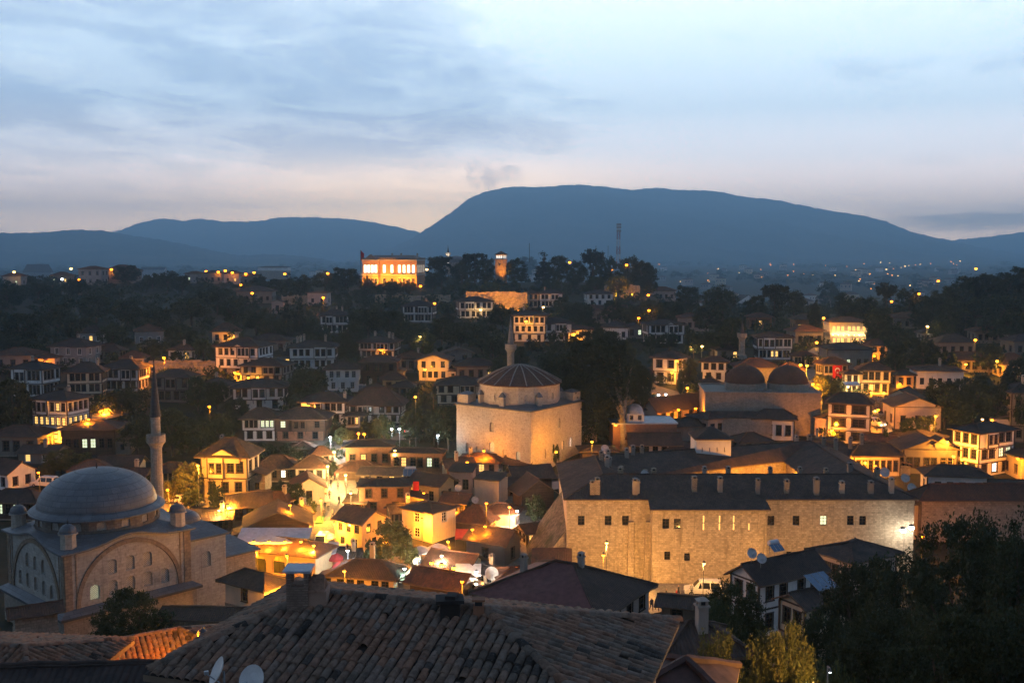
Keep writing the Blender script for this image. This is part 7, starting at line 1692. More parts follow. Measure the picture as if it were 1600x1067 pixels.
# ================================================================== lamps: seen ones, and unseen ones placed to light things
NA, AMB, WARMW, COOLW = (1.0, .30, .012), (1.0, .37, .025), (1.0, .58, .18), (.86, .95, 1.0)
GLOBE = {}
def globe_mesh(col, k, r):
    key = (col, k, round(r, 2))
    if key not in GLOBE:
        m = MB(); m.lathe([(0, -r * .8), (r * .75, -r * .55), (r, 0), (r * .75, r * .55), (0, r * .8)], 8, 0)
        GLOBE[key] = m.mesh('globe', [emit('lamp_glow_%d_%d' % (int(col[2] * 100), k), col, k)])
    return GLOBE[key]
LIGHTS = []
DFIX = {'lamp beside the lit lane under the cream timber house': 213, 'lamp under the cream lit timber house gable': 238.6, 'lamp under the white timber house at the lit bend': 270, 'lamp on the ridge left of the mansion': 545, 'lamp between the two skyline houses': 633, 'second lamp from the left along the ridge road left of the mansion': 629, 'fourth lamp from the left along the ridge road left of the mansion': 622, 'fifth lamp from the left along the ridge road left of the mansion': 590, 'sixth lamp from the left along the ridge road left of the mansion': 614, 'lamp in the fir trees left of the stone mosque': 216, 'lamp beside the white van': 145.5, 'lamp in the garden before the yellow lit house': 165.8, 'low lamp beside the garden bushes': 165, 'tall lamp in the glowing willow': 158.6, 'lamp shining on the yellow corner house gable': 150, 'white shop lamp by the khan buttress': 164.5, 'warm shop lamp beside the white one by the khan': 165, 'lamp over the brown brick house alley': 177.5, 'lamp right of the brown brick house': 169, 'right orange lamp in the trees below the hill': 378, 'right lamp on the wooded hilltop': 558, 'lamp at the orange end of the hill house': 530, 'upper lamp on the two-lamp corner house': 265.4, 'lamp at the low wall below the hill lane': 247.5, 'right garden lamp below the central-gable house': 302, 'lamp shining on the bathhouse right end wall': 214, 'lamp at the low right-edge house': 275, 'orange lamp in the right ridge forest edge': 403, 'first lamp from the left under the wide white awning': 147, 'second lamp from the left under the wide white awning': 147, 'third lamp from the left under the wide white awning': 147, 'fourth lamp from the left under the wide white awning': 146.2, 'lamp in the bright plaza under the left parasol': 147.5, 'lamp in the bright plaza under the right parasol': 144.8, 'greenish lamp over the fountain plaza': 139.8, 'first lantern at the orange lit restaurant': 151.8, 'second lantern at the orange lit restaurant': 151.8, 'tiny white lamp among the dark trees at the bottom right': 44.5}                 # depths at which these stand clear of what is before them
def lamp(label, px, py, W=0.0, kind='pole', col=NA, D=None, h=6.0, r=None, k=10, off=(0, -.5, -.55), group=None, arm=.0, name='street_lamp', lr=.25):
    D = DFIX.get(label, D)
    if D is None: D = hit(px, py, h)
    p = at(px, py, D); r = r or max(.22, .0013 * D)  # globe widened with depth, its shape standing in for lamp bloom
    if kind == 'pole':
        zg = gz(p.x, D); o = thing(name, label, 'street lamp', (p.x, D, zg), 0, group); H = p.z - zg
        m = MB(); m.tube([(0, .35, -.5), (0, .35, H * .6), (0, .35, H + r + .12)], [.06, .045, .035], 6); m.tube([(0, .37, H + r + .08), (0, .0, H + r + .12), (0, -.12, H + r + .05)], .04, 5); m.build('pole', M_POLE, o)
        m = MB(); m.lathe([(0, r + .15), (r * .8, r + .0), (r * 1.05, r * .45)], 10, 0, (0, 0, H)); m.build('hood', M_POLE, o)
    else:
        o = thing('wall_lamp' if name == 'street_lamp' else name, label, 'lamp', (p.x, D, p.z - .4), 0, group); H = .4
        m = MB(); m.tube([(0, .6, .35), (0, .0, .4 + r), (0, 0, .4 + r * .6)], .03, 5); m.box((0, .62, .2), (.14, .06, .35)); m.build('bracket', M_POLE, o)
        m = MB(); m.lathe([(0, r + .1), (r * .8, r * .9), (r * 1.05, r * .45)], 10, 0, (0, 0, H)); m.build('hood', M_POLE, o)
    link('globe', globe_mesh(col, k, r), o, (0, 0, H))
    if W > 0:
        l = bpy.data.lights.new('lamp_light', 'POINT'); l.energy = W * 1.35; l.color = col; l.shadow_soft_size = lr
        link('lamp_light', l, o, (off[0], off[1] - r * .6, H + off[2] - r * .6))
    LIGHTS.append((o, px, py, D)); return o
def flood(label, px, py, D, W, aim, col=NA, size=70, blend=.7, name='floodlight', p=None):
    p = p or at(px, py, D); o = thing(name, label, 'floodlight', p); m = MB(); m.box((0, 0, -.1), (.7, .4, .35)); m.box((0, 0, -.9), (.15, .15, .85)); m.build('housing', M_IRON, o)
    m = MB(); m.box((0, 0, .26), (.56, .28, .05)); m.build('lens', emit('flood_lens_%d' % int(col[2] * 100), col, 25), o)
    l = bpy.data.lights.new('lamp_light', 'SPOT'); l.energy = W; l.color = col; l.spot_size = R(size); l.spot_blend = blend; l.shadow_soft_size = .3
    q = link('lamp_light', l, o, (0, 0, .45)); q.rotation_euler = Vector(aim).to_track_quat('-Z', 'Y').to_euler()
    LIGHTS.append((o, px, py, D)); return o
def inside(label, parent, loc, W, col=AMB, r=.3):
    """a bulb hanging under a roof of the lit place it belongs to"""
    l = bpy.data.lights.new('lamp_light', 'POINT'); l.energy = W; l.color = col; l.shadow_soft_size = r; link('lamp_light', l, parent, loc)
    m = globe_mesh(col, 30, .14); link('bulb', m, parent, (loc[0], loc[1], loc[2] + .3))
# ---- left half
L_ = lamp
L_('lamp beside the lit lane under the cream timber house', 138, 655, 3900, 'pole', NA, None, 4.5)
L_('left of the two lamps under the house with glowing windows', 87, 680, 1500, 'wall', AMB, HS['l2'].D - .9); L_('right of the two lamps under the house with glowing windows', 95, 684, 1200, 'wall', AMB, HS['l2'].D - 1.1)
L_('lamp under the cream lit timber house gable', 165, 640, 2200, 'pole', NA, HS['l3'].D - 5, 5)
L_('lamp at the orange lit annexe on the left edge', 68, 566, 900, 'wall', NA, HS['l11b'].D - 1.0)
L_('lamp standing over the lit slope left of the white timber house', 256, 559, 8320, 'pole', NA, None, 7)
L_('pole lamp glowing among the dark trees right of the minaret', 327, 635, 1500, 'pole', NA, None, 7)
L_('lamp under the white timber house at the lit bend', 367, 582, 1600, 'pole', NA, HS['l9'].D - 2, 5)
L_('yellow lamp at the corner of the small cream house', 366, 530, 1800, 'wall', AMB, HS['l10'].D - 1.5); L_('second yellow lamp on the small cream house wall', 354, 534, 1300, 'wall', AMB, HS['l10'].D - 1.2)
L_('lamp lighting the left end of the grey timber house', 388, 590, 1300, 'wall', AMB, HS['c34'].D - 1.2)
L_('orange street lamp before the low ridge house', 394, 458, 2600, 'pole', NA, None, 7); L_('orange lamp on the square lit house', 505, 465, 2600, 'pole', NA, None, 7); L_('bright orange lamp at the many-windowed timber house', 679, 474, 3200, 'pole', NA, None, 7)
L_('lamp on the ridge left of the mansion', 512, 427, 900, 'pole', NA, None, 9); L_('small lamp right of the mansion corner', 657, 447, 900, 'pole', NA, None, 5); L_('lamp against the right wall of the mansion', 667, 421, 300, 'pole', WARMW, 620, 12)
L_('leftmost lamp on the left skyline', 22, 425, 500, 'pole', WARMW, 600, 9); L_('lamp right of the broad skyline house', 111, 420, 400, 'pole', WARMW, 640, 9); L_('orange lamp at the lit wall on the left skyline', 124, 437, 1800, 'pole', NA, 585, 5); L_('lamp between the two skyline houses', 174, 421, 500, 'pole', NA, 640, 9); L_('pale lamp above the left ridge bushes', 97, 436, 300, 'pole', COOLW, 600, 6)
for i, (x, y) in enumerate(((322, 424), (341, 425), (352, 423), (363, 426), (376, 445), (384, 428), (397, 426), (445, 428))): L_(['first', 'second', 'third', 'fourth', 'fifth', 'sixth', 'seventh', 'eighth'][i] + ' lamp from the left along the ridge road left of the mansion', x, y, 350, 'pole', NA, 650, 8, group='ridge road lamps')
L_('white lamp in the trees above the cream gable-fronted house', 656, 526, 700, 'pole', WARMW, None, 6); L_('small lamp under the wide white house windows', 596, 547, 400, 'wall', NA, HS['c28'].D - .6); L_('lamp on a tall post before the cream gable-fronted house', 664, 577, 2600, 'pole', AMB, HS['c30'].D - 5, 6)
L_('lamp at the left corner of the medallion house', 482, 634, 900, 'wall', AMB, HS['c37'].D - .8); L_('lamp in the fir trees left of the stone mosque', 649, 620, 500, 'pole', AMB, None, 8); L_('lamp lighting the small orange house wall', 604, 609, 1800, 'wall', NA, HS['c40'].D - 1.6)
L_('left lamp of the pair over the glowing alley', 560, 677, 3900, 'pole', NA, None, 5); L_('right lamp of the pair over the glowing alley', 569, 678, 2200, 'pole', NA, None, 5); L_('left white lamp at the car park', 612, 670, 500, 'pole', COOLW, None, 4); L_('right white lamp at the car park', 624, 670, 500, 'pole', COOLW, None, 4); L_('white lamp right of the car park under the fir trees', 684, 680, 600, 'pole', COOLW, None, 5)
L_('white lamp behind the brown lit doorway house', 617, 704, 500, 'pole', WARMW, HS['b98'].D - 1, 4)
# bazaar street
for i, (x, y, W, c) in enumerate(((516, 683, 3600, COOLW), (522, 706, 6000, WARMW), (512, 728, 7000, WARMW), (540, 742, 5000, WARMW), (501, 781, 4800, AMB), (548, 770, 2000, WARMW), (522, 818, 4200, AMB), (543, 860, 900, COOLW), (490, 852, 4200, AMB), (538, 892, 1500, AMB))):
    L_(['white lamp at the top end of the bazaar street', 'second lamp from the top of the bazaar street', 'lamp at the white glare halfway up the bazaar street', 'shop lamp right of the glare in the bazaar street', 'lamp at the white gabled house in the bazaar street', 'shop lamp left of the brown brick house', 'lamp at the left wall of the yellow corner house', 'white lamp at the bottom of the yellow corner house', 'lamp beside the white van', 'lowest lamp of the bazaar street'][i], x, y, W, 'pole', c, None, 4.0)
L_('lamp over the dark gabled restaurant', 453, 789, 1500, 'pole', NA, None, 6); L_('lamp right of the yellow lit house behind the cypresses', 309, 727, 8736, 'pole', AMB, HS['l18'].D - 7, 6); L_('lamp in the garden before the yellow lit house', 356, 790, 9120, 'pole', AMB, HS['l18'].D - 10, 4, off=(0, .6, -.3)); L_('low lamp beside the garden bushes', 342, 797, 900, 'pole', WARMW, None, 2.5)
L_('street lamp behind the great mosque dome', 262, 765, 2700, 'pole', NA, None, 4); L_('lamp at the parked van left of the great dome', 60, 738, 1800, 'pole', NA, None, 5)
L_('tall lamp in the glowing willow', 659, 811, 4032, 'pole', NA, 166, 8); L_('lamp shining on the yellow corner house gable', 604, 846, 2475, 'pole', NA, 157, 5, off=(-.8, 0, -.2)); L_('lamp shining on the bay house', 700, 846, 1320, 'pole', AMB, 158, 5)
L_('lamp beside the plain cream block', 713, 800, 2496, 'pole', NA, 172, 6); L_('white shop lamp by the khan buttress', 808, 798, 787, 'pole', COOLW, 172, 3.5); L_('warm shop lamp beside the white one by the khan', 796, 792, 900, 'pole', AMB, 175, 3.5); L_('lamp under the red roofed shop eave', 775, 815, 1440, 'pole', AMB, 164, 3)
L_('lamp over the brown brick house alley', 662, 770, 1800, 'pole', NA, 180, 5); L_('lamp right of the brown brick house', 638, 776, 900, 'wall', AMB, 176)
# square mosque
L_('lamp on a post before the stone mosque left wall', 756, 704, 1819, 'pole', NA, DSQ + 1.5, 6); L_('lamp glowing behind the plant on the mosque right wall', 869, 706, 2340, 'pole', AMB, DSQ - 1.0, 5, off=(0, .3, .5)); L_('lamp on the low roof under the stone mosque', 730, 722, 489, 'pole', NA, None, 4)
L_('lamp between the stone mosque and the khan shed', 925, 690, 1500, 'pole', AMB, 200, 4); L_('small lamp on the khan left ridge', 927, 712, 250, 'wall', NA, 184); L_('lit window lamp under the great plane tree', 962, 664, 500, 'wall', AMB, 212)
# hill right of centre
L_('lamp before the yellow washed house', 822, 502, 1664, 'pole', AMB, HS['m44'].D - 3, 7); L_('lamp below the long house by the cliff', 849, 480, 700, 'pole', WARMW, None, 5); L_('lamp under the house left of the lit cliff', 751, 484, 700, 'pole', WARMW, HS['c24'].D - 1.5, 5); L_('lamp at the corner of the low cream hill house', 897, 522, 1500, 'wall', AMB, HS['m46'].D - 1.5)
L_('left orange lamp in the trees below the hill', 998, 497, 1300, 'pole', NA, None, 6); L_('right orange lamp in the trees below the hill', 1014, 485, 1300, 'pole', NA, None, 6); L_('left lamp on the wooded hilltop', 890, 410, 900, 'pole', NA, 620, 9); L_('middle lamp on the wooded hilltop', 956, 421, 500, 'pole', NA, 600, 8); L_('right lamp on the wooded hilltop', 979, 414, 500, 'pole', NA, 610, 9)
L_('lamp at the orange end of the hill house', 1013, 461, 1500, 'wall', NA, HS['m50'].D - 1.6)
L_('upper lamp on the two-lamp corner house', 1057, 564, 1300, 'pole', AMB, HS['m54'].D + 1.5, 8, off=(1.2, -.3, -.5)); L_('lower lamp at the two-lamp corner house', 1050, 582, 1100, 'pole', AMB, HS['m54'].D - 1.0, 4); L_('lamp shining over the hill lane', 1012, 590, 2200, 'pole', NA, None, 5); L_('lamp at the low wall below the hill lane', 1074, 606, 1300, 'pole', AMB, None, 3.5)
L_('lamp on the orange lit front of the long hall', 1087, 638, 1700, 'wall', NA, HS['m55'].D - .8); L_('lamp under the long hall red roof', 1060, 640, 800, 'wall', NA, HS['m55'].D + 1)
L_('left garden lamp below the central-gable house', 1079, 541, 500, 'pole', WARMW, None, 3.5); L_('right garden lamp below the central-gable house', 1097, 541, 500, 'pole', WARMW, None, 3.5); L_('left white lamp on the hill lane wall', 1029, 617, 250, 'pole', COOLW, None, 1.2); L_('right white lamp on the hill lane wall', 1040, 616, 250, 'pole', COOLW, None, 1.2)
# right half
L_('left of the two bright lamps behind the bathhouse dome', 1251, 570, 4200, 'pole', AMB, None, 6); L_('right of the two bright lamps behind the bathhouse dome', 1261, 571, 4200, 'pole', AMB, None, 6); L_('lamp at the top of the street under the museum', 1287, 497, 3000, 'pole', AMB, HS['museum'].D - 3, 7); L_('lamp lighting the lane below the museum', 1276, 535, 3200, 'pole', AMB, None, 5)
L_('lamp over the glowing tree beside the bathhouse', 1270, 600, 8320, 'pole', AMB, None, 5.5); L_('white lamp at the floodlit shops', 1325, 604, 2600, 'pole', WARMW, HS['q4'].D - 3, 4); L_('second white lamp at the floodlit shops', 1342, 612, 1800, 'pole', WARMW, HS['q4'].D - 3, 3); L_('lamp row under the bay-fronted house', 1362, 613, 2600, 'pole', AMB, HS['q5'].D - 2.5, 3.5); L_('end lamp under the bay-fronted house', 1381, 614, 1800, 'pole', AMB, HS['q5'].D - 2.5, 3.5)
L_('lamp shining on the bathhouse right end wall', 1300, 672, 4600, 'pole', NA, 226, 4, off=(0, 0, -.2)); L_('lamp at the street beside the three-storey white house', 1372, 640, 3400, 'pole', NA, None, 5); L_('lamp at the orange glowing house', 1366, 556, 1600, 'wall', NA, HS['q2'].D - 1.5); L_('lamp at the small orange lit right house', 1406, 600, 1200, 'wall', NA, HS['q9'].D - 1.5)
L_('lamp on a post beside the glowing right tree', 1462, 650, 4200, 'pole', AMB, None, 7); L_('lamp on the yellow lit left side of the white three-storey house', 1480, 690, 3000, 'pole', AMB, HS['q25'].D + 1, 6, off=(.3, -.2, -.3)); L_('upper lamp at the white three-storey house entrance', 1490, 713, 1600, 'pole', AMB, HS['q25'].D - 1.0, 4); L_('lower lamp at the white three-storey house entrance', 1503, 718, 1400, 'pole', AMB, HS['q25'].D - 1.5, 4); L_('lamp on the front of the white three-storey house', 1525, 700, 500, 'wall', AMB, HS['q25'].D - .7)
L_('left lamp behind the white three-storey house roof', 1535, 655, 900, 'pole', WARMW, HS['q25'].D1 + 9, 8); L_('right amber lamp behind the white three-storey house roof', 1550, 656, 900, 'pole', AMB, HS['q25'].D1 + 9, 8); L_('lamp on the orange lit wall at the right edge', 1590, 716, 2200, 'wall', NA, HS['q27'].D - 1.4)
L_('lamp on the right slope left of the dark roofs', 1449, 510, 1300, 'pole', WARMW, None, 7); L_('lamp over the dark right-slope roofs', 1524, 531, 1300, 'pole', AMB, None, 7); L_('lamp before the long dim house', 1509, 569, 2200, 'pole', AMB, HS['q12'].D - 3, 5); L_('lamp at the low right-edge house', 1558, 564, 2200, 'pole', AMB, HS['q12'].D - 2, 6)
L_('orange lamp in the right ridge forest edge', 1436, 459, 500, 'pole', NA, None, 7); L_('lamp high at the right ridge forest edge', 1466, 439, 500, 'pole', NA, 560, 9); L_('orange lamp left of the red-roofed right house', 1393, 471, 900, 'pole', NA, None, 7); L_('twin lamp on the right skyline', 1525, 420, 400, 'pole', AMB, 900, 9)
# khan
L_('tall street lamp before the khan wall', 948, 848, 3250, 'pole', (1.0, .47, .11), 134, 7.5, off=(0, .4, -.5)); L_('lower lamp beside the tall khan lamp', 943, 867, 1200, 'pole', AMB, 131, 6); L_('lamp lighting the khan square behind the maroon roof', 985, 915, 2520, 'pole', (1.0, .47, .11), 137, 4, off=(.3, 0, -.4)); L_('lamp at the van before the khan', 1100, 880, 1890, 'pole', (1.0, .47, .11), 133, 6, off=(0, .5, -.4)); L_('lamp before the right half of the khan wall', 1225, 880, 1840, 'pole', (1.0, .47, .11), 135, 6, off=(0, .5, -.4)); L_('lamp at the khan wall hidden by the near houses', 1320, 880, 1280, 'pole', (1.0, .47, .11), 136, 6, off=(0, .5, -.4))
L_('brilliant white lamp on the khan right corner', 1411, 828, 263, 'wall', (1.0, .90, .72), 143.2, r=.45, k=45, off=(0, -.8, 0)); L_('second brilliant lamp right of the khan corner', 1424, 824, 247, 'wall', (1.0, .93, .80), 143.0, r=.42, k=45); L_('orange lamp behind the khan right corner', 1442, 838, 2600, 'pole', NA, 147, 4)
L_('lamp in the khan courtyard', 1180, 752, 2600, 'pole', AMB, 163, 5); L_('second lamp in the khan courtyard', 1240, 748, 2600, 'pole', AMB, 165, 5)
L_('lamp inside the left of the yellow bazaar front', 1258, 722, 2600, 'pole', AMB, HS['q23'].D - 2.0, 3.5); L_('lamp inside the middle of the yellow bazaar front', 1292, 722, 2600, 'pole', AMB, HS['q23'].D - 2.0, 3.5); L_('lamp at the right of the yellow bazaar front', 1326, 724, 1800, 'pole', AMB, HS['q23'].D - 2.0, 3.5); L_('lamp before the tall brown bazaar windows', 1368, 728, 1800, 'pole', NA, HS['q23b'].D - 2.4, 3.5)
# restaurants and lit places
L_('first lantern under the corner restaurant eave', 674, 879, 1750, 'wall', AMB, 141.5, r=.3); L_('second lantern under the corner restaurant eave', 690, 882, 2250, 'wall', AMB, 141, r=.34); L_('third lantern under the corner restaurant eave', 709, 887, 1750, 'wall', AMB, 140.5, r=.3); L_('white lamp under the corner restaurant awning', 744, 893, 2600, 'wall', (1.0, .93, .8), 138.5)
for i, x in enumerate((396, 420, 445, 470)): L_(['first', 'second', 'third', 'fourth'][i] + ' lamp from the left under the wide white awning', x, 846, 750, 'wall', AMB, 148.8)
L_('lamp in the bright plaza under the left parasol', 652, 872, 1430, 'pole', (1, .86, .6), 151, 2.4); L_('lamp in the bright plaza under the right parasol', 690, 868, 1430, 'pole', (1, .86, .6), 152, 2.4); L_('greenish lamp over the fountain plaza', 632, 888, 500, 'pole', (.5, 1.0, .8), 146, 3)
L_('first lantern at the orange lit restaurant', 738, 827, 520, 'pole', NA, 158, 3.4); L_('second lantern at the orange lit restaurant', 758, 822, 520, 'pole', NA, 160, 3.4); L_('lamp lighting the orange hip roof from above', 760, 786, 2160, 'pole', NA, 155, 9)
L_('lamp beside the yellow lit wall near the mosque wing', 440, 925, 3380, 'pole', AMB, 119, 4.5, off=(-.3, .3, 0)); L_('lamp lighting the low roof before the lantern restaurant', 722, 908, 1300, 'pole', NA, 130, 6)
L_('lamp in front of the arcade', 400, 862, 2366, 'pole', NA, 141, 5, off=(0, .4, -.3)); L_('second lamp in front of the arcade', 448, 868, 1540, 'pole', NA, 140, 5, off=(0, .4, -.3))
L_('lamp between the big roof and the orange lit tiled roof', 316, 992, 1100, 'pole', NA, 46.5, 3.0, off=(-.3, 0, 0)); L_('lamp lighting the treetop at the bottom right', 1275, 1088, 650, 'pole', (1, .50, .10), 33, 4, off=(0, 0, .9))
L_('tiny white lamp among the dark trees at the bottom right', 1297, 1050, 8, 'pole', COOLW, 52, 3, r=.05)
for i, (a, b) in enumerate(((-.28, 0), (0, 0), (.28, 0))): inside('', ARC[0], (a * ARC[1] - 1.5, .6, ARC[3] * .7), 1500, NA)
# floodlights
mo, mW, mD, mh, mc = MAN
for i, fx in enumerate((-.44, -.28, -.12, .04, .20, .36, .47)):
    q = Vector((fx * mW, -mD / 2 - 4.8, .3)); q.rotate(Matrix.Rotation(R(-9), 3, 'Z')); q += mo.location
    flood(['first', 'second', 'third', 'fourth', 'fifth', 'sixth', 'seventh'][i] + ' floodlight from the left at the foot of the mansion', 0, 0, 0, 16000, (0, .45, 1), (1, .36, .02), 135, .9, p=q)
ct_o, ct_a = CT
flood('floodlight at the foot of the hilltop tower', 0, 0, 0, 34000, (-.22, .6, 1), (1, .36, .03), 70, .8, p=ct_a + Vector((2.6, -9.0, -1.0)))
# ================================================================== floodlit walls, masts, flags
def retaining(label, pts, D0, y_top, W=None, name='retaining_wall', mat='rock', thick=1.2):
    """an uneven stone face between pixel columns, standing on the slope"""
    D0 = hit((pts[0] + pts[1]) / 2, y_top[1]) + .5; a = at(pts[0], y_top[1], D0); o = thing(name, label, 'wall', a); m = MB(); n = 24; mm = 8; P = []
    for i in range(n + 1):
        px = pts[0] + (pts[1] - pts[0]) * i / n; yt = y_top[0] + random.uniform(-1.5, 1.5); col = []
        for j in range(mm + 1):
            t = j / mm; D = D0 + t * 2.0 + (random.uniform(-.5, .5) if 0 < j < mm else 0); q = at(px, y_top[1] + (yt - y_top[1]) * t, D); 
            if j == 0: q.z -= 4
            col.append(q - a)
        q = at(px, yt, D0 + 5); q.z -= .4; col.append(q - a); P.append(col)
    for i in range(n):
        for j in range(mm + 1): m.poly([P[i][j], P[i + 1][j], P[i + 1][j + 1], P[i][j + 1]], 0, [(i * 1.5, j), (i * 1.5 + 1.5, j), (i * 1.5 + 1.5, j + 1), (i * 1.5, j + 1)])
    m.build('stone_face', WALLS[mat], o); return o
retaining('floodlit golden cliff wall under the hilltop tower', (728, 824), 520, (456, 484))
retaining('floodlit rock face on the right of the wooded hill', (944, 1000), 540, (446, 466))
retaining('orange lit slope wall right of the minaret', (232, 346), 296, (563, 586))
retaining('dim orange lit terrace wall below the mansion', (586, 704), 548, (461, 474))
retaining('dim reddish terrace wall left of the square orange house', (440, 500), 520, (462, 476))
retaining('lamp-lit bank behind the lane under the cream house', (138, 200), 254, (628, 650))
retaining('low stone wall along the hill lane', (1000, 1078), 226, (622, 632))
retaining('orange lit wall beside the two-lamp corner house', (1072, 1086), 236, (598, 618))
retaining('orange lit wall behind the bathhouse', (1258, 1284), 240, (612, 640))
retaining('glowing terrace wall under the bay-fronted house', (1342, 1388), 236, (620, 648))
for i, (px, W) in enumerate(((742, 12000), (765, 15000), (788, 15000), (810, 12000))):
    flood(['first', 'second', 'third', 'fourth'][i] + ' floodlight along the golden cliff wall', px, 486, hit(px, 489), W, (0, .9, .62), (1, .36, .02), 130, .9)
flood('left floodlight at the lit rock face', 962, 468, hit(962, 471), 16000, (0, .9, .7), (1, .38, .03), 120, .8); flood('right floodlight at the lit rock face', 986, 466, hit(986, 471), 20000, (-.2, .9, .8), (1, .38, .03), 130, .8)
for i, fx in enumerate((-.42, -.28, -.14, 0, .14, .28, .42)):
    q = Vector((fx * MUS.W, -MUS.Dp / 2 - .35, MUS.h * .46)); q.rotate(Matrix.Rotation(MUS.ya, 3, 'Z')); q += MUS.loc
    o = thing('wall_uplight', ['first', 'second', 'third', 'fourth', 'fifth', 'sixth', 'seventh'][i] + ' uplight from the left on the bright museum mansion', 'lamp', q); m = MB(); m.box((0, .1, -.2), (.3, .4, .2)); m.build('housing', M_IRON, o); link('bulb', globe_mesh(WARMW, 30, .14), o)
    l = bpy.data.lights.new('lamp_light', 'POINT'); l.energy = 150; l.color = (1, .68, .30); l.shadow_soft_size = .15; link('lamp_light', l, o, (0, -.35, .3))
flood('lit point at the tiny skyline minaret', 0, 0, 0, 5200, (0, .25, 1), (1, .86, .70), 60, .6, p=at(700, 412, 755))
def mast(label, px, ytop, ybase, D, w0, w1, name='lattice_mast'):
    p = at(px, ybase, D); H = at(px, ytop, D).z - p.z; o = thing(name, label, 'mast', p); n = 12; red = plain('mast_red', (.30, .04, .03), .6); wh = plain('mast_white', (.5, .5, .5), .6)
    for k in range(n):
        m = MB(); z0, z1 = H * k / n, H * (k + 1) / n; a, b = w0 + (w1 - w0) * k / n, w0 + (w1 - w0) * (k + 1) / n
        c0 = [(sx * a / 2, sy * a / 2, z0) for sx, sy in ((-1, -1), (1, -1), (1, 1), (-1, 1))]; c1 = [(sx * b / 2, sy * b / 2, z1) for sx, sy in ((-1, -1), (1, -1), (1, 1), (-1, 1))]
        for i in range(4):
            m.tube([c0[i], c1[i]], .13, 4); m.tube([c0[i], c1[(i + 1) % 4]], .08, 4); m.tube([c0[i], c0[(i + 1) % 4]], .08, 4)
        m.build('mast_section', red if (k // 2) % 2 == 0 else wh, o)
    for z in (.82, .9, .96):
        m = MB(); m.box((0, -w1, H * z), (w1 * 1.8, .5, 1.3)); m.build('antenna', M_GALV, o)
mast('tall red and white lattice mast on the skyline right of centre', 966, 350, 420, 660, 2.2, 1.6)
def antenna(label, px, ytop, ybase, D, r=.12, flag=False):
    p = at(px, ybase, D); H = at(px, ytop, D).z - p.z; o = thing('flagpole' if flag else 'antenna_pole', label, 'flagpole' if flag else 'antenna', p)
    m = MB(); m.tube([(0, 0, 0), (0, 0, H)], r, 6); m.build('pole', M_IRON, o)
    if flag:
        m = MB(); n = 6
        for i in range(n):
            x0, x1 = .1 + .3 * i, .4 + .3 * i; f = lambda x: .25 * math.sin(x * 3)
            m.poly([(x0, f(x0), H - 6 - i * .2), (x1, f(x1), H - 6.2 - i * .2), (x1, f(x1), H - .4 - i * .3), (x0, f(x0), H - .2 - i * .3)])
        m.build('flag', M_FLAGRED, o)
antenna('thin flagpole with a drooping red flag left of the mansion', 564, 391, 425, 610, .16, True); antenna('thin antenna pole on the wooded hill', 827, 380, 410, 620, .14); antenna('left hair-thin antenna on the hill', 931, 384, 402, 640, .1); antenna('right hair-thin antenna on the hill', 950, 384, 402, 640, .1); antenna('whip antenna on the two-lamp corner house', 1049, 526, 550, HS['m54'].D + 4, .05)
def hanging_flag():
    h_ = HS['q3']; a = at(1308, 591, h_.D - .7); o = thing('red_flag', 'large red flag with white crescent and star on the cream timber house', 'flag', a); w, H = 2.3, 3.3
    m = MB(); n = 6
    for i in range(n):
        x0, x1 = -w / 2 + w * i / n, -w / 2 + w * (i + 1) / n; f = lambda x: .06 * math.sin(x * 5); m.poly([(x0, f(x0), 0), (x1, f(x1), 0), (x1, f(x1), H), (x0, f(x0), H)])
    m.build('cloth', M_FLAGRED, o); m = MB(); k = 20; W_ = plain('flag_white', (.7, .7, .7), .8)
    out = [(.62 * math.cos(t), .62 * math.sin(t)) for t in [R(40 + 280 * i / k) for i in range(k + 1)]]; inn = [(.13 + .50 * math.cos(t), .50 * math.sin(t)) for t in [R(48 + 264 * i / k) for i in range(k + 1)]]
    P = lambda q: (q[1], -.12, H * .62 + -q[0])
    for i in range(k): m.poly([P(out[i]), P(out[i + 1]), P(inn[i + 1]), P(inn[i])])
    m.build('crescent', W_, o); m = MB(); st = [((.26 if i % 2 == 0 else .11) * math.sin(i * math.pi / 5), (.26 if i % 2 == 0 else .11) * math.cos(i * math.pi / 5)) for i in range(10)]
    for i in range(10): m.poly([(0, -.12, H * .62 - .62), (st[i][0], -.12, H * .62 - .62 + st[i][1]), (st[(i + 1) % 10][0], -.12, H * .62 - .62 + st[(i + 1) % 10][1])])
    m.build('star', W_, o)
hanging_flag()
def roof_flag():
    p = at(650, 752, 176); o = thing('small_flag', 'small red flag over the alley beside the brown brick house', 'flag', p); m = MB(); m.poly([(-.5, 0, -1.6), (.5, .1, -1.6), (.5, 0, 0), (-.5, .1, 0)]); m.build('cloth', M_FLAGRED, o); m = MB(); m.tube([(-.6, 0, .05), (.6, 0, .05)], .03); m.build('rod', M_IRON, o)
roof_flag()
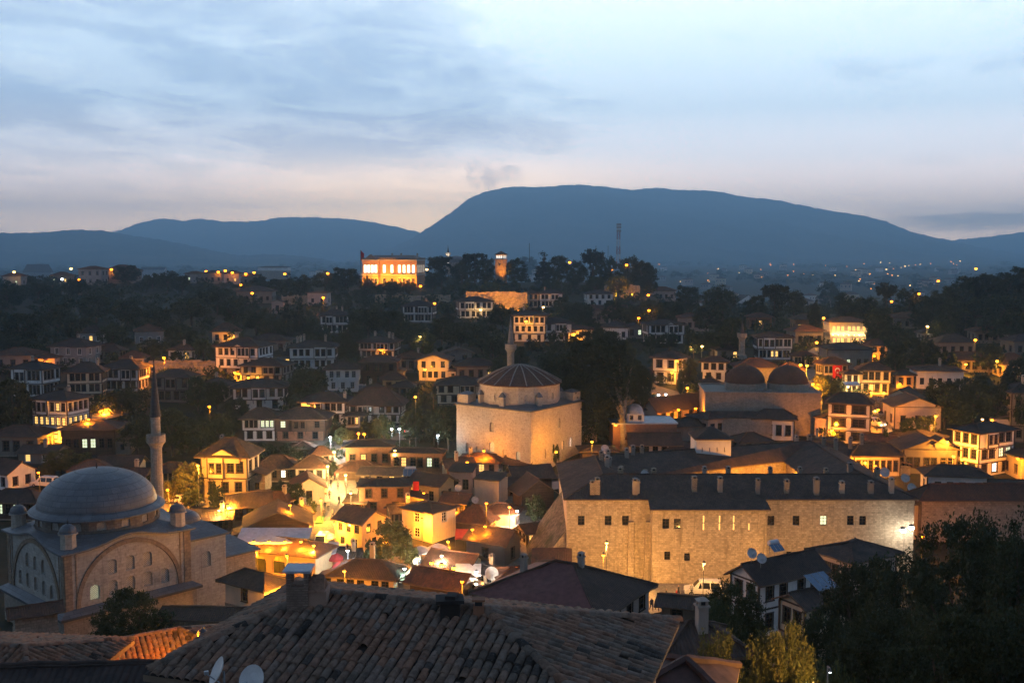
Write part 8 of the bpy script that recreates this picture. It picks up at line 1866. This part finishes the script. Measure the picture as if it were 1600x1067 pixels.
# ================================================================== vehicles
M_TYRE = plain('tyre', (.02, .02, .02), .9); M_RIM = plain('wheel_rim', (.3, .3, .3), .4, .5); M_CARGLASS = NT('car_glass').done((.01, .012, .015), .08, 0, .7)
M_HEAD = emit('headlight', (1, .95, .85), 12); M_TAIL = emit('tail_light', (1, .05, .03), 1.5)
def car(label, px, py, D, yaw, paint, van=False, lights=False, name=None):
    p = at(px, py, D); p.z = gz(p.x, D) + .2; o = thing(name or ('minivan' if van else 'parked_car'), label, 'van' if van else 'car', p, R(yaw)); pm = plain('car_paint_' + paint[0], paint[1], .3, 0, .06, .5)
    L, Wd = (4.9, 1.85) if van else (4.2, 1.7); hb, ht = (.95, 1.95) if van else (.82, 1.45)
    prof_ = ([(-L / 2, .35), (-L / 2, hb), (-L / 2 + .1, hb + .05), (-L / 2 + .12, ht - .1), (-L / 2 + .4, ht), (L / 2 - 2.0, ht), (L / 2 - 1.1, hb + .12), (L / 2 - .15, hb - .05), (L / 2, hb - .25), (L / 2, .35)] if van else
             [(-L / 2, .35), (-L / 2, hb - .05), (-L / 2 + .5, hb + .02), (-L / 2 + .95, ht - .03), (-L / 2 + 1.4, ht), (L / 2 - 2.1, ht), (L / 2 - 1.25, hb + .05), (L / 2 - .2, hb - .08), (L / 2, hb - .28), (L / 2, .35)])
    m = MB()
    def yy(z): return Wd / 2 - (max(0, z - hb) / (ht - hb)) * .22
    for i in range(len(prof_)):
        a, b = prof_[i], prof_[(i + 1) % len(prof_)]
        m.poly([(a[0], -yy(a[1]), a[1]), (a[0], yy(a[1]), a[1]), (b[0], yy(b[1]), b[1]), (b[0], -yy(b[1]), b[1])])
    for sg in (-1, 1):
        mid = ((prof_[0][0] + prof_[-1][0]) / 2, hb - .1)
        for i in range(len(prof_) - 1):
            a, b = prof_[i], prof_[i + 1]; q = [(a[0], sg * yy(a[1]), a[1]), (b[0], sg * yy(b[1]), b[1]), (mid[0], sg * yy(mid[1]), mid[1])]; m.poly(q if sg < 0 else q[::-1])
        q = [(prof_[-1][0], sg * yy(.35), .35), (prof_[0][0], sg * yy(.35), .35), (mid[0], sg * yy(mid[1]), mid[1])]; m.poly(q if sg < 0 else q[::-1])
    m.build('body', pm, o)
    segs = [(-L / 2 + .35, -L / 2 + 1.5), (-L / 2 + 1.6, -L / 2 + 2.6), (-L / 2 + 2.7, L / 2 - 1.75)] if van else [(-L / 2 + 1.15, -L / 2 + 1.9), (-L / 2 + 2.0, L / 2 - 1.75)]
    for sg in (-1, 1):
        for x0, x1 in segs:
            m = MB(); z0, z1 = hb + .1, ht - .16; q = [(x0, sg * (yy(z0) + .012), z0), (x1, sg * (yy(z0) + .012), z0), (x1 - (.3 if x1 > L / 2 - 1.9 else 0), sg * (yy(z1) + .012), z1), (x0 + .05, sg * (yy(z1) + .012), z1)]
            m.poly(q if sg < 0 else q[::-1]); m.build('side_window', M_CARGLASS, o)
    a, b = (prof_[5], prof_[6]); f = lambda t: (a[0] + (b[0] - a[0]) * t + .012, a[1] + (b[1] - a[1]) * t + .012)
    p0, p1 = f(.1), f(.9); m = MB(); m.poly([(p1[0], -yy(p1[1]) + .12, p1[1]), (p1[0], yy(p1[1]) - .12, p1[1]), (p0[0], yy(p0[1]) - .08, p0[1]), (p0[0], -yy(p0[1]) + .08, p0[1])]); m.build('windscreen', M_CARGLASS, o)
    a, b = (prof_[2], prof_[3]); p0, p1 = (a[0] - .012 + (b[0] - a[0]) * .15, a[1] + (b[1] - a[1]) * .15), (a[0] - .012 + (b[0] - a[0]) * .85, a[1] + (b[1] - a[1]) * .85); m = MB(); m.poly([(p0[0], yy(p0[1]) - .12, p0[1]), (p0[0], -yy(p0[1]) + .12, p0[1]), (p1[0], -yy(p1[1]) + .1, p1[1]), (p1[0], yy(p1[1]) - .1, p1[1])]); m.build('rear_window', M_CARGLASS, o)
    for x in (-L / 2 + .85, L / 2 - .85):
        for sg in (-1, 1):
            m = MB(); m.tube([(x, sg * (Wd / 2 - .2), .32), (x, sg * (Wd / 2 + .02), .32)], .32, 14, cap=True); w = m.build('wheel', M_TYRE, o); m = MB(); m.tube([(x, sg * (Wd / 2 + .0), .32), (x, sg * (Wd / 2 + .035), .32)], .19, 10, cap=True); m.build('rim', M_RIM, w)
    for sg in (-1, 1):
        m = MB(); m.box((L / 2 - .02, sg * (Wd / 2 - .3), hb - .38), (.1, .32, .16)); m.build('headlight', M_HEAD if lights else M_RIM, o); m = MB(); m.box((-L / 2 + .02, sg * (Wd / 2 - .18), hb - .3), (.1, .2, .28)); m.build('tail_light', M_TAIL if lights else plain('tail_red', (.25, .02, .02), .3), o)
    if lights:
        l = bpy.data.lights.new('lamp_light', 'SPOT'); l.energy = 900; l.color = (1, .93, .8); l.spot_size = R(70); l.spot_blend = .6; q = link('lamp_light', l, o, (L / 2 + .15, 0, hb - .25)); q.rotation_euler = Vector((1, 0, -.16)).to_track_quat('-Z', 'Y').to_euler()
    return o
WHT, GRY, SLV = ('white', (.62, .61, .58)), ('grey', (.12, .12, .13)), ('silver', (.36, .36, .37))
car('white minivan parked before the khan wall', 1098, 930, 137, 176, WHT, True); car('white van driving up the bazaar street with headlights on', 502, 852, hit(502, 857), -92, WHT, True, True); car('pale van parked beside the white left-edge gable', 70, 760, hit(70, 762), 168, WHT, True); car('white car parked behind the great mosque dome', 275, 786, hit(275, 788), 175, WHT); car('second pale car behind the great mosque dome', 300, 790, hit(300, 792), 170, SLV)
car('white ambulance with lights on the right street', 1366, 664, hit(1366, 668), -60, WHT, True, True, 'ambulance'); car('dark car standing behind the right street ambulance', 1374, 650, hit(1374, 653), -70, GRY, False)
for i, (x, c) in enumerate(((608, SLV), (624, GRY), (640, WHT), (656, SLV), (672, GRY))): car(['leftmost parked car', 'second parked car from the left', 'middle parked car', 'fourth parked car from the left', 'rightmost parked car'][i] + ' in the row at the dark car park', x, 677, hit(x, 678), 80 + i * 3, c, False, i == 2)
car('dark car parked beside the steps below the khan buttress', 756, 905, 137, 10, GRY); car('silver car parked at the foot of the bazaar street', 536, 862, hit(536, 866), 88, SLV)
# ================================================================== people, small in the street
def person(label, px, py, D, yaw, shirt, legs, stride=.22, h=1.72):
    p = at(px, py, D); p.z = gz(p.x, D) + .18; me = bpy.data.meshes.new('person'); s_ = h / 1.72; st = stride
    V = [(0, 0, .95), (0, 0, 1.15), (0, .01, 1.36), (0, 0, 1.47), (0, -.02, 1.56), (0, -.03, 1.66), (.10, 0, .90), (.11, -st * .6, .50), (.11, -st + .06, .10), (.11, -st - .10, .04), (-.10, 0, .90), (-.11, st * .45, .50), (-.11, st + .14, .12), (-.11, st + .02, .04), (.19, 0, 1.38), (.24, .06, 1.12), (.25, st * .35 - .05, .88), (.25, st * .35 - .08, .78), (-.19, 0, 1.38), (-.24, .02, 1.12), (-.25, -st * .5, .90), (-.25, -st * .6, .80)]
    E = [(0, 1), (1, 2), (2, 3), (3, 4), (4, 5), (0, 6), (6, 7), (7, 8), (8, 9), (0, 10), (10, 11), (11, 12), (12, 13), (2, 14), (14, 15), (15, 16), (16, 17), (2, 18), (18, 19), (19, 20), (20, 21)]
    RR = [.14, .13, .15, .055, .10, .085, .095, .065, .045, .04, .095, .065, .045, .04, .065, .048, .036, .035, .065, .048, .036, .035]
    me.from_pydata([tuple(c * s_ for c in v) for v in V], E, []); o = link('person', me, None, p, R(yaw)); tag(o, label, 'person', 'people in the streets')
    md = o.modifiers.new('skin', 'SKIN'); 
    if not me.skin_vertices: me.skin_vertices.add() if hasattr(me.skin_vertices, 'add') else None
    if len(me.skin_vertices) == 0:
        bm_ = bmesh.new(); bm_.from_mesh(me); bm_.verts.layers.skin.verify(); bm_.to_mesh(me); bm_.free()
    for i, r_ in enumerate(RR): me.skin_vertices[0].data[i].radius = (r_ * s_, r_ * s_ * .85)
    me.skin_vertices[0].data[0].use_root = True
    o.modifiers.new('smooth', 'SUBSURF').levels = 1
    t = NT('clothes'); sp = t.n.new('ShaderNodeSeparateXYZ'); t.l.new(t.tc.outputs['Object'], sp.inputs[0]); cr = t.ramp(t.math('DIVIDE', sp.outputs[2], 2.0 * s_), [(0.0, (.02, .02, .02)), (.05, legs), (.47, shirt), (.735, (.42, .27, .19)), (.83, (.03, .022, .018))]); t.n[-1].color_ramp.interpolation = 'CONSTANT' if t.n[-1].bl_idname == 'ShaderNodeValToRGB' else None
    me.materials.append(t.done(cr, .85)); return o
DK, JN = (.03, .03, .035), (.04, .05, .09)
for lab, px, py, D, yaw, sh, lg in (('left of the two dark walkers on the lit khan square', 1018, 942, 130, 20, DK, DK), ('right of the two dark walkers on the lit khan square', 1027, 942, 130, 14, (.12, .03, .03), DK), ('lone dark figure standing near the van before the khan', 1041, 930, 134, 90, DK, JN), ('person in red top beside the low roof at the khan square', 1057, 934, 134, 60, (.35, .03, .03), DK),
        ('person in dark clothes left in the bright bazaar street', 517, 764, None, 10, DK, DK), ('person in the middle of the bright bazaar street', 528, 768, None, 190, (.2, .2, .22), JN), ('person at the right side of the bright bazaar street', 541, 768, None, 160, DK, DK), ('lone walker below the group in the bazaar street', 515, 782, None, 0, (.25, .2, .15), DK), ('left one of the walking pair lower in the bazaar street', 508, 800, None, 15, DK, JN), ('right one of the walking pair lower in the bazaar street', 513, 800, None, 5, (.3, .3, .3), DK),
        ('person in pale shirt beside the plaza parasols', 656, 886, None, -60, (.5, .5, .5), JN)):
    person(lab, px, py, D or hit(px, py), yaw, sh, lg)
for i, (px, py, sh) in enumerate(((506, 812, DK), (520, 812, (.3, .26, .2)), (530, 790, DK), (524, 752, (.25, .05, .05)), (519, 744, DK), (514, 872, (.35, .33, .3)), (520, 886, DK), (510, 886, JN), (648, 892, (.3, .28, .25)), (1060, 936, DK), (1080, 934, (.3, .3, .3)))):
    person(['stroller by the left shop wall below the walking pair', 'stroller in a tan jacket right of the walking pair', 'dark stroller at the right shop fronts of the bazaar street', 'stroller in a red top high in the bazaar street', 'farthest small figure near the top of the bazaar street', 'figure in pale clothes below the white van', 'dark figure at the bottom of the bazaar street', 'figure in blue beside the dark one at the street bottom', 'figure in a pale coat at the plaza edge', 'dark figure left of the white minivan on the khan square', 'figure in grey nearest the white minivan'][i], px, py, hit(px, py), i * 67, sh, DK)
# ================================================================== far town on the plain
def far_town():
    rnd = random.Random(4); src = []
    for v in range(4):
        m = MB(); w, d, h = 11 + v, 9, 6 + v; m.box((0, 0, -1), (w, d, h + 1), 0)
        for i in range(3): m.box((-w / 3 + i * w / 3, -d / 2 - .02, h * .55), (1.4, .12, 1.5), 1)
        a = m.mesh('wall', [WALLS[('grey', 'white', 'pink', 'cream')[v]], M_GLASS]); rm, ln = roof_mesh('hip', w, d, h, 2.2, .6); src.append((a, rm.mesh('roof', [T_RED, M_SOFFIT])))
    for i in range(70):
        px = rnd.uniform(1010, 1530) if i < 54 else rnd.uniform(250, 560); D = 900 * (4200 / 900) ** rnd.random()
        if i >= 54: D = 1300 + 1800 * rnd.random()
        yw = rnd.uniform(-.6, .6)
        if i in (0, 4, 8, 18, 22, 30, 31, 32, 33, 34, 35, 46, 48, 54, 56, 57, 58, 60, 61, 62, 63, 64, 65, 66, 67, 68): continue
        x = (px - 800) / F * D; z = gz(x, D); o = thing('far_house', 'small dim house of the far town on the plain', 'house', (x, D, z), yw, 'houses of the far town'); a, b = src[i % 4]; s_ = 1 + D / 5000
        link('wall', a, o, (0, 0, 0), 0, (s_, s_, s_)); link('roof', b, o, (0, 0, 0), 0, (s_, s_, s_))
    LP = [(1030, 413), (1063, 440), (1077, 438), (1106, 438), (1108, 440), (1110, 414), (1106, 427), (1122, 420), (1130, 434), (1155, 426), (1163, 414), (1174, 426), (1189, 421), (1190, 433), (1203, 412), (1204, 414), (1231, 430), (1240, 424), (1256, 428), (1257, 429), (1270, 430), (1305, 430), (1323, 416), (1337, 422), (1344, 436), (1342, 439), (1356, 422), (1359, 428), (1361, 416), (1385, 421), (1387, 428), (1396, 420), (1394, 430), (1403, 431), (1408, 418), (1414, 416), (1420, 415), (1430, 414), (1438, 413), (1454, 412), (1486, 409), (1490, 412), (1495, 414), (1366, 443), (1361, 451), (1422, 446), (1500, 408), (1376, 410), (1390, 411), (1350, 412), (1240, 413), (1290, 415)]
    for i, (px, py) in enumerate(LP):
        D = hit(px, py, 8.0, 600); c = NA if rnd.random() < .6 else WARMW
        lamp('tiny lamp shining in the far town on the plain', px, py, 0, 'pole', c, D, 8, r=.00045 * D * rnd.uniform(.8, 1.5), k=4 if rnd.random() < .6 else 7, group='lamps of the far town')
far_town()
